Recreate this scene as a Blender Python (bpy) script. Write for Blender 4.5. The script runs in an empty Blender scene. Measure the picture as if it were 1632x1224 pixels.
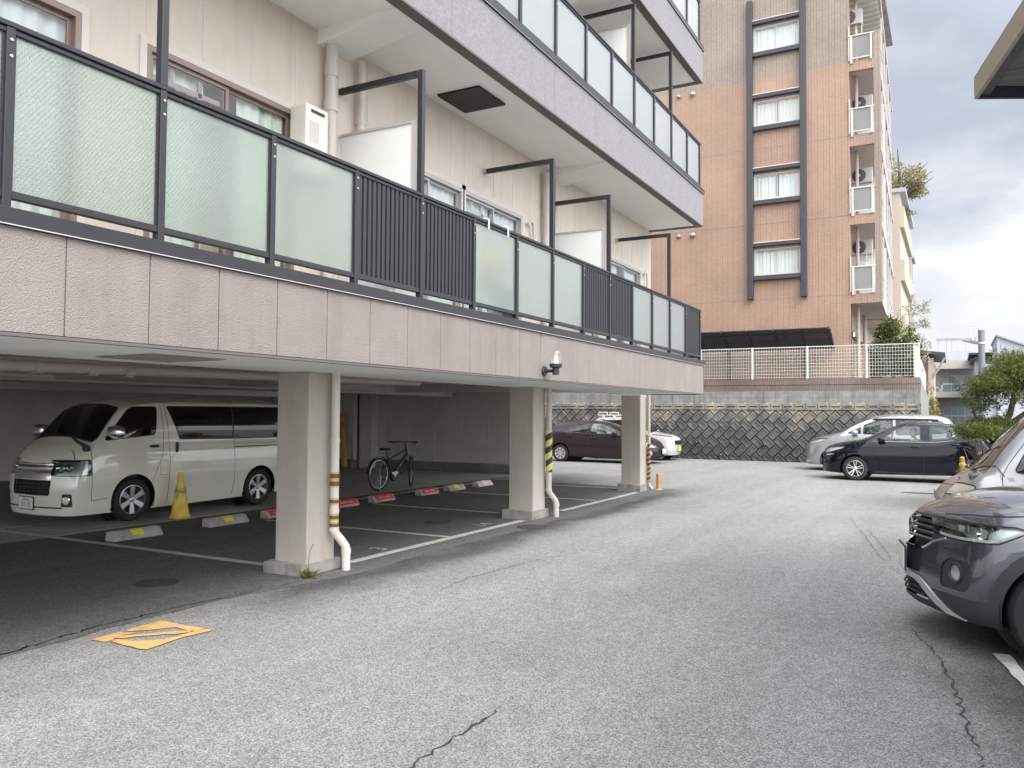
import bpy, bmesh, math, random
from mathutils import Vector, Matrix
R = math.radians
rnd = random.Random(7)
scene = bpy.context.scene
COL = scene.collection

# ------------------------------------------------------------------ camera
YAW, PITCH, ROLL = R(28.56), R(2.063), R(0.375)
cam_d = bpy.data.cameras.new('camera')
cam_d.sensor_fit = 'HORIZONTAL'
cam_d.sensor_width = 36.0
cam_d.lens = 36.0 * 1296.0 / 1632.0
cam_d.clip_start, cam_d.clip_end = 0.05, 3000
cam = bpy.data.objects.new('camera', cam_d)
COL.objects.link(cam)
_f = Vector((math.cos(YAW) * math.cos(PITCH), math.sin(YAW) * math.cos(PITCH), math.sin(PITCH)))
_r0 = Vector((math.sin(YAW), -math.cos(YAW), 0))
_u0 = _r0.cross(_f)
_r = _r0 * math.cos(ROLL) + _u0 * math.sin(ROLL)
_u = -_r0 * math.sin(ROLL) + _u0 * math.cos(ROLL)
cam.matrix_world = Matrix(((_r.x, _u.x, -_f.x, 0), (_r.y, _u.y, -_f.y, 0), (_r.z, _u.z, -_f.z, 1.65), (0, 0, 0, 1)))
scene.camera = cam

# ------------------------------------------------------------------ light
SUN_EL, SUN_AZ = R(50), math.atan2(-0.86, -0.50)      # towards the sun, seen from the ground
sun_dir = Vector((math.cos(SUN_EL) * math.cos(SUN_AZ), math.cos(SUN_EL) * math.sin(SUN_AZ), math.sin(SUN_EL)))
sun_d = bpy.data.lights.new('sun', 'SUN')
sun_d.energy, sun_d.angle, sun_d.color = 1.1, R(28), (1.0, 0.95, 0.87)
sun = bpy.data.objects.new('sun', sun_d)
COL.objects.link(sun)
sun.rotation_euler = sun_dir.to_track_quat('Z', 'Y').to_euler()

world = bpy.data.worlds.new('World')
scene.world = world
world.use_nodes = True
nt = world.node_tree
nt.nodes.clear()
def wn(t, **kw):
    n = nt.nodes.new(t)
    for k, v in kw.items(): setattr(n, k, v)
    return n
out = wn('ShaderNodeOutputWorld')
bg_sky, bg_cl, mixs = wn('ShaderNodeBackground'), wn('ShaderNodeBackground'), wn('ShaderNodeMixShader')
sky = wn('ShaderNodeTexSky', sky_type='NISHITA', sun_disc=False, sun_elevation=SUN_EL, sun_rotation=math.pi / 2 - SUN_AZ)
bg_sky.inputs['Strength'].default_value = 0.10
nt.links.new(sky.outputs[0], bg_sky.inputs['Color'])
tc = wn('ShaderNodeTexCoord')
mp = wn('ShaderNodeMapping'); mp.inputs['Scale'].default_value = (1.0, 1.0, 2.1); mp.inputs['Location'].default_value = (3.15, 1.2, 0.35)
nt.links.new(tc.outputs['Generated'], mp.inputs['Vector'])
nz = wn('ShaderNodeTexNoise'); nz.inputs['Scale'].default_value = 2.3; nz.inputs['Detail'].default_value = 7; nz.inputs['Roughness'].default_value = 0.52
nz.inputs['Distortion'].default_value = 0.35
nt.links.new(mp.outputs[0], nz.inputs['Vector'])
rp = wn('ShaderNodeValToRGB')
rp.color_ramp.elements[0].position, rp.color_ramp.elements[0].color = 0.40, (0.205, 0.218, 0.256, 1)
rp.color_ramp.elements[1].position, rp.color_ramp.elements[1].color = 0.585, (0.405, 0.405, 0.407, 1)
e = rp.color_ramp.elements.new(0.50); e.color = (0.285, 0.293, 0.318, 1)
nt.links.new(nz.outputs['Fac'], rp.inputs['Fac'])
# thin cloud glows round the hidden sun, and whitens towards the horizon
dt = wn('ShaderNodeVectorMath', operation='DOT_PRODUCT'); dt.inputs[1].default_value = sun_dir
nt.links.new(tc.outputs['Generated'], dt.inputs[0])
mr = wn('ShaderNodeMapRange'); mr.inputs['From Min'].default_value = 0.0; mr.inputs['To Min'].default_value = 1.0; mr.inputs['To Max'].default_value = 5.0
nt.links.new(dt.outputs['Value'], mr.inputs['Value'])
nt.links.new(mr.outputs[0], bg_cl.inputs['Strength'])
sx = wn('ShaderNodeSeparateXYZ'); nt.links.new(tc.outputs['Generated'], sx.inputs[0])
hz = wn('ShaderNodeMapRange'); hz.inputs['From Min'].default_value = 0.02; hz.inputs['From Max'].default_value = 0.24; hz.inputs['To Min'].default_value = 0.75; hz.inputs['To Max'].default_value = 0.0
nt.links.new(sx.outputs['Z'], hz.inputs['Value'])
mxc = wn('ShaderNodeMix', data_type='RGBA'); mxc.inputs[7].default_value = (0.385, 0.387, 0.39, 1)
nt.links.new(hz.outputs[0], mxc.inputs[0]); nt.links.new(rp.outputs[0], mxc.inputs[6])
nt.links.new(mxc.outputs[2], bg_cl.inputs['Color'])
mixs.inputs['Fac'].default_value = 0.95
nt.links.new(bg_sky.outputs[0], mixs.inputs[1]); nt.links.new(bg_cl.outputs[0], mixs.inputs[2])
nt.links.new(mixs.outputs[0], out.inputs['Surface'])

vs = scene.view_settings
scene.display_settings.display_device = 'sRGB'
vs.view_transform, vs.look, vs.exposure, vs.gamma, vs.use_curve_mapping = 'Standard', 'None', 1.48, 1.0, False
scene.cycles.max_bounces = 12
scene.cycles.diffuse_bounces = 7
scene.cycles.transparent_max_bounces = 12
scene.cycles.caustics_reflective = scene.cycles.caustics_refractive = False

# ------------------------------------------------------------------ materials
MATS = {}
def mat(name, col=(0.5, 0.5, 0.5), rough=0.6, metal=0.0, var=0.0, vscale=3.0, bump=0.0, bscale=60.0, coat=0.0, trans=0.0, spec=0.5, alpha=1.0, streak=0.0, coat_ior=1.5, stretch=None, col2=None):
    """Principled material; var = patchy value variation, bump = fine relief, col2 = colour of the patches."""
    m = bpy.data.materials.new(name); m.use_nodes = True
    t = m.node_tree; b = t.nodes['Principled BSDF']
    b.inputs['Base Color'].default_value = (*col, 1); b.inputs['Roughness'].default_value = rough
    b.inputs['Metallic'].default_value = metal; b.inputs['Specular IOR Level'].default_value = spec
    b.inputs['Coat Weight'].default_value = coat; b.inputs['Coat IOR'].default_value = coat_ior; b.inputs['Coat Roughness'].default_value = 0.03
    b.inputs['Transmission Weight'].default_value = trans; b.inputs['Alpha'].default_value = alpha
    g = t.nodes.new('ShaderNodeTexCoord')
    vec = g.outputs['Object']
    if stretch:
        mpn = t.nodes.new('ShaderNodeMapping'); mpn.inputs['Scale'].default_value = stretch
        t.links.new(vec, mpn.inputs['Vector']); vec2 = mpn.outputs[0]
    else: vec2 = vec
    if var or col2:
        n = t.nodes.new('ShaderNodeTexNoise'); n.inputs['Scale'].default_value = vscale; n.inputs['Detail'].default_value = 6; n.inputs['Roughness'].default_value = 0.6
        t.links.new(vec2, n.inputs['Vector'])
        mr = t.nodes.new('ShaderNodeMapRange'); mr.inputs['From Min'].default_value = 0.3; mr.inputs['From Max'].default_value = 0.7
        t.links.new(n.outputs['Fac'], mr.inputs['Value'])
        mx = t.nodes.new('ShaderNodeMix'); mx.data_type = 'RGBA'
        lo = col2 or tuple(c * (1 - var) for c in col)
        hi = tuple(min(1, c * (1 + (0 if col2 else var * 0.6))) for c in col)
        mx.inputs[6].default_value = (*lo, 1); mx.inputs[7].default_value = (*hi, 1)
        t.links.new(mr.outputs[0], mx.inputs[0]); t.links.new(mx.outputs[2], b.inputs['Base Color'])
    if streak:      # rain streaks: faint darker runs, long in height
        ms_ = t.nodes.new('ShaderNodeMapping'); ms_.inputs['Scale'].default_value = (7.0, 7.0, 0.45); t.links.new(vec, ms_.inputs['Vector'])
        n3 = t.nodes.new('ShaderNodeTexNoise'); n3.inputs['Scale'].default_value = 1.0; n3.inputs['Detail'].default_value = 5; n3.inputs['Roughness'].default_value = 0.65; t.links.new(ms_.outputs[0], n3.inputs['Vector'])
        m3 = t.nodes.new('ShaderNodeMapRange'); m3.inputs['From Min'].default_value = 0.48; m3.inputs['From Max'].default_value = 0.78; m3.inputs['To Min'].default_value = 1.0; m3.inputs['To Max'].default_value = 1.0 - streak; t.links.new(n3.outputs['Fac'], m3.inputs['Value'])
        sc = t.nodes.new('ShaderNodeVectorMath'); sc.operation = 'SCALE'; t.links.new(m3.outputs[0], sc.inputs['Scale'])
        if b.inputs['Base Color'].is_linked: t.links.new(b.inputs['Base Color'].links[0].from_socket, sc.inputs[0])
        else: sc.inputs[0].default_value = col
        t.links.new(sc.outputs[0], b.inputs['Base Color'])
    if bump:
        n2 = t.nodes.new('ShaderNodeTexNoise'); n2.inputs['Scale'].default_value = bscale; n2.inputs['Detail'].default_value = 3
        t.links.new(vec, n2.inputs['Vector'])
        bp = t.nodes.new('ShaderNodeBump'); bp.inputs['Strength'].default_value = 1.0; bp.inputs['Distance'].default_value = bump
        t.links.new(n2.outputs['Fac'], bp.inputs['Height']); t.links.new(bp.outputs[0], b.inputs['Normal'])
    MATS[name] = m
    return m

def glass(name, tint=(0.6, 0.65, 0.64), rough=0.02, refl=1.0):
    """Thin tinted sheet: lets light straight through, mirrors by Fresnel."""
    m = bpy.data.materials.new(name); m.use_nodes = True
    t = m.node_tree; t.nodes.clear()
    o = t.nodes.new('ShaderNodeOutputMaterial'); a = t.nodes.new('ShaderNodeBsdfTransparent'); s = t.nodes.new('ShaderNodeBsdfGlossy')
    a.inputs['Color'].default_value = (*tint, 1); s.inputs['Roughness'].default_value = rough
    s.inputs['Color'].default_value = (refl, refl, refl, 1)
    lw = t.nodes.new('ShaderNodeLayerWeight'); lw.inputs['Blend'].default_value = 0.5      # Schlick curve, the same from both faces
    pw = t.nodes.new('ShaderNodeMath'); pw.operation = 'POWER'; pw.inputs[1].default_value = 4.0; t.links.new(lw.outputs['Facing'], pw.inputs[0])
    fr = t.nodes.new('ShaderNodeMath'); fr.operation = 'MULTIPLY_ADD'; fr.inputs[1].default_value = 0.92; fr.inputs[2].default_value = 0.065; t.links.new(pw.outputs[0], fr.inputs[0])
    mx = t.nodes.new('ShaderNodeMixShader')
    t.links.new(fr.outputs[0], mx.inputs[0]); t.links.new(a.outputs[0], mx.inputs[1]); t.links.new(s.outputs[0], mx.inputs[2]); t.links.new(mx.outputs[0], o.inputs['Surface'])
    MATS[name] = m
    return m

# ------------------------------------------------------------------ mesh builder
class MB:
    def __init__(s): s.v, s.f, s.m = [], [], []; s.M = None
    def add(s, pts, faces, m=0):
        o = len(s.v)
        for p in pts:
            p = Vector(p); s.v.append(tuple(s.M @ p) if s.M else tuple(p))
        for f in faces: s.f.append([i + o for i in f]); s.m.append(m)
        return s
    def poly(s, pts, m=0): return s.add(pts, [list(range(len(pts)))], m)
    def box(s, x0, x1, y0, y1, z0, z1, m=0):
        return s.add([(x0, y0, z0), (x1, y0, z0), (x1, y1, z0), (x0, y1, z0), (x0, y0, z1), (x1, y0, z1), (x1, y1, z1), (x0, y1, z1)],
                     [(0, 3, 2, 1), (4, 5, 6, 7), (0, 1, 5, 4), (1, 2, 6, 5), (2, 3, 7, 6), (3, 0, 4, 7)], m)
    def prism(s, pl, axis, lo, hi, m=0):
        """2-D outline extruded along an axis: x -> (y,z), y -> (x,z), z -> (x,y)"""
        k = {'x': lambda a, b, c: (c, a, b), 'y': lambda a, b, c: (a, c, b), 'z': lambda a, b, c: (a, b, c)}[axis]
        n = len(pl)
        P = [k(a, b, lo) for a, b in pl] + [k(a, b, hi) for a, b in pl]
        F = [list(range(n))[::-1], list(range(n, 2 * n))] + [(i, (i + 1) % n, n + (i + 1) % n, n + i) for i in range(n)]
        return s.add(P, F, m)
    def tube(s, path, r, n=8, m=0, cap=True, closed=False):
        path = [Vector(p) for p in path]; L = len(path); rr = r if isinstance(r, (list, tuple)) else [r] * L
        P, F = [], []; prev = None
        for i, p in enumerate(path):
            a, b = path[(i - 1) % L if closed else max(i - 1, 0)], path[(i + 1) % L if closed else min(i + 1, L - 1)]
            d = (b - a).normalized()
            if prev is None:
                u = d.cross(Vector((0, 0, 1)))
                if u.length < 1e-3: u = d.cross(Vector((1, 0, 0)))
            else: u = prev - d * prev.dot(d)
            u.normalize(); prev = u; w = d.cross(u)
            for k in range(n):
                t = 2 * math.pi * k / n
                P.append(p + (u * math.cos(t) + w * math.sin(t)) * rr[i])
        for i in range(L if closed else L - 1):
            j = (i + 1) % L
            for k in range(n): F.append((i * n + k, i * n + (k + 1) % n, j * n + (k + 1) % n, j * n + k))
        if cap and not closed: F += [list(range(n))[::-1], list(range((L - 1) * n, L * n))]
        return s.add(P, F, m)
    def lathe(s, prof, c=(0, 0, 0), axis='z', n=24, m=0, a0=0.0, a1=2 * math.pi):
        """prof = [(radius, height)] turned round an axis through c"""
        P, F = [], []; full = abs(a1 - a0 - 2 * math.pi) < 1e-6; N = n if full else n + 1
        for r, h in prof:
            for k in range(N):
                t = a0 + (a1 - a0) * k / n; a, b = r * math.cos(t), r * math.sin(t)
                q = {'z': (a, b, h), 'x': (h, a, b), 'y': (b, h, a)}[axis]
                P.append((q[0] + c[0], q[1] + c[1], q[2] + c[2]))
        for i in range(len(prof) - 1):
            for k in range(n): F.append((i * N + k, i * N + (k + 1) % N, (i + 1) * N + (k + 1) % N, (i + 1) * N + k))
        return s.add(P, F, m)
    def build(s, name, mats, parent=None, smooth=None, bevel=0.0, seg=1):
        me = bpy.data.meshes.new(name)
        me.from_pydata(s.v, [], s.f)
        mats = mats if isinstance(mats, (list, tuple)) else [mats]
        for x in mats: me.materials.append(MATS[x] if isinstance(x, str) else x)
        for p, i in zip(me.polygons, s.m): p.material_index = i
        me.update()
        return finish(name, me, parent, smooth, bevel, seg)

def finish(name, me, parent=None, smooth=None, bevel=0.0, seg=1):
    if smooth is not None:
        for p in me.polygons: p.use_smooth = True
        me.set_sharp_from_angle(angle=R(smooth))
    o = bpy.data.objects.new(name, me); COL.objects.link(o)
    if parent: o.parent = parent
    if bevel:
        b = o.modifiers.new('bevel', 'BEVEL'); b.width = bevel; b.segments = seg; b.limit_method = 'ANGLE'; b.angle_limit = R(40)
    return o

def tag(o, label=None, cat=None, group=None, kind=None):
    if label: o['label'] = label
    if cat: o['category'] = cat
    if group: o['group'] = group
    if kind: o['kind'] = kind
    return o
def thing(name, label, cat, loc=(0, 0, 0), rz=0.0, group=None):
    o = bpy.data.objects.new(name, None); COL.objects.link(o)
    o.empty_display_size = 0.2; o.location = loc; o.rotation_euler = (0, 0, rz)
    return tag(o, label, cat, group)
def copy_tree(o, parent=None):
    c = o.copy(); COL.objects.link(c)
    if parent: c.parent = parent
    for ch in list(o.children): copy_tree(ch, c)
    return c
def text_mesh(s, size, name='lettering', extrude=0.0, m='letter_dark', parent=None, M=None, align='CENTER', space=1.0):
    cu = bpy.data.curves.new(name, 'FONT'); cu.body = s; cu.size = size; cu.extrude = extrude; cu.align_x = align; cu.align_y = 'CENTER'; cu.space_character = space
    cu.resolution_u = 3
    tmp = bpy.data.objects.new(name, cu); COL.objects.link(tmp)
    dg = bpy.context.evaluated_depsgraph_get(); dg.update()
    me = bpy.data.meshes.new_from_object(tmp.evaluated_get(dg)); bpy.data.objects.remove(tmp)
    if M: me.transform(M)
    me.materials.clear(); me.materials.append(MATS[m])
    return finish(name, me, parent)
def frame_M(o, u, n):
    """local x along u, local y up, local z along n, at o"""
    u, n = Vector(u).normalized(), Vector(n).normalized(); w = n.cross(u)
    return Matrix(((u.x, w.x, n.x, o[0]), (u.y, w.y, n.y, o[1]), (u.z, w.z, n.z, o[2]), (0, 0, 0, 1)))
# ------------------------------------------------------------------ material library
def asphalt(name, dark, mid, light, scale=75.0, stain=False):
    m = bpy.data.materials.new(name); m.use_nodes = True
    t = m.node_tree; b = t.nodes['Principled BSDF']; L = t.links.new; N = t.nodes.new
    b.inputs['Roughness'].default_value = 0.9; b.inputs['Specular IOR Level'].default_value = 0.12
    g = N('ShaderNodeNewGeometry')
    vo = N('ShaderNodeTexVoronoi'); vo.inputs['Scale'].default_value = scale; L(g.outputs['Position'], vo.inputs['Vector'])
    bw = N('ShaderNodeSeparateColor'); L(vo.outputs['Color'], bw.inputs[0])
    r = N('ShaderNodeValToRGB'); cr = r.color_ramp
    cr.elements[0].position, cr.elements[0].color = 0.0, (*dark, 1); cr.elements[1].position, cr.elements[1].color = 1.0, (*light, 1)
    e = cr.elements.new(0.45); e.color = (*mid, 1)
    L(bw.outputs[0], r.inputs[0])
    n1 = N('ShaderNodeTexNoise'); n1.inputs['Scale'].default_value = 0.55; n1.inputs['Detail'].default_value = 8; n1.inputs['Roughness'].default_value = 0.62; L(g.outputs['Position'], n1.inputs['Vector'])
    n2 = N('ShaderNodeTexNoise'); n2.inputs['Scale'].default_value = 9.0; n2.inputs['Detail'].default_value = 5; L(g.outputs['Position'], n2.inputs['Vector'])
    mr = N('ShaderNodeMapRange'); mr.inputs['From Min'].default_value = 0.3; mr.inputs['From Max'].default_value = 0.72; mr.inputs['To Min'].default_value = 0.88; mr.inputs['To Max'].default_value = 1.07
    L(n1.outputs['Fac'], mr.inputs['Value'])
    mr2 = N('ShaderNodeMapRange'); mr2.inputs['From Min'].default_value = 0.3; mr2.inputs['From Max'].default_value = 0.7; mr2.inputs['To Min'].default_value = 0.9; mr2.inputs['To Max'].default_value = 1.08
    L(n2.outputs['Fac'], mr2.inputs['Value'])
    mu = N('ShaderNodeMath'); mu.operation = 'MULTIPLY'; L(mr.outputs[0], mu.inputs[0]); L(mr2.outputs[0], mu.inputs[1])
    tr_ = N('ShaderNodeMapping'); tr_.inputs['Scale'].default_value = (0.09, 1.5, 1.0); L(g.outputs['Position'], tr_.inputs['Vector'])      # long faint wheel tracks along the drive
    n4 = N('ShaderNodeTexNoise'); n4.inputs['Scale'].default_value = 1.0; n4.inputs['Detail'].default_value = 4; L(tr_.outputs[0], n4.inputs['Vector'])
    mr4 = N('ShaderNodeMapRange'); mr4.inputs['From Min'].default_value = 0.35; mr4.inputs['From Max'].default_value = 0.65; mr4.inputs['To Min'].default_value = 0.90; mr4.inputs['To Max'].default_value = 1.05; L(n4.outputs['Fac'], mr4.inputs['Value'])
    mu4 = N('ShaderNodeMath'); mu4.operation = 'MULTIPLY'; L(mu.outputs[0], mu4.inputs[0]); L(mr4.outputs[0], mu4.inputs[1])
    fac = mu4.outputs[0]
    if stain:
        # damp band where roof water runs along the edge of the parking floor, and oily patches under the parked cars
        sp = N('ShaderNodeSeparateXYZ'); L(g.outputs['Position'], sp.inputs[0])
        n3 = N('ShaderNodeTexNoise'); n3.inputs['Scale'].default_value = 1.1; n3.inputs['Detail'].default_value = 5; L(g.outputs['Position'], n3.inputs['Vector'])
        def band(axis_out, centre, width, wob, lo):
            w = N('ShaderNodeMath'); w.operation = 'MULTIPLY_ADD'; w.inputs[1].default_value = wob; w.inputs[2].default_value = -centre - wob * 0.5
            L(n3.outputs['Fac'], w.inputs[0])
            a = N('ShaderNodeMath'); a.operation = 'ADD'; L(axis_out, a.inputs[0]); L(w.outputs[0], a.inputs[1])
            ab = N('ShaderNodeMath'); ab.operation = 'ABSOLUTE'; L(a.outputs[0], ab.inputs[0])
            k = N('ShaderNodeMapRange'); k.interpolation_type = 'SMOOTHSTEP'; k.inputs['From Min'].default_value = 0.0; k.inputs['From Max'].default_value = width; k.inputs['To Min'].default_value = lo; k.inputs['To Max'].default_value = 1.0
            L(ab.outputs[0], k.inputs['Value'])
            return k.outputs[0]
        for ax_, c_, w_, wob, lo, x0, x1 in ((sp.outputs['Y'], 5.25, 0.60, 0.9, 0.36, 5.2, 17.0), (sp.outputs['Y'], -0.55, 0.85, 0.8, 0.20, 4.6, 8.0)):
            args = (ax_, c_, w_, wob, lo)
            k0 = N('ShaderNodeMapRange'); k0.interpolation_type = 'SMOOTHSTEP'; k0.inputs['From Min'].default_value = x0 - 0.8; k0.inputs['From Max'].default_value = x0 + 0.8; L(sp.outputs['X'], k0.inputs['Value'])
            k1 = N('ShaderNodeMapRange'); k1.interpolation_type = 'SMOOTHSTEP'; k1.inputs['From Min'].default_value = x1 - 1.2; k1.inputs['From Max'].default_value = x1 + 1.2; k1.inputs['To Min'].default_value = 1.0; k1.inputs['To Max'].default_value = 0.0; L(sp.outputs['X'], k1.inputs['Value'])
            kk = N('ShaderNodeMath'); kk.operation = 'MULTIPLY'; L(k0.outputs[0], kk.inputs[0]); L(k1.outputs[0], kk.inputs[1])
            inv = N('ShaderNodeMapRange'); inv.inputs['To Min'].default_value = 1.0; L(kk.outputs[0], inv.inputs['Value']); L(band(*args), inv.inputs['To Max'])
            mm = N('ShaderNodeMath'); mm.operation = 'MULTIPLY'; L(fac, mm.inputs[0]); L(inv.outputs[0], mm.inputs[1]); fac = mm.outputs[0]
    mx = N('ShaderNodeVectorMath'); mx.operation = 'SCALE'; L(r.outputs[0], mx.inputs[0]); L(fac, mx.inputs['Scale'])
    L(mx.outputs[0], b.inputs['Base Color'])
    bp = N('ShaderNodeBump'); bp.inputs['Distance'].default_value = 0.004; bp.inputs['Strength'].default_value = 0.7
    L(vo.outputs['Distance'], bp.inputs['Height']); L(bp.outputs[0], b.inputs['Normal'])
    MATS[name] = m
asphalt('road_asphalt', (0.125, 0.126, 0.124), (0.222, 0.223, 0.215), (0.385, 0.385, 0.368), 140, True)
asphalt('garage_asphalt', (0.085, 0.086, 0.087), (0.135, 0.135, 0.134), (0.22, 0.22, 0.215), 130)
mat('line_paint', (0.56, 0.55, 0.50), 0.75, var=0.28, vscale=14, bump=0.003, bscale=90)
mat('orange_paint', (0.64, 0.38, 0.15), 0.75, var=0.22, vscale=9, bump=0.003, bscale=90)
mat('crack', (0.035, 0.035, 0.037), 0.95)
mat('concrete', (0.25, 0.25, 0.235), 0.9, streak=0.35, var=0.36, vscale=2.2, bump=0.003, bscale=55)
mat('concrete_dark', (0.20, 0.21, 0.205), 0.9, var=0.35, vscale=1.5, bump=0.003, bscale=55)
mat('concrete_floor', (0.34, 0.34, 0.33), 0.85, var=0.2, vscale=1.5)
mat('plinth', (0.33, 0.315, 0.29), 0.9, var=0.35, vscale=5, bump=0.006, bscale=30)
mat('stucco', (0.262, 0.232, 0.212), 0.85, streak=0.14, var=0.12, vscale=2.5, bump=0.008, bscale=110)
mat('stucco_pale', (0.235, 0.228, 0.236), 0.8, streak=0.10, var=0.22, vscale=38, bump=0.005, bscale=90)
mat('siding', (0.66, 0.585, 0.50), 0.75, streak=0.10, var=0.06, vscale=3, bump=0.002, bscale=130)
mat('siding_joint', (0.66, 0.60, 0.54), 0.7)
mat('siding_garage', (0.62, 0.60, 0.565), 0.8, var=0.1, vscale=2)
mat('joint_dark', (0.24, 0.21, 0.195), 0.9)
mat('pillar_paint', (0.50, 0.455, 0.405), 0.75, streak=0.12, var=0.08, vscale=2.5, bump=0.004, bscale=42)
mat('soffit', (0.87, 0.865, 0.845), 0.85, var=0.05, vscale=1.2)
mat('soffit_low', (0.84, 0.845, 0.815), 0.85, var=0.07, vscale=1.5)
mat('drip', (0.13, 0.115, 0.11), 0.8)
mat('dark_metal', (0.032, 0.031, 0.037), 0.42, metal=0.2, var=0.06)
mat('upvc', (0.56, 0.51, 0.46), 0.4, var=0.06, vscale=3)
mat('upvc_white', (0.70, 0.66, 0.61), 0.4, var=0.06, vscale=3)
mat('white_paint', (0.66, 0.65, 0.62), 0.5, var=0.04)
mat('board', (0.70, 0.71, 0.69), 0.6, var=0.03)
mat('steel', (0.55, 0.55, 0.56), 0.3, metal=0.9)
mat('brown_alu', (0.27, 0.195, 0.17), 0.4, metal=0.2)
mat('grey_alu', (0.48, 0.46, 0.44), 0.4, metal=0.3)
mat('white_alu', (0.54, 0.50, 0.47), 0.4)
mat('navy_metal', (0.040, 0.043, 0.054), 0.5, var=0.1)
mat('black', (0.012, 0.012, 0.013), 0.6)
mat('black_plastic', (0.030, 0.031, 0.034), 0.5, var=0.15, vscale=20)
mat('rubber', (0.022, 0.022, 0.023), 0.8, var=0.2, vscale=30)
mat('dark_room', (0.10, 0.10, 0.10), 0.9)
mat('letter_dark', (0.02, 0.05, 0.03), 0.6)
mat('letter_white', (0.8, 0.78, 0.74), 0.6)
mat('heater_case', (0.74, 0.70, 0.62), 0.45, var=0.05)
mat('hazard_yellow', (0.66, 0.48, 0.09), 0.5, var=0.1, vscale=12)
mat('hazard_pale', (0.68, 0.62, 0.16), 0.5)
mat('tape_brown', (0.12, 0.09, 0.075), 0.5, var=0.3, vscale=25)
mat('pole_orange', (0.62, 0.26, 0.06), 0.55, var=0.2, vscale=6)
mat('bollard_orange', (0.56, 0.25, 0.06), 0.5, var=0.15, vscale=8)
mat('cone_yellow', (0.86, 0.60, 0.10), 0.5, var=0.25, vscale=7)
mat('rope_green', (0.18, 0.32, 0.14), 0.8)
mat('stop_concrete', (0.40, 0.39, 0.355), 0.9, var=0.3, vscale=6, bump=0.004, bscale=50)
mat('stop_white', (0.70, 0.61, 0.57), 0.8, var=0.2, vscale=6)
mat('plate_red', (0.62, 0.045, 0.055), 0.45)
mat('plate_yellow', (0.82, 0.70, 0.06), 0.4)
mat('plate_white', (0.80, 0.80, 0.78), 0.4)
mat('manhole', (0.055, 0.054, 0.053), 0.7, var=0.3, vscale=25, bump=0.006, bscale=60)
mat('curtain', (0.70, 0.73, 0.72), 0.85, var=0.05)
mat('cloth_yellow', (0.85, 0.66, 0.06), 0.9); mat('bucket_blue', (0.03, 0.42, 0.80), 0.4)
mat('curtain_warm', (0.64, 0.645, 0.62), 0.85, var=0.08)
mat('curtain_green', (0.66, 0.72, 0.62), 0.85)
mat('lamp_globe_inner', (0.75, 0.75, 0.73), 0.5)
mat('ac_case', (0.40, 0.385, 0.36), 0.5)
mat('fence_white', (0.58, 0.61, 0.57), 0.45)
mat('roof_dark', (0.055, 0.055, 0.065), 0.55, var=0.2)
mat('eave_fascia', (0.40, 0.34, 0.27), 0.6, var=0.06)
mat('eave_board', (0.15, 0.155, 0.15), 0.85, var=0.45, vscale=3, stretch=(6, 1, 1), bump=0.004, bscale=30)
mat('bark', (0.10, 0.075, 0.055), 0.95, var=0.35, vscale=14, bump=0.02, bscale=20)
mat('twig', (0.16, 0.12, 0.09), 0.9)
mat('soil', (0.12, 0.095, 0.07), 0.95, var=0.3, vscale=4)
mat('lens', (0.82, 0.83, 0.82), 0.08, coat=1.0)
mat('far_grey', (0.27, 0.285, 0.31), 0.8, var=0.08)
mat('far_cream', (0.46, 0.41, 0.345), 0.8, var=0.06)
mat('pole_grey', (0.17, 0.185, 0.21), 0.5)
mat('far_white', (0.40, 0.43, 0.48), 0.7, var=0.05)
mat('far_brown', (0.36, 0.28, 0.24), 0.8, var=0.1)
mat('far_glass', (0.16, 0.21, 0.25), 0.15)
mat('yellow_cream', (0.44, 0.41, 0.31), 0.8, var=0.08)
mat('pink_render', (0.50, 0.42, 0.38), 0.8, var=0.06)
glass('window_glass', (0.94, 0.96, 0.95)); glass('lamp_glass', (0.97, 0.98, 0.98))
glass('car_glass', (0.50, 0.57, 0.55)); glass('car_glass_dark', (0.07, 0.08, 0.09)); glass('car_glass_clear', (0.72, 0.78, 0.75))

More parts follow.
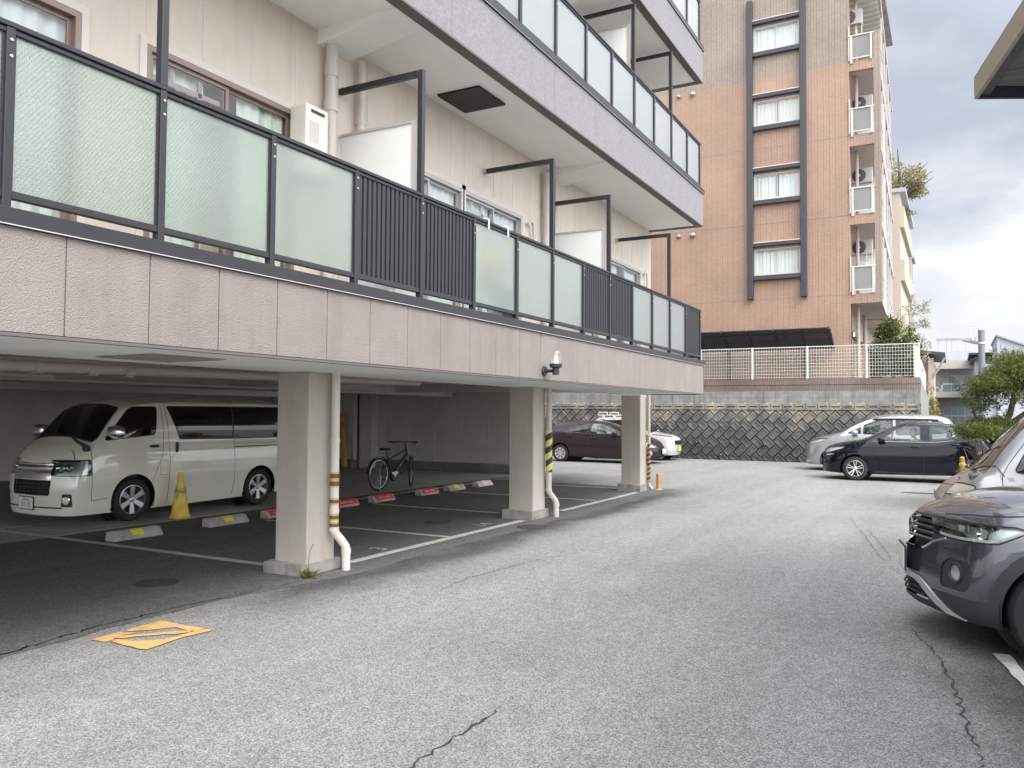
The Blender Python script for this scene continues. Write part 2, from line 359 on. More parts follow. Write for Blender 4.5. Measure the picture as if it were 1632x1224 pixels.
def frosted(name, col, sc, clear=0.42, haze=0.42):
    """cast figured glass of a balcony: milky, blurs what stands behind it, soft sheen, pressed lattice relief"""
    m = bpy.data.materials.new(name); m.use_nodes = True
    t = m.node_tree; b = t.nodes['Principled BSDF']; L = t.links.new; N = t.nodes.new
    o = t.nodes['Material Output']
    b.inputs['Base Color'].default_value = (*col, 1); b.inputs['Roughness'].default_value = 0.16; b.inputs['IOR'].default_value = 1.5
    tl = N('ShaderNodeBsdfTranslucent'); tl.inputs['Color'].default_value = (*[min(1, c * 1.12) for c in col], 1)
    rf = N('ShaderNodeBsdfRefraction'); rf.inputs['Color'].default_value = (*[min(1, 0.55 + c * 0.62) for c in col], 1); rf.inputs['Roughness'].default_value = haze; rf.inputs['IOR'].default_value = 1.12
    mt = N('ShaderNodeMixShader'); mt.inputs[0].default_value = 0.5; mx = N('ShaderNodeMixShader'); mx.inputs[0].default_value = clear
    tc = N('ShaderNodeTexCoord')
    def wave(rot):
        mp = N('ShaderNodeMapping'); mp.inputs['Rotation'].default_value = (0, R(rot), 0); L(tc.outputs['Object'], mp.inputs['Vector'])
        w = N('ShaderNodeTexWave'); w.wave_type = 'BANDS'; w.bands_direction = 'X'; w.inputs['Scale'].default_value = sc; L(mp.outputs[0], w.inputs['Vector'])
        return w.outputs['Fac']
    ad = N('ShaderNodeMath'); ad.operation = 'MULTIPLY'; L(wave(38), ad.inputs[0]); L(wave(-38), ad.inputs[1])
    bp = N('ShaderNodeBump'); bp.inputs['Distance'].default_value = 0.0026; bp.inputs['Strength'].default_value = 0.9
    L(ad.outputs[0], bp.inputs['Height']); L(bp.outputs[0], b.inputs['Normal']); L(bp.outputs[0], tl.inputs['Normal'])
    L(b.outputs[0], mt.inputs[1]); L(tl.outputs[0], mt.inputs[2])
    L(mt.outputs[0], mx.inputs[1]); L(rf.outputs[0], mx.inputs[2])
    lw = N('ShaderNodeLayerWeight'); lw.inputs['Blend'].default_value = 0.5; pw = N('ShaderNodeMath'); pw.operation = 'POWER'; pw.inputs[1].default_value = 3.6; L(lw.outputs['Facing'], pw.inputs[0])
    gl = N('ShaderNodeBsdfGlossy'); gl.inputs['Roughness'].default_value = 0.14; L(bp.outputs[0], gl.inputs['Normal'])
    ms = N('ShaderNodeMixShader'); k = N('ShaderNodeMath'); k.operation = 'MULTIPLY'; k.inputs[1].default_value = 1.75; k.use_clamp = True; L(pw.outputs[0], k.inputs[0])
    L(k.outputs[0], ms.inputs[0]); L(mx.outputs[0], ms.inputs[1]); L(gl.outputs[0], ms.inputs[2]); L(ms.outputs[0], o.inputs['Surface'])
    MATS[name] = m
frosted('figured_glass', (0.60, 0.665, 0.62), 15.0, 0.5)
frosted('misty_glass', (0.64, 0.69, 0.69), 40.0, 0.35)
frosted('grey_glass', (0.55, 0.565, 0.55), 40.0, 0.35)

def tiles(name, c1, c2, mortar, tw=0.105, th=0.052, axes='yz', stain=0.0):
    """small stacked wall tiles laid in world coordinates"""
    m = bpy.data.materials.new(name); m.use_nodes = True
    t = m.node_tree; b = t.nodes['Principled BSDF']; L = t.links.new; N = t.nodes.new
    b.inputs['Roughness'].default_value = 0.55
    g = N('ShaderNodeNewGeometry'); sp = N('ShaderNodeSeparateXYZ'); cb = N('ShaderNodeCombineXYZ'); L(g.outputs['Position'], sp.inputs[0])
    L(sp.outputs[axes[0].upper()], cb.inputs[0]); L(sp.outputs[axes[1].upper()], cb.inputs[1])
    br = N('ShaderNodeTexBrick'); br.offset = 0.0; br.inputs['Scale'].default_value = 1.0
    br.inputs['Brick Width'].default_value = tw; br.inputs['Row Height'].default_value = th; br.inputs['Mortar Size'].default_value = 0.0055; br.inputs['Mortar Smooth'].default_value = 0.1
    br.inputs['Color1'].default_value = (*c1, 1); br.inputs['Color2'].default_value = (*c2, 1); br.inputs['Mortar'].default_value = (*mortar, 1); br.inputs['Bias'].default_value = 0.0
    L(cb.outputs[0], br.inputs['Vector'])
    n = N('ShaderNodeTexNoise'); n.inputs['Scale'].default_value = 0.6; n.inputs['Detail'].default_value = 6; L(g.outputs['Position'], n.inputs['Vector'])
    mr = N('ShaderNodeMapRange'); mr.inputs['From Min'].default_value = 0.3; mr.inputs['From Max'].default_value = 0.7; mr.inputs['To Min'].default_value = 0.88 - stain; mr.inputs['To Max'].default_value = 1.1
    L(n.outputs['Fac'], mr.inputs['Value'])
    # darker vertical joint every second tile
    wv = N('ShaderNodeMath'); wv.operation = 'MULTIPLY'; wv.inputs[1].default_value = 1 / (tw * 2); L(sp.outputs[axes[0].upper()], wv.inputs[0])
    fr = N('ShaderNodeMath'); fr.operation = 'FRACT'; L(wv.outputs[0], fr.inputs[0])
    lt = N('ShaderNodeMath'); lt.operation = 'GREATER_THAN'; lt.inputs[1].default_value = 0.09; L(fr.outputs[0], lt.inputs[0])
    k = N('ShaderNodeMapRange'); k.inputs['To Min'].default_value = 0.80; L(lt.outputs[0], k.inputs['Value'])
    mu = N('ShaderNodeMath'); mu.operation = 'MULTIPLY'; L(mr.outputs[0], mu.inputs[0]); L(k.outputs[0], mu.inputs[1])
    sc = N('ShaderNodeVectorMath'); sc.operation = 'SCALE'; L(br.outputs['Color'], sc.inputs[0]); L(mu.outputs[0], sc.inputs['Scale'])
    L(sc.outputs[0], b.inputs['Base Color'])
    bp = N('ShaderNodeBump'); bp.inputs['Distance'].default_value = 0.004; bp.invert = True; L(br.outputs['Fac'], bp.inputs['Height']); L(bp.outputs[0], b.inputs['Normal'])
    MATS[name] = m
tiles('tile_orange', (0.340, 0.218, 0.153), (0.380, 0.250, 0.178), (0.26, 0.178, 0.132))
tiles('tile_taupe', (0.27, 0.218, 0.172), (0.315, 0.258, 0.205), (0.19, 0.155, 0.125))
tiles('tile_band', (0.225, 0.165, 0.138), (0.185, 0.143, 0.122), (0.11, 0.095, 0.087), 0.07, 0.16, 'yz', 0.35)

def block_stone(name):
    m = bpy.data.materials.new(name); m.use_nodes = True
    t = m.node_tree; b = t.nodes['Principled BSDF']; L = t.links.new; N = t.nodes.new
    b.inputs['Roughness'].default_value = 0.92
    g = N('ShaderNodeNewGeometry')
    n = N('ShaderNodeTexNoise'); n.inputs['Scale'].default_value = 1.6; n.inputs['Detail'].default_value = 9; n.inputs['Roughness'].default_value = 0.68; L(g.outputs['Position'], n.inputs['Vector'])
    sp = N('ShaderNodeSeparateXYZ'); L(g.outputs['Position'], sp.inputs[0])
    # weathering: pale lichen-free concrete only towards the top course, algae-black lower down
    a = N('ShaderNodeMath'); a.operation = 'MULTIPLY_ADD'; a.inputs[1].default_value = 0.22; a.inputs[2].default_value = -0.30; L(sp.outputs['Z'], a.inputs[0])
    s = N('ShaderNodeMath'); s.operation = 'ADD'; L(n.outputs['Fac'], s.inputs[0]); L(a.outputs[0], s.inputs[1])
    r = N('ShaderNodeValToRGB'); cr = r.color_ramp
    cr.elements[0].position, cr.elements[0].color = 0.28, (0.060, 0.061, 0.062, 1); cr.elements[1].position, cr.elements[1].color = 0.80, (0.38, 0.34, 0.27, 1)
    e = cr.elements.new(0.52); e.color = (0.115, 0.115, 0.112, 1)
    L(s.outputs[0], r.inputs[0]); L(r.outputs[0], b.inputs['Base Color'])
    n2 = N('ShaderNodeTexNoise'); n2.inputs['Scale'].default_value = 35; L(g.outputs['Position'], n2.inputs['Vector'])
    bp = N('ShaderNodeBump'); bp.inputs['Distance'].default_value = 0.008; L(n2.outputs['Fac'], bp.inputs['Height']); L(bp.outputs[0], b.inputs['Normal'])
    MATS[name] = m
block_stone('block_stone')

def leaf(name, c1, c2, tr=0.35):
    m = bpy.data.materials.new(name); m.use_nodes = True
    t = m.node_tree; b = t.nodes['Principled BSDF']; L = t.links.new; N = t.nodes.new; o = t.nodes['Material Output']
    b.inputs['Roughness'].default_value = 0.55
    g = N('ShaderNodeNewGeometry'); mx = N('ShaderNodeMix'); mx.data_type = 'RGBA'
    mx.inputs[6].default_value = (*c1, 1); mx.inputs[7].default_value = (*c2, 1)
    L(g.outputs['Random Per Island'], mx.inputs[0]); L(mx.outputs[2], b.inputs['Base Color'])
    tl = N('ShaderNodeBsdfTranslucent'); L(mx.outputs[2], tl.inputs['Color'])
    ms = N('ShaderNodeMixShader'); ms.inputs[0].default_value = tr
    L(b.outputs[0], ms.inputs[1]); L(tl.outputs[0], ms.inputs[2]); L(ms.outputs[0], o.inputs['Surface'])
    MATS[name] = m
leaf('pine_leaf', (0.030, 0.056, 0.013), (0.165, 0.195, 0.036)); leaf('shrub_leaf', (0.025, 0.05, 0.018), (0.09, 0.12, 0.035))
leaf('hedge_leaf', (0.020, 0.045, 0.013), (0.16, 0.19, 0.04)); leaf('bloom_leaf', (0.24, 0.22, 0.14), (0.42, 0.40, 0.30))
leaf('gold_leaf', (0.13, 0.14, 0.035), (0.36, 0.29, 0.09)); leaf('red_leaf', (0.07, 0.04, 0.025), (0.17, 0.11, 0.05)); leaf('weed_leaf', (0.13, 0.14, 0.03), (0.26, 0.23, 0.06))

def paint(name, col, metal=0.0, rough=0.35, flake=0.0):
    m = mat(name, col, 0.5 if metal < 0.3 else rough, metal=metal, coat=1.0, var=0.03, vscale=2, spec=0.0 if metal < 0.3 else 0.5, coat_ior=1.45 if max(col) < 0.05 else 1.75)
    return m
paint('paint_white', (0.84, 0.83, 0.74)); paint('paint_grey', (0.060, 0.067, 0.088), 0.5, 0.26); paint('paint_silver', (0.38, 0.39, 0.405), 0.75, 0.34)
paint('paint_black', (0.004, 0.006, 0.011), 0.0); paint('paint_plum', (0.030, 0.019, 0.024), 0.2); paint('paint_white2', (0.50, 0.50, 0.50))
mat('chrome', (0.72, 0.73, 0.75), 0.10, metal=1.0); mat('alloy', (0.50, 0.51, 0.52), 0.32, metal=0.85); mat('alloy_bright', (0.66, 0.67, 0.68), 0.28, metal=0.8)
mat('dash_grey', (0.13, 0.125, 0.12), 0.8); mat('seat_cloth', (0.16, 0.155, 0.15), 0.9); mat('seat_light', (0.34, 0.36, 0.33), 0.9); mat('seam', (0.015, 0.015, 0.017), 0.8); mat('cladding', (0.030, 0.033, 0.038), 0.55)
mat('skid', (0.52, 0.52, 0.53), 0.35, metal=0.7); mat('amber', (0.80, 0.30, 0.04), 0.2, coat=1.0); mat('tail_red', (0.45, 0.02, 0.02), 0.15, coat=1.0); mat('old_lens', (0.50, 0.47, 0.34), 0.15, coat=1.0)
mat('skin_black_gloss', (0.010, 0.010, 0.012), 0.08, coat=1.0)
# ------------------------------------------------------------------ ground
def sheet(name, x0, x1, y0, y1, z, m, kind='structure'):
    b = MB(); b.poly([(x0, y0, z), (x1, y0, z), (x1, y1, z), (x0, y1, z)])
    return tag(b.build(name, m), kind=kind)
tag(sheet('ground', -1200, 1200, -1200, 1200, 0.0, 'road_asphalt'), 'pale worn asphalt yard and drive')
def rough_strip(name, path, w, m, z=0.004, jit=0.0, seed=1, kind='structure', taper=None):
    """thin flat strip along a ground path with slightly ragged edges"""
    g = random.Random(seed); b = MB(); P = []
    pts = []
    for (x0, y0), (x1, y1) in zip(path, path[1:]):
        n = max(1, int(math.hypot(x1 - x0, y1 - y0) / 0.12))
        pts += [(x0 + (x1 - x0) * i / n, y0 + (y1 - y0) * i / n) for i in range(n)]
    pts.append(path[-1]); n = len(pts)
    for i, (x, y) in enumerate(pts):
        a, c = pts[max(i - 1, 0)], pts[min(i + 1, n - 1)]
        d = Vector((c[0] - a[0], c[1] - a[1])).normalized(); q = Vector((-d.y, d.x))
        ww = w * (taper(i / (n - 1)) if taper else 1)
        P += [(x + q.x * (ww / 2 + g.uniform(-jit, jit)), y + q.y * (ww / 2 + g.uniform(-jit, jit)), z), (x - q.x * (ww / 2 + g.uniform(-jit, jit)), y - q.y * (ww / 2 + g.uniform(-jit, jit)), z)]
    b.add(P, [(2 * i, 2 * i + 1, 2 * i + 3, 2 * i + 2) for i in range(n - 1)])
    return tag(b.build(name, m), kind=kind)
# parking floor under the building: darker, older asphalt with an uneven front edge
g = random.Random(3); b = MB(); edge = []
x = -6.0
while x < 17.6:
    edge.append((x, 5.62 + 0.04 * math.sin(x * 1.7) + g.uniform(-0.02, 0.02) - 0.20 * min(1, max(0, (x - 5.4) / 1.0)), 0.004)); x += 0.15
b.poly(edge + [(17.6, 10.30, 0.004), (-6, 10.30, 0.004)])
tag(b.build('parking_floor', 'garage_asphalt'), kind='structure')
sheet('garage_pavement', -6, 19.4, 10.30, 19.4, 0.006, 'concrete_floor')
def line(path, w=0.12, seed=1, m='line_paint', jit=0.006): return rough_strip('parking_line', path, w, m, 0.009, jit, seed)
line([(7.02, 5.84), (11.10, 5.84)], 0.13, 1); line([(12.55, 5.86), (16.3, 5.88)], 0.12, 2, jit=0.012)
line([(6.47, 6.50), (6.47, 12.2)], 0.12, 3); line([(9.12, 5.90), (9.12, 9.2)], 0.10, 4); line([(11.72, 6.60), (11.72, 9.2)], 0.10, 5); line([(14.38, 6.0), (14.38, 9.2)], 0.10, 6)
line([(16.95, 6.1), (16.98, 9.2)], 0.10, 16, jit=0.014)
line([(6.53, 10.36), (9.9, 10.36)], 0.10, 7); line([(9.9, 9.92), (16.8, 9.92)], 0.10, 8); line([(2.0, 11.62), (7.2, 11.62)], 0.10, 9)
# yellow patch of cracked road paint
def ragged(poly, seed, a=0.012):
    g = random.Random(seed); o = []
    for i, (x0, y0) in enumerate(poly):
        x1, y1 = poly[(i + 1) % len(poly)]; n = max(2, int(math.hypot(x1 - x0, y1 - y0) / 0.05))
        o += [(x0 + (x1 - x0) * k / n + g.uniform(-a, a), y0 + (y1 - y0) * k / n + g.uniform(-a, a)) for k in range(n)]
    return o
b = MB()
PATCH = [[(4.05, 5.463), (4.334, 5.477), (4.334, 5.246), (4.287, 5.232), (4.132, 5.348), (4.054, 5.413)], [(3.765, 5.455), (3.98, 5.461), (3.967, 5.431), (4.021, 5.369), (3.995, 5.361), (3.92, 5.388), (3.872, 5.37), (3.826, 5.333), (3.776, 5.347)], [(4.282, 5.209), (4.33, 5.225), (4.351, 5.033), (4.296, 5.03), (4.262, 5.052)], [(3.87, 5.347), (3.92, 5.367), (3.99, 5.312), (3.952, 5.271), (3.888, 5.301)], [(3.978, 5.276), (4.015, 5.28), (4.135, 5.181), (4.096, 5.139), (3.978, 5.231)], [(4.103, 5.132), (4.146, 5.173), (4.26, 5.055), (4.217, 5.029), (4.141, 5.082)], [(4.151, 5.007), (4.216, 4.998), (4.292, 5.015), (4.363, 4.947), (4.306, 4.928), (4.149, 4.948)], [(3.795, 5.289), (3.839, 5.297), (3.862, 5.222), (3.856, 5.193), (3.797, 5.165), (3.78, 5.214)], [(3.793, 5.144), (3.859, 5.177), (4.007, 5.019), (4.118, 4.992), (4.104, 4.96), (3.986, 4.951), (3.8, 4.924), (3.786, 4.996)]]
for i, pl in enumerate(PATCH):
    cx_, cy_ = sum(p[0] for p in pl) / len(pl), sum(p[1] for p in pl) / len(pl); pl = [(x + (x - cx_) * 0.10 + 0.006 * (1 if x > cx_ else -1), y + (y - cy_) * 0.10 + 0.006 * (1 if y > cy_ else -1)) for x, y in pl]
    b.poly([(x, y, 0.006 + 0.0003 * i) for x, y in ragged(pl, 20 + i, 0.004)])
tag(b.build('painted_patch', 'orange_paint'), kind='structure')
# cracks
def crack(path, w, seed):
    g = random.Random(seed); pts = []
    for (x0, y0), (x1, y1) in zip(path, path[1:]):
        n = max(2, int(math.hypot(x1 - x0, y1 - y0) / 0.05))
        pts += [(x0 + (x1 - x0) * i / n + g.uniform(-.02, .02), y0 + (y1 - y0) * i / n + g.uniform(-.02, .02)) for i in range(n)]
    return rough_strip('pavement_crack', pts, w, 'crack', 0.004, w * 0.6, seed, taper=lambda t: 0.35 + 1.1 * math.sin(math.pi * min(1, t * 1.02)) ** 0.7)
crack([(2.7, 2.25), (3.15, 2.24), (3.42, 2.26), (3.66, 2.24), (3.9, 2.25), (4.25, 2.28)], 0.009, 4)
crack([(1.0, 5.40), (3.22, 5.65), (3.98, 5.77), (4.82, 5.74), (5.58, 5.65), (6.07, 5.62)], 0.014, 5)
crack([(7.03, 0.30), (6.61, 0.18), (6.17, 0.08), (5.64, 0.02), (5.0, -0.05), (4.3, -0.11)], 0.008, 6); crack([(14.65, 1.6), (12.43, 1.15), (10.58, 0.81), (9.28, 0.48)], 0.004, 7); crack([(13.15, 1.17), (11.36, 0.83), (10.01, 0.61)], 0.004, 17); line([(6.62, -0.26), (5.9, -0.40)], 0.10, 21, 'line_paint', 0.012)
crack([(15.2, 2.1), (16.0, 0.6)], 0.008, 8); crack([(6.2, 4.2), (7.0, 4.3), (8.6, 4.1)], 0.006, 9)
g = random.Random(8); b = MB(); b.poly([(19.5 + (0.16 + g.uniform(-.03, .03)) * math.cos(a), 0.62 + (0.42 + g.uniform(-.06, .06)) * math.sin(a), 0.004) for a in [2 * math.pi * k / 30 for k in range(30)]]); tag(b.build('oil_stain', 'crack'), kind='structure')
def manhole(x, y, r, label):
    b = MB(); b.lathe([(0, 0.012), (r * 0.9, 0.012), (r * 0.9, 0.007), (r * 0.93, 0.007), (r * 0.93, 0.013), (r, 0.011), (r, 0.0)], n=32)
    for k in range(-4, 5):
        hw = math.sqrt(max(0, (r * 0.82) ** 2 - (k * r * 0.18) ** 2)); b.box(-hw, hw, k * r * 0.18 - 0.006, k * r * 0.18 + 0.006, 0.0125, 0.016)
    o = b.build('manhole_cover', 'manhole'); o.location = (x, y, 0); return tag(o, label, 'manhole cover', 'manhole covers in the asphalt')
manhole(5.27, 6.72, 0.20, 'round dark manhole cover in front of the first pillar, nearest the camera')
manhole(10.29, 6.85, 0.20, 'round dark manhole cover inside the marked parking bay')
manhole(10.55, 5.40, 0.22, 'faint manhole cover in the damp strip beside the second pillar')
# bay numbers painted on the floor
text_mesh('3', 0.34, 'bay_number', 0, 'line_paint', None, Matrix.Translation((7.9, 6.10, 0.010)))['kind'] = 'structure'
text_mesh('14', 0.34, 'bay_number', 0, 'line_paint', None, Matrix.Translation((10.38, 6.12, 0.010)))['kind'] = 'structure'
# raised terrace behind the block wall, and the planting bed beside the parked cars
b = MB(); b.box(30.36, 140, 1.25, 60, -0.5, 2.90); tag(b.build('terrace', 'concrete'), kind='structure')
b = MB(); b.box(13.6, 21.0, -4.6, -0.85, 0.0, 0.10); tag(b.build('planting_bed', 'soil', bevel=0.02), kind='structure')

# ------------------------------------------------------------------ helpers for buildings
def window(parent, o, u, n, w, h, frame='brown_alu', sashes=2, curtain='curtain', fw=0.045, lattice=False, name='window', depth=0.07, gap=0.05, part=0.0):
    """sliding window: frame mesh is the part, glass and curtain its sub-parts; o = lower corner, u along, n outward"""
    M = frame_M(o, u, n)
    b = MB(); b.M = M
    b.box(0, fw, 0, h, -depth, 0.02); b.box(w - fw, w, 0, h, -depth, 0.02); b.box(fw, w - fw, 0, fw, -depth, 0.02); b.box(fw, w - fw, h - fw, h, -depth, 0.02)
    sw = (w - 2 * fw) / sashes
    for i in range(sashes):
        zz = -0.028 if i % 2 else -0.008
        x0, x1 = fw + i * sw - (0.02 if i else 0), fw + (i + 1) * sw + (0.02 if i < sashes - 1 else 0)
        t = fw * 0.75
        b.box(x0, x0 + t, fw, h - fw, zz - 0.018, zz); b.box(x1 - t, x1, fw, h - fw, zz - 0.018, zz)
        b.box(x0 + t, x1 - t, fw, fw + t, zz - 0.018, zz); b.box(x0 + t, x1 - t, h - fw - t, h - fw, zz - 0.018, zz)
    f = b.build(name, frame, parent)
    b = MB(); b.M = M
    for i in range(sashes):
        zz = -0.028 if i % 2 else -0.008
        x0, x1 = fw + i * sw + fw * 0.5, fw + (i + 1) * sw - fw * 0.5
        b.poly([(x0, fw * 1.5, zz - 0.009), (x1, fw * 1.5, zz - 0.009), (x1, h - fw * 1.5, zz - 0.009), (x0, h - fw * 1.5, zz - 0.009)])
    b.build('pane', 'window_glass', f)
    if lattice:      # screen door with a cross rail behind the near sash
        b = MB(); b.M = M
        b.box(fw * 2, w * 0.47, h * 0.86, h * 0.885, -0.05, -0.04); b.box(w * 0.16, w * 0.18, h * 0.885, h - fw, -0.05, -0.04)
        b.box(w * 0.33, w * 0.355, fw, h - fw, -0.05, -0.04); b.build('screen', frame, f)
    if curtain:
        gap *= 0.4; g = random.Random(int(o[0] * 100 + o[1] * 31 + o[2] * 7)); b = MB(); b.M = M; P = []; N = max(10, int(w / 0.035))
        ph = [g.uniform(0, 6) for _ in range(4)]
        for seg0, seg1 in ((fw, w * 0.5 - part), (w * 0.5 + part, w - fw)):
            o0 = len(b.v)
            P = []
            for i in range(N + 1):
                x = seg0 + (seg1 - seg0) * i / N
                d = 0.018 * math.sin(x * 46 + ph[0]) + 0.012 * math.sin(x * 21 + ph[1]) + 0.006 * math.sin(x * 83 + ph[2])
                P += [(x, fw, -gap - depth + d), (x, h - fw, -gap - depth + d * 0.5)]
            b.add(P, [(2 * i, 2 * i + 2, 2 * i + 3, 2 * i + 1) for i in range(N)])
        b.build('curtain', curtain, f, smooth=60)
    return f
def ext_wall(b, x0, x1, z0, z1, y0, y1, holes, m=0):
    """wall slab along X with rectangular openings (x0,x1,z0,z1)"""
    xs = x0
    for hx0, hx1, hz0, hz1 in sorted(holes):
        if hx0 > xs: b.box(xs, hx0, y0, y1, z0, z1, m)
        if hz0 > z0: b.box(hx0, hx1, y0, y1, z0, hz0, m)
        if hz1 < z1: b.box(hx0, hx1, y0, y1, hz1, z1, m)
        xs = hx1
    if xs < x1: b.box(xs, x1, y0, y1, z0, z1, m)

# ------------------------------------------------------------------ the apartment building over the parking floor
XA, XB = -3.2, 16.15
YF, YW, YB = 4.42, 5.52, 19.6
B = thing('apartment_building', 'pale beige apartment block on pillars with long glass railed balconies over a parking floor', 'apartment building', (6.3, 5.8, 0))
Bi = Matrix.Translation(-Vector(B.location))
def P(b, name, mats, parent=None, **kw):
    """build in world coordinates under the building"""
    b.v = [tuple(Vector(v) - Vector(B.location)) for v in b.v]
    return b.build(name, mats, parent or B, **kw)
# pillars with rough plinths
for i, (px_, py_) in enumerate(((6.28, 5.77), (11.31, 5.77), (16.58, 5.90))):
    b = MB(); b.box(px_, px_ + 0.42, py_, py_ + 0.43, 0.0, 2.06); pl = P(b, 'pillar', 'pillar_paint', bevel=0.012, seg=2)
    g = random.Random(40 + i); b = MB()
    o0, o1, h = 0.06, 0.10, (0.115, 0.135, 0.15)[i]
    out_, top = [], []
    for (ax, ay), (bx, by) in (((px_ - o1, py_ - .03), (px_ + .42 + o0, py_ - .03)), ((px_ + .42 + o0, py_ - .03), (px_ + .42 + o0, py_ + .43 + o0)), ((px_ + .42 + o0, py_ + .43 + o0), (px_ - o1, py_ + .43 + o0)), ((px_ - o1, py_ + .43 + o0), (px_ - o1, py_ - .03))):
        for k in range(7):
            out_.append((ax + (bx - ax) * k / 7 + g.uniform(-.008, .008), ay + (by - ay) * k / 7 + g.uniform(-.008, .008)))
    n = len(out_)
    Pn = [(x, y, 0) for x, y in out_] + [(x * 0.995 + px_ * 0.005, y, h + g.uniform(-.006, .006)) for x, y in out_]
    b.add(Pn, [list(range(n, 2 * n))] + [(k, (k + 1) % n, n + (k + 1) % n, n + k) for k in range(n)])
    P(b, 'plinth', 'plinth', pl)
# parapet face of the first balcony: stucco panels with open joints, drip edge, dark metal cap
def balcony(zb, zt, z_rail, name_m, posts, kinds, joint, face_gap=0.010, first=False):
    b = MB(); x = XA
    xs = [XA] + [joint[0] + joint[1] * k for k in range(-30, 40) if XA + 0.1 < joint[0] + joint[1] * k < XB - 0.05] + [XB]
    for x0, x1 in zip(xs, xs[1:]): b.box(x0 + face_gap / 2, x1 - face_gap / 2, YF, YF + 0.05, zb + 0.006, zt, 0)
    b.box(XA, XB - 0.03, YF + 0.012, YF + 0.12, zb + 0.02, zt - 0.002, 1)
    ys = [YF + 0.06 + (YW + 0.2 - YF - 0.06) * k / 3 for k in range(4)]
    for y0, y1 in zip(ys, ys[1:]): b.box(XB - 0.028, XB + (0.002), y0 + 0.005, y1 - 0.005, zb + 0.006, zt, 0)
    par = P(b, 'balcony_parapet', [name_m, 'joint_dark'], bevel=0.004)
    b = MB(); e = 0.05 if first else 0.13
    b.box(XA, XB + 0.004, YF - 0.004, YF + e, zb - 0.014, zb + 0.004); b.box(XB - e, XB + 0.004, YF + e, YW, zb - 0.014, zb + 0.004)
    P(b, 'drip_edge', 'drip', par)
    b = MB(); b.box(XA, XB - e, YF + e, YW + 0.6 if first else YW, zb, zb + 0.16)
    P(b, 'balcony_floor', 'soffit_low' if first else 'soffit')
    c = MB(); c.box(XA, XB + 0.05, YF - 0.02, YF + 0.17, zt, zt + 0.095, 0); c.box(XB - 0.12, XB + 0.05, YF + 0.17, YW, zt, zt + 0.095, 0)
    c.box(XA, XB + 0.056, YF - 0.025, YF - 0.0205, zt - 0.001, zt + 0.006, 1)
    P(c, 'parapet_cap', ['dark_metal', 'white_alu'], par, bevel=0.003)
    rail = MB(); yr = YF + 0.08; z0 = zt + 0.095
    rail.box(XA, XB + 0.03, yr - 0.035, yr + 0.035, z_rail - 0.03, z_rail); rail.box(XA, XB, yr - 0.022, yr + 0.022, z_rail - 0.062, z_rail - 0.034)
    rail.box(XA, XB, yr - 0.02, yr + 0.02, z0 + 0.065, z0 + 0.11); rail.box(XB - 0.02, XB + 0.03, yr, YW, z_rail - 0.05, z_rail); rail.box(XB - 0.01, XB + 0.02, yr, YW, z0 + 0.065, z0 + 0.10)
    rl = P(rail, 'balcony_railing', 'dark_metal', bevel=0.004)
    pb = MB()
    for x in posts:
        p = MB(); p.box(x - 0.024, x + 0.024, yr - 0.03, yr + 0.03, z0, z_rail - 0.03); P(p, 'post', 'dark_metal', rl, bevel=0.003)
        for dz in (0.10, 0.19): pb.lathe([(0, -0.038), (0.009, -0.036), (0.010, -0.030)], (x, yr, z_rail - dz), 'y', 8)
    P(pb, 'bolts', 'steel', rl)
    for (x0, x1), k in zip(zip(posts, posts[1:]), kinds):
        p = MB(); a, c_ = x0 + 0.024, x1 - 0.024
        if k == 's':
            n = int((c_ - a) / 0.062)
            for j in range(n):
                xx = a + (j + 0.5) * (c_ - a) / n; p.box(xx - 0.019, xx + 0.019, yr - 0.012, yr + 0.012, z0 + 0.11, z_rail - 0.062)
            P(p, 'slat_panel', 'dark_metal', rl)
        else:
            p.box(a + 0.006, c_ - 0.006, yr - 0.004, yr + 0.004, z0 + 0.105, z_rail - 0.06)
            P(p, 'glass_pane', 'figured_glass' if first else 'misty_glass', rl)
            gk = MB()
            for xx in (a, c_ - 0.014): gk.box(xx, xx + 0.014, yr - 0.010, yr + 0.010, z0 + 0.11, z_rail - 0.062)
            P(gk, 'gasket', 'black_plastic', rl)
    p = MB(); p.box(XB, XB + 0.008, yr + 0.04, YW - 0.02, z0 + 0.10, z_rail - 0.05); P(p, 'glass_pane', 'misty_glass', rl)
    return rl
posts1 = [2.51 + 0.972 * k for k in range(-5, 14)] + [16.14]
kinds1 = ['g'] * 5 + list('gggssgggssgggs')
kinds1 = {i: 'g' for i in range(30)}
for xm in (5.9, 6.9, 10.8, 11.8, 15.5):
    for i, (a_, b_) in enumerate(zip(posts1, posts1[1:])):
        if a_ < xm < b_: kinds1[i] = 's'
balcony(2.06, 2.635, 3.757, 'stucco', posts1, [kinds1[i] for i in range(len(posts1) - 1)], (2.82, 0.5475), 0.007, first=True)
posts2 = [8.39 + 0.981 * k for k in range(-11, 8)] + [16.13]
kinds2 = ['g'] * 25
balcony(5.45, 6.10, 7.155, 'stucco_pale', posts2, kinds2, (2.0, 2.4), 0.006)
balcony(8.39, 9.04, 10.10, 'stucco_pale', posts2, kinds2, (2.0, 2.4), 0.006)
balcony(11.33, 11.98, 13.04, 'stucco_pale', posts2, kinds2, (2.0, 2.4), 0.006)
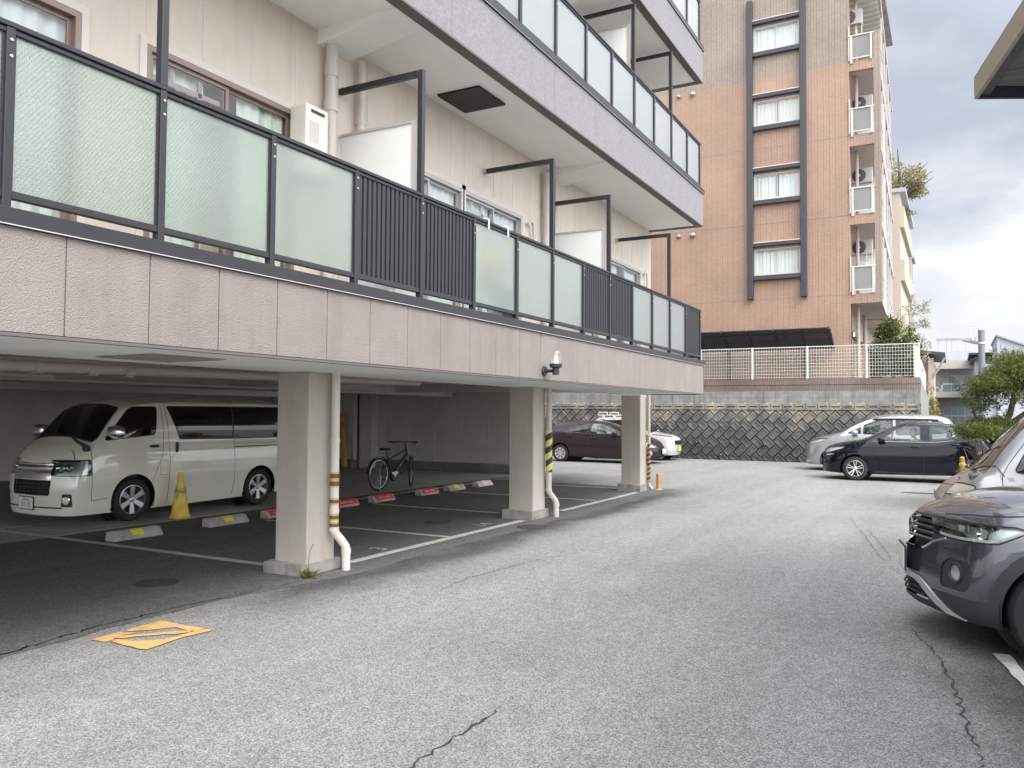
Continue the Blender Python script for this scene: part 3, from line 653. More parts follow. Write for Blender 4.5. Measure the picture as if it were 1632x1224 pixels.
# wall behind the balconies, floor by floor, with full-height sliding windows
unit = [(1.50, 3.58), (4.12, 5.76), (7.30, 8.77), (8.80, 10.40), (12.1, 13.3), (13.75, 15.50)]
wb = MB()
for f, (z0, z1, hz0, hz1) in enumerate(((2.60, 5.45, 2.86, 4.52), (5.61, 8.39, 6.2, 7.9), (8.55, 11.33, 9.15, 10.85), (11.4, 14.2, 12.1, 13.8))):
    ext_wall(wb, XA, XB, z0, z1, YW, YW + 0.16, [(a_, b_, hz0, hz1) for a_, b_ in unit])
wb.box(XA, XB, 5.95, YB, 2.40, 14.2); wb.box(XB, 19.6, 8.95, YB, 2.40, 14.2)
for f, (z0, z1, hz1) in enumerate(((2.75, 5.45, 4.60), (6.1, 8.39, 8.0), (9.05, 11.33, 10.9))):
    x = 4.67 - 0.545 * 14
    while x < XB - 0.05:
        inw = any(a_ - 0.08 < x < b_ + 0.08 for a_, b_ in unit)
        wb.box(x - 0.008, x + 0.008, YW - 0.004, YW + 0.01, hz1 if inw else z0, z1, 1); x += 0.545
wl = P(wb, 'wall', ['siding', 'siding_joint'])
for f, (hz0, h) in enumerate(((2.86, 1.66), (6.2, 1.7), (9.15, 1.7))):
    for i, (a_, b_) in enumerate(unit):
        fr = 'brown_alu' if a_ < 7 else 'grey_alu'
        w_ = window(B, (a_ - B.location.x, YW + 0.005 - B.location.y, hz0), (1, 0, 0), (0, -1, 0), b_ - a_, h, fr, 2, 'curtain_green' if i in (1, 4) else 'curtain', lattice=(i in (1, 3)), part=0.02 + 0.16 * (i in (1, 5)))
        t = MB(); z1 = hz0 + h
        for x0, x1, za, zb_ in ((a_ - 0.06, b_ + 0.06, z1, z1 + 0.055), (a_ - 0.06, a_, hz0, z1), (b_, b_ + 0.06, hz0, z1)): t.box(x0, x1, YW - 0.018, YW + 0.002, za, zb_)
        P(t, 'casing', 'siding_joint', w_)
# tapered beams carrying the upper balconies, drain pipes, partition boards and laundry frames
for zs in (5.45, 8.39, 11.33):
    for x in (0.9, 6.05, 11.30):
        b = MB(); b.prism([(YW + 0.02, zs + 0.01), (YF + 0.14, zs + 0.01), (YF + 0.14, zs - 0.004), (YW - 0.02, zs - 0.15), (YW + 0.02, zs - 0.15)], 'x', x, x + 0.47); P(b, 'balcony_beam', 'soffit', bevel=0.006)
def pipe(x, y, r, z0, z1, m='upvc', collars=(), name='drain_pipe'):
    b = MB(); b.tube([(x, y, z0), (x, y, z1)], r, 16)
    for c in collars: b.lathe([(r, -0.06), (r + 0.008, -0.06), (r + 0.008, 0.06), (r, 0.06)], (x, y, c), 'z', 16)
    for z in (z0 + (z1 - z0) * 0.3, z0 + (z1 - z0) * 0.75): b.box(x - 0.012, x + 0.012, y, YW + 0.02 if y > YF + 0.3 else y + 0.1, z - 0.012, z + 0.012); b.lathe([(r, -0.014), (r + 0.005, -0.014), (r + 0.005, 0.014), (r, 0.014)], (x, y, z), 'z', 16)
    return P(b, name, m, smooth=40)
for z0, z1 in ((2.75, 5.32), (6.12, 8.26), (9.06, 11.2)):
    pipe(6.16, 5.43, 0.062, z0, z1, collars=(z0 + 1.95, z0 + 2.3)); pipe(6.64, 5.44, 0.045, z0, z1); pipe(11.05, 5.43, 0.06, z0, z1, collars=(z0 + 2.1,)); pipe(11.40, 5.45, 0.045, z0, z1 + 0.08)
def hose(x, z):
    b = MB(); b.tube([(x, 5.47, z), (x + 0.05, 5.45, z + 0.06), (x + 0.12, 5.45, z + 0.03), (x + 0.15, 5.45, z - 0.15), (x + 0.12, 5.46, z - 0.45), (x + 0.13, 5.46, z - 0.8)], 0.022, 8); P(b, 'hose', 'upvc', smooth=50)
hose(10.52, 4.42); hose(15.58, 4.45)
def laundry(x, zt, z0, y0=4.50, y1=5.52, cut=0.0, board=None, brk=False):
    b = MB(); b.box(x - 0.026, x + 0.026, y0 - 0.03, y0 + 0.03, z0, zt); b.box(x - 0.026, x + 0.026, y0 + 0.03, y1 - cut, zt - 0.06, zt)
    f = P(b, 'laundry_frame', 'dark_metal', bevel=0.004)
    if brk: b = MB(); b.box(x - 0.03, x + 0.03, y1 - cut, y1 - cut + 0.07, zt - 0.062, zt + 0.004); P(b, 'bracket', 'steel', f)
    if board:
        b = MB(); b.box(x - 0.004, x + 0.004, y0 + 0.10, y1 - 0.02, z0 - 0.9, board - 0.025, 0); b.box(x - 0.016, x + 0.016, y0 + 0.06, y1 - 0.02, board - 0.025, board, 1); b.box(x - 0.016, x + 0.016, y0 + 0.06, y0 + 0.10, z0 - 0.9, board - 0.025, 1)
        P(b, 'partition_board', ['board', 'grey_alu'])
for x, brd, cut, brk in ((3.482, None, 0.0, False), (6.398, 4.49, 0.0, False), (9.314, None, 0.05, True), (11.258, 4.43, 0.1, False), (14.174, None, 0.05, True)):
    laundry(x, 4.97 if x < 7 else 4.92, 3.757, cut=cut, board=brd, brk=brk)
for x, brd in ((12.31, 7.98), (14.27, None), (8.39, None), (6.43, 7.95)):
    laundry(x, 8.30, 7.155, board=brd); laundry(x, 11.24, 10.10, board=(brd and brd + 2.94))
# drop ladder hatch in the soffit, ceiling hatch under the first balcony, clips on the rail
b = MB(); b.box(7.97, 8.60, 4.80, 5.38, 5.425, 5.449, 1); b.box(8.0, 8.57, 4.83, 5.35, 5.430, 5.436, 1); P(b, 'escape_hatch', ['navy_metal', 'black'])
b = MB(); b.box(3.85, 4.50, 5.0, 5.65, 2.052, 2.0595); b.box(3.87, 4.48, 5.02, 5.63, 2.046, 2.052); P(b, 'ceiling_hatch', 'plinth')
for x in (7.62, 8.06):
    b = MB(); b.tube([(x, 4.55, 3.70), (x, 4.55, 3.765), (x + 0.01, 4.50, 3.785), (x + 0.01, 4.455, 3.765), (x + 0.01, 4.455, 3.66)], 0.011, 8)
    o = b.build('rail_clip', 'white_paint', smooth=50); tag(o, 'white hook clip on the balcony rail, %s' % ('nearer the slatted panel' if x < 7.8 else 'at the far end of its glass pane'), 'clip', 'clips on the balcony rail')
T = thing('towel', 'yellow cloth hanging behind the figured glass pane right of the slatted panels', 'cloth', (8.30, 4.80, 0))
b = MB(); P_ = []
for i in range(13): x = -0.26 + 0.52 * i / 12; P_ += [(x, 0.012 * math.sin(i * 1.3), 3.05), (x, 0.010 * math.sin(i * 1.1), 3.62)]
b.add(P_, [(2 * i, 2 * i + 2, 2 * i + 3, 2 * i + 1) for i in range(12)]); b.build('cloth', 'cloth_yellow', T, smooth=60)
b = MB(); b.tube([(-0.32, 0.0, 3.62), (0.32, 0.0, 3.62)], 0.012, 8)
for x in (-0.3, 0.3): b.tube([(x, 0.0, 2.62), (x, 0.0, 3.62)], 0.010, 8)
b.build('rack', 'white_paint', T)
T = thing('bucket', 'light blue bucket standing behind the figured glass beside the yellow cloth', 'bucket', (8.42, 4.74, 2.66))
b = MB(); b.lathe([(0, 0.18), (0.095, 0.18), (0.14, 0.44), (0.15, 0.44), (0.15, 0.46), (0.13, 0.46), (0.09, 0.2), (0, 0.2)], n=24); b.build('body', 'bucket_blue', T, smooth=40)
b = MB(); b.box(-0.16, 0.16, -0.11, 0.11, 0.0, 0.18); b.build('step', 'white_paint', T, bevel=0.01)
# garage: ceiling beams, walls, services
b = MB()
for x in (0.9, 6.28, 11.31, 16.6): b.box(x, x + 0.42, 6.20, YB - 0.2, 2.16, 2.398)
b.box(XA, 19.3, 12.4, 12.8, 2.10, 2.397); b.box(16.6, 19.6, 6.4, 8.95, 2.20, 2.6)
P(b, 'ceiling_beam', 'siding_garage')
b = MB(); b.box(19.45, 19.6, 9.85, 15.3, 0.25, 2.40); b.box(19.15, 19.45, 15.15, 15.6, 0, 2.4); b.box(18.9, 19.05, 15.6, 17.0, 0.25, 2.4)
b.box(XA, 19.6, YB - 0.15, YB, 0, 2.4); b.box(19.3, 19.45, 16.9, YB, 0, 2.4); b.box(19.45, 19.6, 15.3, YB, 0, 2.4)
y = 10.4
while y < 15.2: b.box(19.438, 19.452, y - 0.006, y + 0.006, 0.27, 2.38, 1); y += 0.90
y = 15.75
while y < 17: b.box(18.888, 18.902, y - 0.006, y + 0.006, 0.27, 2.38, 1); y += 0.45
gw = P(b, 'garage_wall', ['siding_garage', 'siding_joint'])
b = MB(); b.box(19.36, 19.6, 9.8, 15.15, 0, 0.26); b.box(18.80, 19.05, 15.6, 17.0, 0, 0.26); P(b, 'footing', 'concrete_dark', gw, bevel=0.01)
b = MB(); b.tube([(-3, 7.6, 2.055), (4.2, 7.6, 2.06), (10.8, 7.6, 2.13)], 0.055, 14)
for x in (0.2, 2.2, 3.2, 4.6, 5.14, 5.55): b.lathe([(0.055, -0.05), (0.064, -0.05), (0.064, 0.05), (0.055, 0.05)], (x, 7.6, 2.06), 'x', 14)
b.tube([(-3, 8.0, 2.2), (12, 8.0, 2.22)], 0.045, 12); b.tube([(-3, 8.3, 2.26), (12, 8.3, 2.26)], 0.03, 10); b.tube([(4.45, 7.6, 2.06), (4.45, 9.5, 2.16)], 0.05, 12); b.tube([(-3, 11, 2.07), (14, 11, 2.08)], 0.03, 10); b.tube([(-3, 9.6, 2.05), (6, 9.6, 2.06)], 0.035, 10)
P(b, 'service_pipes', 'upvc', smooth=40)
# cable tray high on the back wall and its dark slots
b = MB(); b.box(4.0, 13.5, 13.2, 13.5, 1.98, 2.03); b.box(4.0, 13.5, 13.2, 13.22, 2.03, 2.1); P(b, 'cable_tray', 'grey_alu')
# drainpipes down the pillars, each with warning bands
def down(x, y, kind):
    b = MB(); r = 0.044
    if kind != 'thin': b.tube([(x, y, 2.06), (x, y, 0.46), (x + 0.005, y - 0.005, 0.40), (x + 0.05, y - 0.05, 0.32), (x + 0.085, y - 0.085, 0.25), (x + 0.09, y - 0.09, 0.18), (x + 0.09, y - 0.09, 0.0)], r, 16)
    else: b.tube([(x, y, 2.06), (x, y, 0.12), (x + 0.05, y - 0.06, 0.03)], 0.034, 12)
    for z in ((1.35, 0.62, 0.43) if kind != 'thin' else (1.2,)): b.lathe([(r, -0.02), (r + 0.007, -0.02), (r + 0.007, 0.02), (r, 0.02)], (x, y, z), 'z', 16); b.box(x - 0.01, x + 0.01, y, y + 0.06, z - 0.01, z + 0.01)
    if kind != 'thin': b.lathe([(r, -0.03), (r + 0.006, -0.03), (r + 0.006, 0.03), (r, 0.03)], (x + 0.09, y - 0.09, 0.20), 'z', 16)
    dp = P(b, 'downpipe', 'upvc_white' if kind == 'bands' else 'upvc', smooth=45)
    b = MB()
    if kind == 'bands':
        for z, h in ((0.985, 0.045), (0.905, 0.045), (0.72, 0.036), (0.555, 0.036), (0.475, 0.034)):
            b.lathe([(r, -h / 2), (r + 0.0035, -h / 2), (r + 0.0035, h / 2), (r, h / 2)], (x, y, z), 'z', 18, 1)
            for s in (-1, 1): b.lathe([(r, -0.009), (r + 0.003, -0.009), (r + 0.003, 0.009), (r, 0.009)], (x, y, z + s * (h / 2 + 0.0095)), 'z', 18, 0)
        P(b, 'warning_bands', ['hazard_yellow', 'tape_brown'], dp)
    else:
        z0, z1, rr, turns, n = (0.72, 1.38, r + 0.010, 3.3, 72) if kind == 'guard' else (0.18, 1.0, 0.038, 8, 80)
        Nn = 20
        for i in range(n):
            for k in range(Nn):
                za, zb_ = z0 + (z1 - z0) * i / n, z0 + (z1 - z0) * (i + 1) / n; t0, t1 = 2 * math.pi * k / Nn, 2 * math.pi * (k + 1) / Nn
                st = ((i + 0.5) / n * turns * 2 - (k + 0.5) / Nn * 2) % 2 < 1.0
                b.add([(x + rr * math.cos(t0), y + rr * math.sin(t0), za), (x + rr * math.cos(t1), y + rr * math.sin(t1), za), (x + rr * math.cos(t1), y + rr * math.sin(t1), zb_), (x + rr * math.cos(t0), y + rr * math.sin(t0), zb_)], [(0, 1, 2, 3)], int(st))
        P(b, 'striped_guard', ['hazard_pale' if kind == 'guard' else 'bollard_orange', 'black_plastic'], dp)
down(6.61, 5.70, 'bands'); down(11.72, 5.70, 'guard'); down(16.96, 5.84, 'thin')
# ------------------------------------------------------------------ things on and around the building
H = thing('water_heater', 'cream wall mounted gas water heater beside the drain pipe on the first balcony', 'water heater', (5.835, 5.515, 3.9))
b = MB(); b.box(-0.155, 0.155, -0.21, 0, 0, 0.66); b.build('case', 'heater_case', H, bevel=0.018, seg=3)
b = MB(); b.box(-0.09, 0.09, -0.218, -0.2, 0.585, 0.61); b.build('exhaust_slot', 'black_plastic', H)
b = MB()
for x in (-0.05, 0.05): b.tube([(x, -0.1, 0.0), (x, -0.1, -0.35), (x, -0.02, -0.5)], 0.014, 8)
b.build('water_pipes', 'upvc', H, smooth=40)
b = MB(); b.box(-0.11, 0.02, -0.2125, -0.205, 0.30, 0.50); b.build('notice', 'white_alu', H)

L_ = thing('wall_lamp', 'clear glass domed lamp on a black arm on the balcony face', 'wall lamp', (8.93, 4.42, 2.17))
b = MB(); b.lathe([(0, -0.03), (0.055, -0.028), (0.062, -0.012), (0.062, 0.0)], (0, 0, 0), 'y', 20); b.tube([(0, -0.02, 0.0), (0, -0.15, 0.0)], 0.02, 10); b.build('arm', 'black_plastic', L_, smooth=40)
b = MB(); b.lathe([(0, -0.05), (0.04, -0.05), (0.042, 0.03), (0.075, 0.045), (0.078, 0.085), (0.0, 0.085)], (0, -0.165, 0), 'z', 24); b.build('holder', 'black_plastic', L_, smooth=40)
b = MB(); b.lathe([(0.068, 0.085), (0.070, 0.15), (0.066, 0.20), (0.052, 0.235), (0.030, 0.255), (0.0, 0.262)], (0, -0.165, 0), 'z', 28); b.build('globe', 'lamp_glass', L_, smooth=80)
b = MB(); b.lathe([(0.0, 0.085), (0.032, 0.087), (0.032, 0.11), (0.026, 0.115), (0.028, 0.15), (0.018, 0.185), (0, 0.192)], (0, -0.165, 0), 'z', 16); b.build('bulb', 'lamp_globe_inner', L_, smooth=60)

for i, (x, y, z, ln, lab) in enumerate(((13.6, 10.4, 2.30, 0.62, 'dark ceiling light fitting over the parking floor nearer the second pillar'), (9.6, 10.0, 2.30, 0.62, 'grey box light fitting under the garage ceiling behind the first pillar'))):
    t = thing('ceiling_light', lab, 'ceiling light', (x, y, z), 0, 'ceiling lights in the garage')
    b = MB(); b.box(-ln / 2, ln / 2, -0.05, 0.05, 0.0, 0.10); b.build('housing', 'navy_metal' if i == 0 else 'grey_alu', t, bevel=0.008)
    b = MB(); b.box(-ln / 2 + 0.03, ln / 2 - 0.03, -0.04, 0.04, -0.03, 0.0); b.build('diffuser', 'board', t, bevel=0.01)

# wheel stops: sloped concrete blocks, two to a bay
def stop(x, y, plate, label, w=0.62):
    t = thing('wheel_stop', label, 'wheel stop', (x, y, 0.004), 0, 'wheel stops on the parking floor')
    b = MB(); b.prism([(-0.085, 0), (-0.085, 0.035), (-0.015, 0.115), (0.085, 0.115), (0.095, 0)], 'x', -w / 2, w / 2)
    b.build('block', 'stop_white' if plate == 'white' else 'stop_concrete', t, bevel=0.008)
    a0, a1 = Vector((0, -0.085, 0.035)), Vector((0, -0.015, 0.115)); n = Vector((0, -0.08, 0.07)).normalized()
    if plate in ('small', 'white', 'yellow'):
        b = MB(); pw = {'small': 0.09, 'white': 0.10, 'yellow': 0.10}[plate]
        q0, q1 = a0.lerp(a1, 0.2), a0.lerp(a1, 0.92)
        b.add([q0 + n * .004 + Vector((-pw, 0, 0)), q0 + n * .004 + Vector((pw, 0, 0)), q1 + n * .004 + Vector((pw, 0, 0)), q1 + n * .004 + Vector((-pw, 0, 0))], [(0, 1, 2, 3)])
        b.box(-pw, pw, -0.008, 0.05, 0.1165, 0.121); b.build('reflector', 'plate_yellow' if plate != 'white' else 'plate_white', t)
        if plate == 'small':
            b = MB()
            for k in range(5): b.box(-w / 2 + 0.02, -0.12, -0.005 + k * 0.018, 0.003 + k * 0.018, 0.1155, 0.1195); b.box(0.12, w / 2 - 0.02, -0.005 + k * 0.018, 0.003 + k * 0.018, 0.1155, 0.1195)
            b.build('ribs', 'stop_concrete', t)
    if plate == 'red':
        q0, q1 = a0.lerp(a1, 0.04), a0.lerp(a1, 0.96); ww = w / 2 - 0.05
        b = MB(); b.add([q0 + n * .004 + Vector((-ww, 0, 0)), q0 + n * .004 + Vector((ww, 0, 0)), q1 + n * .004 + Vector((ww, 0, 0)), q1 + n * .004 + Vector((-ww, 0, 0))], [(0, 1, 2, 3)])
        b.box(-ww, ww, -0.010, 0.075, 0.1165, 0.120)
        pl = b.build('plate', 'plate_red', t)
        b = MB(); path = []
        for k in range(60):
            u = k / 59; xx = -0.17 + 0.34 * u; zz = 0.5 + 0.16 * math.sin(u * 38) * (0.6 + 0.4 * math.sin(u * 9)); path.append(a0.lerp(a1, zz) + n * 0.007 + Vector((xx, 0, 0)))
        b.tube(path, 0.0035, 5); b.build('lettering', 'letter_white', pl)
    return t
stop(6.98, 9.34, 'small', 'grey concrete wheel stop with small yellow reflector, nearest the van\'s front wheel', 0.72)
stop(8.48, 9.34, 'small', 'grey concrete wheel stop with small yellow reflector, beside the yellow cone', 0.72)
stop(9.55, 9.36, 'red', 'wheel stop with red plate half hidden behind the first pillar')
stop(11.12, 9.36, 'red', 'wheel stop with red plate next to the first pillar\'s drainpipe')
stop(12.18, 9.36, 'red', 'wheel stop with red plate in front of the bicycle\'s rear wheel')
stop(13.66, 9.36, 'red', 'wheel stop with red plate just right of the bicycle\'s front wheel')
stop(14.72, 9.38, 'yellow', 'pale wheel stop with worn yellow reflector between a red one and a white one')
stop(15.90, 9.38, 'white', 'whitish wheel stop nearest the second pillar')

C_ = thing('traffic_cone', 'yellow traffic cone with green rope round its neck beside the white van', 'cone', (8.62, 10.50, 0.008))
b = MB(); b.lathe([(0.15, 0.03), (0.135, 0.06), (0.045, 0.60), (0.038, 0.68), (0.030, 0.70), (0, 0.70)], n=28); b.build('body', 'cone_yellow', C_, smooth=40)
b = MB(); b.prism([(0.158 * math.cos(t_), 0.158 * math.sin(t_)) for t_ in [R(a) for a in range(22, 382, 45)]], 'z', 0, 0.03); b.build('base', 'hazard_yellow', C_, bevel=0.006)
b = MB()
for k in range(3): b.tube([((0.082 - k * 0.006) * math.cos(t_), (0.082 - k * 0.006) * math.sin(t_), 0.40 + k * 0.022 + 0.015 * math.cos(t_ * 2 + k)) for t_ in [2 * math.pi * i / 20 for i in range(20)]], 0.008, 6, closed=True)
b.tube([(-0.07, -0.04, 0.41), (-0.10, -0.05, 0.33), (-0.105, -0.055, 0.29)], 0.007, 6); b.build('rope', 'rope_green', C_, smooth=50)

# leaning orange pole and other clutter against the far garage wall
o = MB(); o.tube([(18.45, 15.55, 0.06), (18.75, 15.95, 1.62)], 0.085, 14); tag(o.build('leaning_pole', 'pole_orange', smooth=40), 'orange tubular pole leaning on the garage wall behind the bicycle', 'pole')
T = thing('hand_cart', 'small dark upright hand cart standing left of the leaning orange pole', 'cart', (18.1, 16.1, 0))
b = MB()
for y in (-0.15, 0.15): b.tube([(0, y, 0.1), (0, y, 0.95)], 0.016, 8)
b.tube([(0, -0.22, 0.95), (0, 0.22, 0.95)], 0.018, 8); b.tube([(0, -0.15, 0.5), (0, 0.15, 0.5)], 0.014, 8); b.box(-0.25, 0.02, -0.2, 0.2, 0.06, 0.1); b.build('frame', 'black_plastic', T, smooth=40)
for y in (-0.2, 0.2):
    b = MB(); b.lathe([(0, -0.02), (0.075, -0.02), (0.075, 0.02), (0, 0.02)], (0.03, y, 0.079), 'y', 16); b.build('wheel', 'rubber', T, smooth=40)

# short posts
def bollard(x, y, h, r, label):
    t = thing('bollard', label, 'bollard', (x, y, 0), 0, 'short orange posts')
    b = MB(); b.tube([(0, 0, 0), (0, 0, h)], r, 16); b.lathe([(r, h), (r * 0.6, h + r * 0.5), (0, h + r * 0.6)], n=16); b.build('post', 'bollard_orange', t, smooth=40)
    b = MB(); b.lathe([(r * 2.0, 0), (r * 2.0, 0.012), (r, 0.02)], n=16); b.build('foot', 'hazard_yellow', t)
    return t
bollard(17.25, 5.72, 0.34, 0.045, 'short orange bollard at the foot of the third pillar'); 
bb = bollard(18.6, -0.12, 0.82, 0.045, 'orange post between the black hatchback and the silver van')
b = MB(); b.lathe([(0.055, 0.0), (0.058, 0.05), (0.046, 0.06)], (0, 0, 0.66), 'z', 16); b.build('collar', 'hazard_yellow', bb)

def leaves(b, centres, n, size, g, flat=1.0, up=0.3, asp=0.45):
    """n little leaf blades scattered through each (centre, radii) clump"""
    for (c, rad) in centres:
        for _ in range(n):
            while True:
                p = Vector((g.uniform(-1, 1), g.uniform(-1, 1), g.uniform(-1, 1)))
                if p.length < 1: break
            p = Vector((p.x * rad[0], p.y * rad[1], p.z * rad[2])) + Vector(c)
            d = Vector((g.gauss(0, 1), g.gauss(0, 1), g.gauss(up, 0.8) * flat)).normalized(); s = size * g.uniform(0.6, 1.35)
            w = d.cross(Vector((g.gauss(0, 1), g.gauss(0, 1), g.gauss(0, 1)))).normalized() * s * asp * 0.5
            b.add([p, p + d * s * 0.5 + w, p + d * s, p + d * s * 0.5 - w], [(0, 1, 2, 3)])
W_ = thing('weed', 'tuft of yellow green weed at the foot of the first pillar', 'weed', (6.20, 5.66, 0))
b = MB(); g = random.Random(5)
for k in range(46):
    a = g.uniform(0, 2 * math.pi); ln = g.uniform(0.06, 0.15); el = g.uniform(0.25, 1.2); d = Vector((math.cos(a) * math.cos(el), math.sin(a) * math.cos(el), math.sin(el))); s = Vector((-math.sin(a), math.cos(a), 0)) * g.uniform(0.008, 0.018)
    p = Vector((g.uniform(-.04, .04), g.uniform(-.03, .03), 0.0)); q1 = p + d * ln * 0.55; q2 = p + d * ln + Vector((0, 0, -0.03))
    b.add([p, q1 + s, q2, q1 - s], [(0, 1, 2, 3)])
b.build('leaves', 'weed_leaf', W_)
b = MB(); b.tube([(0, 0, 0), (0.0, 0.01, 0.16), (0.015, 0.0, 0.27), (0.045, -0.01, 0.33), (0.055, -0.01, 0.32)], 0.003, 5); b.build('stem', 'twig', W_)

# bicycle
K = thing('bicycle', 'black electric bicycle on its stand with white rimmed wheels in the garage', 'bicycle', (13.69, 10.62, 0.008), R(-1))
RW = 0.325
def cycle_wheel(parent, name, org, rot):
    e = MB(); M = Matrix.Translation(org) @ Matrix.Rotation(rot, 4, 'Z')
    t = MB(); t.M = M; t.tube([(RW * math.cos(a), 0, RW * math.sin(a)) for a in [2 * math.pi * i / 40 for i in range(40)]], 0.022, 8, closed=True); w = t.build(name, 'rubber', parent, smooth=60)
    t = MB(); t.M = M; t.tube([((RW - 0.032) * math.cos(a), 0, (RW - 0.032) * math.sin(a)) for a in [2 * math.pi * i / 40 for i in range(40)]], 0.011, 8, closed=True); t.build('rim', 'alloy_bright' if rot == 0 else 'black_plastic', w, smooth=60)
    t = MB(); t.M = M
    for i in range(28):
        a = 2 * math.pi * i / 28; s = 0.025 if i % 2 else -0.025; t.tube([(0.02 * math.cos(a + 0.5), s, 0.02 * math.sin(a + 0.5)), ((RW - 0.035) * math.cos(a), 0, (RW - 0.035) * math.sin(a))], 0.0012, 4)
    t.tube([(0, -0.05, 0), (0, 0.05, 0)], 0.022, 10); t.build('spokes', 'steel', w)
    return w
ra, fa = Vector((0, 0, RW + 0.022)), Vector((1.16, 0.02, RW + 0.022)); ST = R(30)
cycle_wheel(K, 'rear_wheel', ra, 0.0); cycle_wheel(K, 'front_wheel', fa, ST)
bbk, seat_t, head_t, head_b = Vector((0.46, 0, 0.29)), Vector((0.30, 0, 0.66)), Vector((0.93, 0, 0.86)), Vector((0.985, 0, 0.70))
b = MB(); b.tube([bbk, seat_t], 0.021, 10); b.tube([seat_t + Vector((0.01, 0, -0.03)), head_t + Vector((0, 0, -.03))], 0.021, 10); b.tube([bbk + Vector((0.02, 0, 0.03)), head_b + Vector((-0.01, 0, 0.03))], 0.040, 12); b.tube([head_t + Vector((-0.01, 0, 0.03)), head_b + Vector((0.005, 0, -0.02))], 0.024, 12)
for s in (-0.055, 0.055): b.tube([bbk + Vector((0, s * 0.6, 0)), ra + Vector((0, s, 0))], 0.010, 8); b.tube([seat_t + Vector((0.01, s * 0.3, -0.06)), ra + Vector((0, s, 0))], 0.009, 8)
b.build('frame', 'black_plastic', K, smooth=40)
fd = Vector((math.sin(-ST), math.cos(ST), 0)); b = MB()
for s in (-0.055, 0.055): b.tube([head_b + Vector((0.005, 0, -0.03)) + fd * s * 0.7, head_b + Vector((0.06, 0.01, -0.16)) + fd * s, fa + fd * s], 0.013, 8)
b.build('fork', 'black_plastic', K, smooth=40)
b = MB(); hc = head_t + Vector((-0.04, 0, 0.14)); b.tube([head_t, hc], 0.014, 10); b.tube([hc - fd * 0.30 + Vector((-0.10, -.03, 0.0)), hc - fd * 0.12, hc + fd * 0.12, hc + fd * 0.30 + Vector((-0.10, -.03, 0.0))], 0.012, 8)
for s in (-1, 1): b.tube([hc + fd * s * 0.20 + Vector((-0.05, -.01, 0)), hc + fd * s * 0.31 + Vector((-0.105, -.03, 0))], 0.018, 8); b.tube([hc + fd * s * 0.16 + Vector((0.01, 0, -0.01)), hc + fd * s * 0.27 + Vector((-0.03, 0, -0.05))], 0.006, 6)
b.build('handlebar', 'black_plastic', K, smooth=40)
b = MB(); b.tube([seat_t, seat_t + Vector((-0.05, 0, 0.17))], 0.013, 8); sp_ = b.build('seat_post', 'black_plastic', K, smooth=40)
b = MB(); c = seat_t + Vector((-0.06, 0, 0.18)); prof = [(-0.15, 0.075), (-0.10, 0.082), (-0.02, 0.06), (0.05, 0.032), (0.13, 0.02)]
Pp, F_ = [], []
for x, w in prof: Pp += [c + Vector((x, -w, 0.0)), c + Vector((x, -w * 0.7, 0.04)), c + Vector((x, 0, 0.05 + (0.01 if x < -0.09 else 0))), c + Vector((x, w * 0.7, 0.04)), c + Vector((x, w, 0.0))]
for i in range(len(prof) - 1):
    for k in range(4): F_.append((i * 5 + k, i * 5 + k + 1, i * 5 + 6 + k, i * 5 + 5 + k))
F_ += [(0, 1, 2, 3, 4), (24, 23, 22, 21, 20), tuple(i * 5 for i in range(5)) + tuple(i * 5 + 4 for i in range(4, -1, -1))]
b.add(Pp, F_); b.build('saddle', 'rubber', K, smooth=60)
b = MB(); b.lathe([(0, -0.05), (0.085, -0.05), (0.095, -0.03), (0.095, 0.03), (0.085, 0.05), (0, 0.05)], (0.49, 0, 0.27), 'y', 20); mo = b.build('motor', 'black_plastic', K, smooth=40)
b = MB(); b.prism([(0.37, 0.37), (0.58, 0.38), (0.60, 0.34), (0.54, 0.31), (0.53, 0.26), (0.47, 0.26), (0.45, 0.31), (0.37, 0.34)], 'y', -0.066, -0.05); b.build('motor_cover', 'white_paint', mo, bevel=0.006)
b = MB(); b.tube([(0.49, -0.07, 0.27), (0.63, -0.08, 0.33)], 0.010, 6); b.box(0.59, 0.67, -0.17, -0.08, 0.325, 0.345); b.tube([(0.49, 0.07, 0.27), (0.35, 0.08, 0.21)], 0.010, 6); b.box(0.31, 0.39, 0.08, 0.17, 0.20, 0.22); b.build('pedals', 'black_plastic', K)
b = MB()
for a in range(20, 175, 6):
    t0, t1 = R(a), R(a + 6); rr = RW + 0.045
    b.add([(rr * math.cos(t0), -.03, ra.z + rr * math.sin(t0)), (rr * math.cos(t0), .03, ra.z + rr * math.sin(t0)), (rr * math.cos(t1), .03, ra.z + rr * math.sin(t1)), (rr * math.cos(t1), -.03, ra.z + rr * math.sin(t1))], [(0, 1, 2, 3)])
b.build('mudguard', 'black_plastic', K)
b = MB(); b.box(-0.385, -0.37, -0.02, 0.02, 0.50, 0.53); b.build('reflector', 'tail_red', K)
b = MB(); b.tube([(-0.01, -0.06, RW), (-0.10, -0.12, 0.01)], 0.009, 6); b.tube([(-0.10, -0.12, 0.012), (-0.02, -0.17, 0.012)], 0.008, 6); b.build('stand', 'steel', K)
b = MB(); b.box(-0.02, 0.02, -0.012, 0.012, 0, 0.22); b.M = None
o = b.build('battery_decal', 'plate_white', K); o.location = (0.66, -0.035, 0.47); o.rotation_euler = (0, R(42), 0); o.scale = (0.2, 0.3, 0.35)
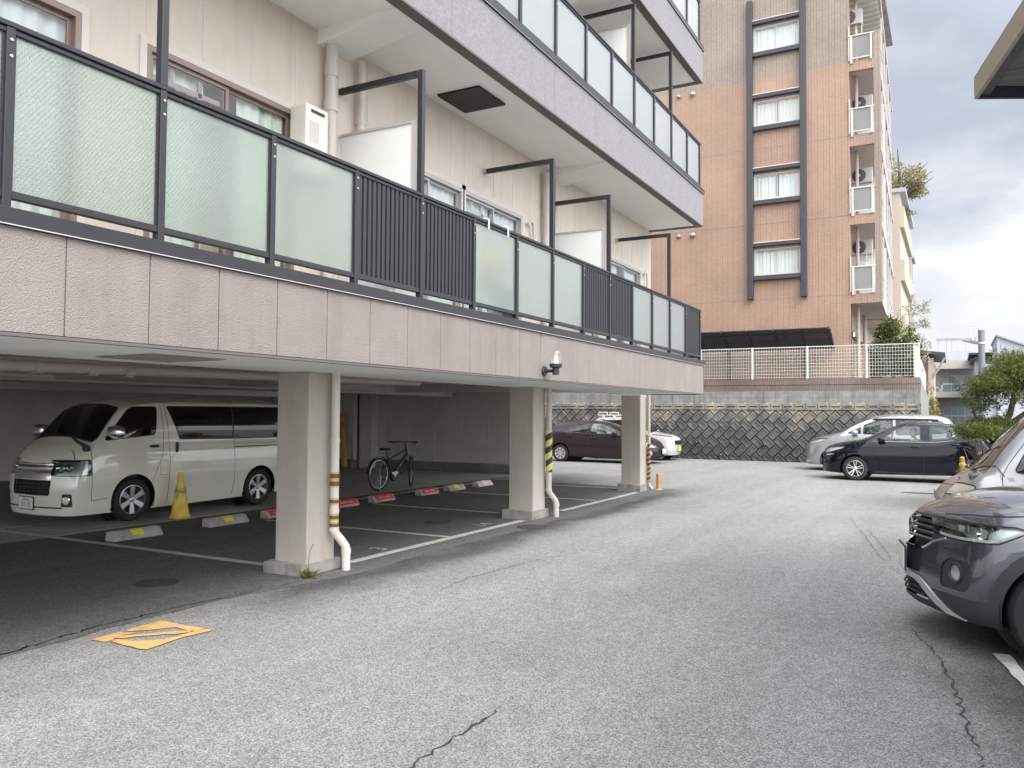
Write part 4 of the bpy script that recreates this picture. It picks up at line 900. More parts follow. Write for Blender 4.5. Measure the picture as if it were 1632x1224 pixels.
# ------------------------------------------------------------------ block retaining wall with tiled kerb and concrete band
V = thing('retaining_wall', 'dark weathered herringbone block retaining wall topped by grey concrete and brown tile', 'retaining wall', (29.75, 5, 0))
def VP(b, name, mats, parent=None, **kw):
    b.v = [tuple(Vector(v) - Vector((29.75, 5, 0))) for v in b.v]; return b.build(name, mats, parent or V, **kw)
b = MB(); s2 = math.sqrt(0.5); Lb, tb = 0.425, 0.28; pitch = tb / s2
def block(cy, cz, ang, seed):
    """one slanted face block: joint gap, chamfered rim, recessed panel with a raised U rib"""
    g = random.Random(seed); ca, sa = math.cos(ang), math.sin(ang)
    def W(a, c, d): return (29.83 + d + 0.055 * (cz + a * sa + c * ca) , cy + a * ca - c * sa, cz + a * sa + c * ca)
    hl, hw = Lb / 2 - 0.006, tb / 2 - 0.006; j = g.uniform(-.014, .010)
    r = [[(-hl, -hw), (hl, -hw), (hl, hw), (-hl, hw)]]
    for ins in (0.022, 0.060, 0.078): r.append([(math.copysign(abs(x) - ins, x), math.copysign(abs(y) - ins, y)) for x, y in r[0]])
    dep = [0.005, -0.040 + j, -0.040 + j, -0.022 + j]
    Pn = [W(x, y, dep[k]) for k in range(4) for x, y in r[k]]
    F = [(4 * k + i, 4 * k + (i + 1) % 4, 4 * k + 4 + (i + 1) % 4, 4 * k + 4 + i) for k in range(3) for i in range(4)] + [(12, 13, 14, 15)]
    b.add(Pn, F)
row_h = Lb * s2; z = 0.02; off = 0.0; par = 0
for row in range(-1, 8):
    zc = row * row_h + 0.06; ang = R(45) if row % 2 == 0 else R(-45)
    # offsets alternate so the square ends of one course sit in the notches of the next
    oy = (tb * s2) * (row % 2) * 1.0 + (row // 2) * 0.0
    for i in range(-2, 40):
        cy = -0.1 + oy + i * pitch
        if cy < 1.22 or cy > 16 or zc > 2.0: continue
        block(cy, zc, ang, row * 100 + i)
    b_ = None
b.prism([(29.855, -0.1), (30.5, -0.1), (30.5, 1.86), (29.96, 1.86)], 'y', 0.98, 16)
VP(b, 'block_face', 'block_stone')
b = MB(); y = 1.02; k = 0
while y < 16:
    w = 0.395; b.box(29.86, 30.6, y + 0.006, y + w - 0.006, 1.83, 2.05); y += w
VP(b, 'cap_course', 'block_stone', bevel=0.012)
b = MB(); y = 1.02
while y < 15.8: b.box(29.855, 29.862, y + 0.07, y + 0.33, 1.93, 1.965); y += 0.395
VP(b, 'drain_slots', 'crack')
b = MB(); y = 0.98; g = random.Random(11)
while y < 16:
    w = 0.42
    for r_ in range(2): b.box(29.95 + g.uniform(0, .006), 30.6, y + 0.003, y + w - 0.003, 2.05 + r_ * 0.225 + 0.002, 2.05 + (r_ + 1) * 0.225 - 0.002)
    y += w
VP(b, 'concrete_band', 'concrete')
b = MB(); b.box(29.99, 30.36, 0.98, 16, 2.50, 2.93); b.box(29.975, 30.38, 0.97, 16, 2.72, 2.735)
VP(b, 'tile_kerb', 'tile_band')
b = MB(); b.prism([(30.61, -0.1), (44, -0.1), (44, 2.22), (30.61, 2.91)], 'y', 0.985, 1.25); VP(b, 'side_wall', 'concrete')
b = MB()
for y, z in ((8.45, 0.62), (6.0, 0.6), (7.55, 0.17), (4.8, 0.1), (9.9, 0.16), (3.4, 0.7)): b.lathe([(0.05, -0.09), (0.05, 0.02), (0.036, 0.02), (0.036, -0.09)], (29.80 + 0.05 * z, y, z), 'x', 14, 0); b.lathe([(0, -0.06), (0.036, -0.06)], (29.80 + 0.05 * z, y, z), 'x', 14, 1)
VP(b, 'weep_pipes', ['grey_alu', 'black'])

# mesh fence on the kerb, white panel fence round the corner
F_ = thing('mesh_fence', 'white welded mesh fence with thin posts on the tiled kerb of the retaining wall', 'fence', (30.15, 5, 2.93))
posts = [1.02 + 2.0 * k for k in range(8)]
posts[1] = 2.62
b = MB(); y = 1.0
while y < 15.2: b.box(-0.004, 0.004, y - 5 - 0.005, y - 5 + 0.005, 0.04, 1.14); y += 0.090
for k in range(10): zz = 0.06 + k * 0.12; b.box(-0.012, -0.004, 1.0 - 5, 15.2 - 5, zz - 0.006, zz + 0.006)
b.box(-0.02, 0.02, -4, 10.2, 1.12, 1.15); b.build('mesh_panel', 'fence_white', F_)
for y in (1.02, 2.62, 4.55, 6.45, 8.35, 10.3, 12.3):
    b = MB(); b.box(-0.03, 0.03, y - 5 - 0.028, y - 5 + 0.028, -0.03, 1.16); b.build('post', 'fence_white', F_, bevel=0.006)
S_ = thing('panel_fence', 'white slatted panel fence running back from the corner of the mesh fence', 'fence', (30.2, 1.12, 2.9))
b = MB(); n = 22
for i in range(n):
    x0, x1 = 0.2 + i * 0.45, 0.2 + (i + 1) * 0.45 - 0.02; z = -0.50 * i / n; b.box(x0, x1, -0.02, 0.02, z + 0.03, z + 1.12)
b.build('panel', 'fence_white', S_)
for i in range(6):
    b = MB(); x = 0.18 + i * 1.8; z = -0.1 * i; b.box(x - .02, x + .02, 0.02, 0.06, z - 0.35, z + 1.15); b.build('post', 'fence_white', S_)

# ------------------------------------------------------------------ orange tiled apartment block behind
O = thing('tiled_apartment_building', 'orange and taupe tiled apartment block with dark ladder frame round its windows', 'apartment building', (32, 3.3, 2.9))
OL = Vector((32, 3.3, 2.9))
ROT = R(1.7)
def OP(b, name, mats, parent=None, **kw):
    b.v = [tuple(Vector(v) - OL) for v in b.v]; return b.build(name, mats, parent or O, **kw)
def yz_wall(b, y0, y1, z0, z1, x0, x1, holes, m=0):
    ys = y0
    for h0, h1, hz0, hz1 in holes:
        if h0 > ys: b.box(x0, x1, ys, h0, z0, z1, m)
        b.box(x0, x1, h0, h1, z0, hz0, m); b.box(x0, x1, h0, h1, hz1, z1, m); ys = h1
    b.box(x0, x1, ys, y1, z0, z1, m)
wz = [(7.03, 8.06), (9.96, 10.98), (12.86, 13.86), (15.78, 16.78), (18.7, 19.7)]
b = MB(); z0 = 2.9
cut = 14.72
levels = [2.9, 8.9, 11.9, cut, 17.6, 20.6]
for (za, zb_), (h0, h1) in zip(((2.9, 9.0), (9.0, 12.0), (12.0, cut)), wz[:3]): yz_wall(b, 3.3, 16, za, zb_, 32.0, 32.2, [(5.02, 6.77, h0, h1)], 0)
for (za, zb_), (h0, h1) in zip(((cut, 17.8), (17.8, 21.0)), wz[3:]): yz_wall(b, 3.3, 16, za, zb_, 32.0, 32.2, [(5.02, 6.77, h0, h1)], 1)
b.box(32.55, 46, 3.75, 16, 2.9, 20.9, 0)
b.box(32.2, 32.55, 3.3, 3.75, 2.9, 21, 0); b.box(32.2, 32.55, 7.5, 16, 2.9, 20.9, 0)
# balcony end bay: tile bands between the openings and the taupe corner pier
for za, zb_ in ((5.75, 6.09), (8.66, 9.02), (11.57, 11.97), (14.38, 14.74)): b.box(32.0, 32.15, 2.46, 3.3, za, zb_, 0)
b.box(32.0, 32.18, 2.235, 2.46, 5.75, 15.75, 1)
OP(b, 'wall', ['tile_orange', 'tile_taupe'])
b = MB()
for z in (6.09, 9.02, 11.97): b.box(31.995, 32.003, 2.46, 16, z - 0.014, z + 0.014)
OP(b, 'floor_joints', 'joint_dark')
# balcony slabs along the side, soffit, front edge and white rails in steep perspective
def side(x): return 2.235 + (x - 32) * 0.031
for i, z in enumerate((5.75, 8.70, 11.60, 14.42, 17.4)):
    b = MB(); b.add([(32.16, side(32.16) + 0.02, z), (46, side(46), z), (46, 4.0, z), (32.16, 4.0, z), (32.16, side(32.16) + 0.02, z + 0.22), (46, side(46), z + 0.22), (46, 4.0, z + 0.22), (32.16, 4.0, z + 0.22)], [(0, 3, 2, 1), (4, 5, 6, 7), (0, 1, 5, 4), (1, 2, 6, 5), (2, 3, 7, 6), (3, 0, 4, 7)]); sl = OP(b, 'balcony_slab', 'pink_render')
    b = MB()
    if i < 4:
        for x in (34.6, 37.0, 39.4, 41.8, 44.2): b.box(x - 0.03, x + 0.03, side(x) + 0.02, side(x) + 0.08, z + 0.22, z + 2.9)
        M0 = [(32.2, side(32.2) + .03), (46, side(46) + .03)]
        for zz in (1.15,): b.add([(M0[0][0], M0[0][1], z + zz), (M0[1][0], M0[1][1], z + zz), (M0[1][0], M0[1][1], z + zz + .06), (M0[0][0], M0[0][1], z + zz + .06), (M0[0][0], M0[0][1] + .05, z + zz), (M0[1][0], M0[1][1] + .05, z + zz), (M0[1][0], M0[1][1] + .05, z + zz + .06), (M0[0][0], M0[0][1] + .05, z + zz + .06)], [(0, 1, 2, 3), (7, 6, 5, 4), (3, 2, 6, 7), (4, 5, 1, 0)])
        OP(b, 'side_rail', 'white_alu', sl)
        b = MB(); b.add([(32.25, side(32.25) + .05, z + .3), (46, side(46) + .05, z + .3), (46, side(46) + .05, z + 1.14), (32.25, side(32.25) + .05, z + 1.14)], [(0, 1, 2, 3)]); OP(b, 'side_screen', 'far_grey', sl)
b = MB()
for y, z in ((2.9, 5.742), (2.9, 5.742)): pass
b.box(37.5, 37.62, 2.75, 3.35, 5.70, 5.748); b.box(41.4, 41.52, 2.85, 3.45, 5.70, 5.748); OP(b, 'soffit_lights', 'grey_alu')
# recess: rear pipes, side wall panels, partition
b = MB(); b.box(32.2, 46, 3.72, 3.75, 5.97, 20.8); OP(b, 'recess_wall', 'pink_render')
b = MB()
for z0 in (5.97, 8.92, 11.82, 14.64): b.box(33.6, 35.2, 3.705, 3.722, z0 + 0.1, z0 + 2.1)
OP(b, 'balcony_doors', 'far_glass')
b = MB(); b.tube([(32.75, 3.12, 2.9), (32.75, 3.12, 21)], 0.06, 12); b.tube([(36.2, 3.2, 2.9), (36.2, 3.2, 5.75)], 0.08, 12); OP(b, 'drain_pipe', 'pink_render', smooth=40)
b = MB()
for z0 in (5.97, 8.92, 11.82): b.box(35.55, 35.6, 2.36, 3.7, z0, z0 + 2.4)
OP(b, 'partition', 'board')
# ground floor below the balcony
b = MB(); b.box(32.2, 46, 3.55, 3.72, 4.9, 5.75); b.box(32.15, 32.35, 3.30, 3.40, 2.9, 5.75); OP(b, 'lintel_band', 'pink_render')
b = MB(); b.box(33.2, 34.4, 3.71, 3.74, 2.9, 4.8); b.box(35.6, 37.2, 3.71, 3.74, 2.9, 4.8); OP(b, 'entrance_doors', 'brown_alu')
b = MB(); b.box(31.94, 31.998, 3.15, 3.28, 4.46, 4.72); OP(b, 'meter_box', 'black_plastic', bevel=0.02); b = MB(); b.box(31.92, 31.945, 3.16, 3.22, 4.52, 4.68); OP(b, 'meter_window', 'board')
# dark ladder frame
b = MB()
for y0, y1, zt in ((6.77, 6.98, 17.82), (4.80, 5.02, 20.9)): b.box(31.80, 31.998, y0, y1, 6.10, zt)
for h0, h1 in wz[:4]:
    b.box(31.84, 31.998, 5.02, 6.77, h1 + 0.07, h1 + 0.20); b.box(31.84, 31.998, 5.02, 6.77, h0 - 0.20, h0 - 0.03)
lf = OP(b, 'ladder_frame', 'navy_metal', bevel=0.012)
for h0, h1 in wz[:4]: b = MB(); b.box(31.83, 31.998, 5.02, 6.77, h1 + 0.202, h1 + 0.235); OP(b, 'flashing', 'white_alu', lf)
for i, (h0, h1) in enumerate(wz):
    window(O, Vector((32.04, 6.76, h0)) - OL, (0, -1, 0), (-1, 0, 0), 1.73, h1 - h0, 'white_alu', 2, ('curtain', 'curtain', 'curtain_warm', 'curtain', 'curtain')[i], fw=0.05, part=(0.0, 0.05, 0.03, 0.0, 0.05)[i], gap=0.04)
# round vent caps with rain streaks
for z in (8.86, 11.75, 14.60, 17.5):
    for y, r in ((9.74, 0.085), (9.17, 0.115)):
        b = MB(); b.lathe([(r, 0.02), (r, -0.02), (r * 0.9, -0.07), (r * 0.55, -0.11), (0, -0.125)], (32.0, y, z), 'x', 16); vc = OP(b, 'vent_cap', 'steel', smooth=50)
        b = MB(); b.box(31.885, 31.93, y - r * 0.6, y + r * 0.6, z - r * 0.55, z - r * 0.15); OP(b, 'vent_slot', 'black', vc)
# glazed balcony ends
for z in (6.21, 9.12, 12.07, 14.80):
    b = MB(); h = 0.90
    b.box(31.93, 31.99, 2.44, 3.32, z + h - 0.05, z + h); b.box(31.94, 31.99, 2.50, 3.24, z, z + 0.045)
    for y0, y1, zz in ((2.50, 2.57, z - 0.10), (3.17, 3.24, z - 0.16)): b.box(31.935, 31.992, y0, y1, zz, z + h - 0.05)
    b.box(31.95, 31.985, 3.27, 3.31, z - 0.05, z + h + 0.35)
    er = OP(b, 'end_railing', 'white_alu', bevel=0.005)
    b = MB(); b.box(31.965, 31.972, 2.57, 3.17, z + 0.045, z + h - 0.05); OP(b, 'end_pane', 'grey_glass', er)
# top-floor sloping roof slats seen through the end opening
b = MB()
for i in range(9): b.box(32.3 + i * 0.42, 32.36 + i * 0.42, 2.4, 3.7, 17.30, 17.39)
b.box(32.2, 36.2, 2.4, 3.7, 17.385, 17.40)
OP(b, 'roof_slats', 'white_paint')
b = MB(); b.box(31.95, 46, 2.6, 16, 20.9, 21.05); OP(b, 'roof', 'concrete')
# air conditioners on brackets in the balcony ends
for ax_, ay_, z, lab in ((32.75, 3.27, 16.05, 'outdoor air conditioner on the topmost taupe floor of the tiled block'), (33.2, 2.98, 12.87, 'outdoor air conditioner in the balcony end just below the taupe tile'), (33.2, 3.01, 10.10, 'outdoor air conditioner in the middle balcony end of the orange tiled block'), (33.2, 3.03, 7.36, 'outdoor air conditioner above the laundry hanger in the lowest balcony end')):
    A = thing('air_conditioner', lab, 'air conditioner', (ax_, ay_, z), 0, 'air conditioners on the tiled block balconies')
    b = MB(); b.box(-0.14, 0.14, -0.39, 0.39, 0.36, 0.92); b.build('case', 'ac_case', A, bevel=0.015)
    b = MB(); b.lathe([(0.24, -0.150), (0.225, -0.155), (0.0, -0.146)], (0, 0.07, 0.64), 'x', 28, 0); b.lathe([(0.06, -0.160), (0, -0.162)], (0, 0.07, 0.64), 'x', 14, 1); b.build('fan_grille', ['navy_metal', 'ac_case'], A, smooth=40)
    for y in (-0.36, 0.36): b = MB(); b.box(-0.03, 0.03, y - .015, y + .015, -0.75, 0.33); b.box(-0.14, 0.14, y - .015, y + .015, 0.33, 0.36); b.build('bracket', 'white_alu', A)
Lh = thing('laundry_hanger', 'white folding laundry hanger with pegs in the lowest balcony end', 'laundry hanger', (32.9, 2.83, 7.36))
b = MB(); b.tube([(0, 0, 0.35), (0, 0, 0.05)], 0.012, 6); b.box(-0.015, 0.015, -0.36, 0.36, 0.02, 0.05); b.tube([(0, -0.36, 0.03), (0, 0, 0.16), (0, 0.36, 0.03)], 0.008, 6); b.build('frame', 'white_paint', Lh)
b = MB(); g = random.Random(2)
for k in range(12): y = -0.33 + k * 0.06; b.box(-0.012, 0.012, y - 0.012, y + 0.012, -0.10 - g.uniform(0, .06), 0.02)
b.box(-0.02, 0.02, -0.05, 0.05, -0.34, 0.0); b.build('pegs', 'board', Lh)

# cream block beyond, in line with the balconies
Y2 = thing('cream_building', 'cream and yellow walled building in line beyond the tiled block', 'building', (46.5, 6, 2.9))
b = MB(); b.box(0, 9.5, -3.62, 10, 0, 10.4); b.box(9.6, 12, -3.75, 6, 0, 8.6); b.build('wall', 'far_cream', Y2)
b = MB()
for z in (2.9, 5.8, 8.6): b.box(0.2, 9.4, -3.80, -3.625, z, z + 1.1)
b.build('balcony', 'yellow_cream', Y2)
b = MB()
for z in (1.0, 3.9, 6.8):
    b.box(10.2, 11.4, -3.77, -3.752, z + 0.4, z + 1.7)
b.build('window', 'far_glass', Y2)
b = MB(); b.box(-0.1, 9.7, -3.9, 10.1, 10.4, 10.6); b.box(9.6, 12.1, -3.9, 6.1, 8.6, 8.75); b.build('roof', 'far_white', Y2)

# curved bicycle shelter behind the fence
Q = thing('bike_shelter', 'low curved dark bicycle shelter against the orange tiled wall', 'shelter', (31.15, 8, 2.9))
def arc(t): return (0.78 - 1.38 * t, 1.22 + 0.66 * math.sin(t * 1.45))
b = MB(); n = 12; P_ = []
for i in range(n + 1):
    x, z = arc(i / n); P_ += [(x, -4.1, z), (x, 7.5, z)]
b.add(P_, [(2 * i, 2 * i + 1, 2 * i + 3, 2 * i + 2) for i in range(n)]); sh = b.build('roof_sheet', 'roof_dark', Q)
so = sh.modifiers.new('thick', 'SOLIDIFY'); so.thickness = 0.02
for y in [-4.1 + 0.95 * k for k in range(12)]:
    b = MB(); b.tube([(arc(i / n)[0], y, arc(i / n)[1] - 0.025) for i in range(n + 1)], 0.03 if int(round((y + 4.1) / 0.95)) % 2 else 0.05, 6); b.build('rib', 'black_plastic', Q)
for y in (-3.1, -0.3, 2.5, 5.3): b = MB(); b.box(0.62, 0.72, y - .05, y + .05, 0, 1.6); b.build('post', 'navy_metal', Q)
b = MB()
for t in (0.33, 0.66): x, z = arc(t); b.box(x - .012, x + .012, -4.1, 7.5, z - 0.05, z - 0.022)
b.build('purlins', 'black_plastic', Q)
# ------------------------------------------------------------------ house on the right whose eave enters the frame
E_ = thing('house_eave', 'dark boarded eave with brown fascia of the house on the right', 'house', (8.0, -0.18, 4.39))
e1, e2 = Vector((0.19, -0.38, 0)), Vector((-1.62, -0.33, 0))
c0 = Vector((0, 0, 0)); A1 = c0 + e1 * 9; A2 = c0 + e2 * 5.5; A3 = A1 + e2 * 5.5
def q3(p, z): return (p.x, p.y, z)
b = MB(); t_ = e2.normalized() * 0.17 + e1.normalized() * 0.13
C1, C2, C3_, C4_ = c0 + t_, A1 + e2.normalized() * 0.17, A3, A2 + e1.normalized() * 0.13
b.add([q3(p, 0.05) for p in (C1, C2, C3_, C4_)], [(0, 1, 2, 3)]); b.build('soffit_boards', 'eave_board', E_)
b = MB(); b.add([q3(p, z) for z in (0.0, 0.185) for p in (c0, A2, A2 + e1.normalized() * 0.03, c0 + e1.normalized() * 0.03)], [(0, 3, 2, 1), (4, 5, 6, 7), (0, 1, 5, 4), (1, 2, 6, 5), (2, 3, 7, 6), (3, 0, 4, 7)]); b.build('fascia', 'eave_fascia', E_)
b = MB(); b.add([q3(p, z) for z in (0.0, 0.185) for p in (c0 + e1.normalized() * 0.03, A1, A1 + e2.normalized() * 0.03, c0 + e1.normalized() * 0.03 + e2.normalized() * 0.03)], [(0, 3, 2, 1), (4, 5, 6, 7), (0, 1, 5, 4), (1, 2, 6, 5), (2, 3, 7, 6), (3, 0, 4, 7)]); b.build('gutter_board', 'navy_metal', E_)
b = MB(); k1, k2 = e1.normalized(), e2.normalized()
b.add([q3(p, z) for z in (0.02, 0.06) for p in (c0 + k1 * .03, A2 + k1 * .03, A2 + k1 * .12, c0 + k1 * .12 + k2 * .0)], [(0, 3, 2, 1), (4, 5, 6, 7), (2, 3, 7, 6)]); b.build('eave_trim', 'roof_dark', E_)
b = MB(); b.add([q3(p, 0.19) for p in (c0, A1, A3, A2)] + [q3((A1 + A3) / 2 + e1, 1.6), q3((A1 + A3) / 2 + e1 - e2, 1.6)], [(0, 3, 2, 1), (0, 1, 5), (0, 5, 4, 3), (3, 4, 2), (1, 2, 4, 5)]); b.build('roof', 'roof_dark', E_)
b = MB()
wx0, wy1 = -7.5, -6.0
b.box(wx0, -3.2, wy1 - 3, wy1 + 0.6, -4.39, 0.04); b.build('wall', 'siding', E_)
# ------------------------------------------------------------------ vegetation
def tree(name, label, cat, loc, trunk, clumps, n, size, leafm, barkm='bark', group=None, seed=1, flat=1.0, up=0.3, asp=0.45):
    """trunk = list of (path, radii); clumps = list of (centre, radii) in local metres"""
    t = thing(name, label, cat, loc, 0, group); g = random.Random(seed)
    b = MB()
    for path, rad in trunk: b.tube(path, rad, 8)
    b.build('trunk', barkm, t, smooth=60)
    b = MB(); leaves(b, clumps, n, size, g, flat, up, asp); b.build('crown', leafm, t)
    return t
g = random.Random(21)
def pads(cx, cy, cz, rx, ry, rz, k, g, sc=0.42):
    o = []
    for _ in range(k):
        a, r = g.uniform(0, 6.28), math.sqrt(g.uniform(0, 1)); x, y = cx + rx * r * math.cos(a), cy + ry * r * math.sin(a)
        z = cz + rz * (1 - r * r) * 0.8 + g.uniform(-rz, rz) * 0.35; s = sc * g.uniform(0.7, 1.2); o.append(((x, y, z), (s, s, s * 0.55)))
    return o
PX, PY = 16.6, -0.80
cl = pads(0.1, -0.15, 1.90, 0.95, 0.66, 0.62, 60, g, 0.29) + pads(0.0, -0.45, 2.20, 0.6, 0.42, 0.42, 20, g, 0.26) + pads(-0.3, 0.30, 1.22, 0.85, 0.48, 0.20, 34, g, 0.22) + pads(0.2, -0.1, 1.20, 0.6, 0.5, 0.15, 8, g, 0.22) + pads(0.3, -0.9, 1.75, 0.6, 0.6, 0.4, 10, g, 0.25)
tree('pine_tree', 'dark green garden pine with layered needle pads behind the silver van', 'tree', (PX, PY, 0.1),
     [([(-0.15, 0.25, 0), (-0.12, 0.28, 0.5), (0.0, 0.20, 1.0), (0.05, -0.05, 1.6), (0.1, -0.2, 2.3)], [0.085, 0.075, 0.065, 0.05, 0.03]), ([(-0.02, 0.2, 0.95), (-0.3, 0.4, 1.2)], [0.045, 0.02]), ([(0.0, 0.18, 1.0), (0.1, 0.48, 1.55), (0.12, 0.55, 1.8)], [0.035, 0.02, 0.012]), ([(0.03, 0.0, 1.4), (0.3, -0.5, 1.8)], [0.04, 0.02]), ([(0.0, 0.3, 0.5), (0.1, 0.6, 1.1)], [0.03, 0.015])],
     cl, 330, 0.075, 'pine_leaf', seed=3, flat=0.8, up=0.9, asp=0.18)
g = random.Random(5)
cl = [((g.uniform(-0.25, 0.3), g.uniform(-0.28, 0.40), z), (0.10, 0.10, 0.10)) for z in [0.5 + 0.05 * i for i in range(36)]] + [((0.1, -0.40 - 0.13 * i, 1.9 + 0.16 * i), (0.07, 0.07, 0.09)) for i in range(6)] + [((0, 0.28 + 0.06 * i, 1.65 + 0.10 * i), (0.08, 0.06, 0.06)) for i in range(7)]
tree('slender_shrub', 'thin loose shrub with reddish and green leaves in front of the lamp pole', 'shrub', (17.6, -0.62, 0.1),
     [([(0, 0.1, 0), (0.02, 0.15, 0.8), (0.0, 0.3, 1.7), (0, 0.55, 2.2)], [0.018, 0.014, 0.009, 0.004]), ([(0.05, -0.05, 0), (0.05, -0.1, 0.9), (0.1, -0.4, 1.9), (0.1, -0.85, 2.75)], [0.018, 0.015, 0.01, 0.004]), ([(-0.05, 0.2, 0), (-0.1, 0.3, 1.2)], [0.014, 0.006]), ([(0.0, 0.0, 0.2), (-0.1, -0.15, 1.4)], [0.014, 0.005]), ([(0.02, 0.15, 0.6), (-0.1, 0.5, 1.0)], [0.01, 0.004])],
     cl, 42, 0.050, 'shrub_leaf', 'twig', seed=6, asp=0.4)
g = random.Random(9)
cl = [((g.uniform(-0.35, 0.35), g.uniform(-0.4, 0.45), 0.1 + 0.8 * g.random() ** 1.6), (0.16, 0.16, 0.12)) for i in range(34)]
tree('low_bush', 'straggly low bush with olive and russet leaves beside the black hatchback', 'bush', (18.7, -0.55, 0.1), [([(0, 0, 0), (-0.1, 0.2, 0.6)], [0.015, 0.005]), ([(0.05, 0.1, 0), (0.1, 0.4, 0.9)], [0.015, 0.005]), ([(0, -0.1, 0), (0.05, -0.3, 0.8)], [0.015, 0.005])], cl, 70, 0.055, 'red_leaf', 'twig', seed=7)
g = random.Random(12)
cl = [((g.uniform(-0.4, 0.4), g.uniform(-0.5, 0.5), 0.15 + 0.5 * g.random()), (0.2, 0.2, 0.16)) for i in range(22)]
tree('green_bush', 'leafy green bush at the foot of the pine', 'bush', (17.2, -0.95, 0.1), [([(0, 0, 0), (0, 0, 0.5)], [0.02, 0.008])], cl, 90, 0.055, 'hedge_leaf', 'twig', seed=8)
# behind the mesh fence
g = random.Random(31)
cl = [((g.uniform(-0.9, 0.9), g.uniform(-0.72, 0.62), 0.35 + 1.35 * g.random()), (0.34, 0.30, 0.32)) for i in range(46)] + [((g.uniform(-0.5, 0.5), g.uniform(-0.2, 0.5), 1.75 + 0.5 * g.random()), (0.28, 0.24, 0.28)) for i in range(10)]
tree('garden_tree', 'bushy dark green tree behind the right end of the mesh fence', 'tree', (33.6, 1.98, 2.9), [([(0, 0, 0), (0, 0.1, 1.2), (0.1, 0.1, 2.6)], [0.08, 0.06, 0.02]), ([(0, 0, 0.6), (0.3, -0.4, 1.8)], [0.04, 0.015])], cl, 95, 0.13, 'hedge_leaf', seed=4)
g = random.Random(33)
cl = [((g.uniform(-0.5, 0.5), g.uniform(-0.62, 0.5), 1.1 + 2.4 * g.random()), (0.18, 0.17, 0.16)) for i in range(40)] + [((0, 0.0, 3.7), (0.12, 0.08, 0.2))]
tree('pale_shrub', 'pale flowering shrub with loose whitish foliage above the fence corner', 'shrub', (36.6, 1.45, 2.7), [([(0, 0, 0), (0, 0.1, 1.8), (0, 0.15, 3.6)], [0.04, 0.025, 0.006]), ([(0, 0, 0.5), (0.2, -0.4, 2.3)], [0.025, 0.006]), ([(0, 0, 0.5), (-0.2, 0.4, 2.2)], [0.025, 0.006])], cl, 30, 0.10, 'bloom_leaf', 'twig', seed=5)
g = random.Random(35)
cl = [((g.uniform(-1.2, 1.2), y_, 2.2 + (1.9 - 0.5 * abs(y_ + 0.2)) * g.random() ** 0.8), (0.42, 0.36, 0.22)) for y_ in [g.uniform(-0.75, 1.3) for _ in range(34)]] + [((g.uniform(-1, 1), g.uniform(-0.2, 1.2), 1.0 + 0.5 * g.random()), (0.35, 0.3, 0.16)) for i in range(12)] + [((0, 0.9, 4.5), (0.3, 0.3, 0.4))]
tree('roof_tree', 'yellow green tree growing out over the roof edge beyond the tiled block', 'tree', (50.0, 2.15, 11.6), [([(0, 1.5, 0), (0, 0.9, 1.5), (0, 0.4, 3.2), (0, 0.5, 5)], [0.16, 0.12, 0.08, 0.02])] + [([(0, 0.8, 1.6), (g.uniform(-.6, .6), g.uniform(-.8, 0.2), 2.8), (g.uniform(-1, 1), g.uniform(-1.4, -0.4), g.uniform(2.6, 4.2))], [0.06, 0.04, 0.012]) for _ in range(9)], cl, 95, 0.14, 'gold_leaf', seed=6)
g = random.Random(37)
cl = [((g.uniform(-0.3, 0.3), g.uniform(-0.18, 0.18), 0.3 + 2.7 * g.random()), (0.2, 0.14, 0.2)) for i in range(22)]
tree('wall_creeper', 'yellowish creeper climbing the post at the end of the panel fence', 'creeper', (40.2, 0.90, 0.0), [([(0, 0, 0), (0, 0, 3)], [0.03, 0.01])], cl, 34, 0.13, 'gold_leaf', 'twig', seed=9)

# ------------------------------------------------------------------ lamp pole
D = thing('street_lamp', 'grey steel lamp pole with slim light arm pointing left', 'street lamp', (24.0, -0.625, 0))
b = MB(); b.lathe([(0.075, 0), (0.075, 3.80), (0.078, 3.80), (0.078, 3.86), (0, 3.87)], n=16); b.lathe([(0.13, 0), (0.13, 0.02), (0.075, 0.03)], n=16); b.build('pole', 'pole_grey', D, smooth=40)
b = MB(); b.lathe([(0.078, 3.50), (0.092, 3.50), (0.092, 3.55), (0.078, 3.55)], n=16); b.tube([(0, 0.07, 3.54), (0, 0.20, 3.56)], 0.02, 8); b.build('clamp', 'white_alu', D)
b = MB(); b.prism([(0.08, 3.50), (0.20, 3.52), (0.44, 3.60), (0.45, 3.62), (0.20, 3.60), (0.08, 3.57)], 'x', -0.05, 0.05); b.build('lamp_head', 'pole_grey', D, bevel=0.008)
b = MB(); b.lathe([(0.04, 3.60), (0.04, 3.64), (0.02, 3.66), (0, 3.66)], (0, 0.20, 0), n=12); b.build('sensor', 'white_alu', D)

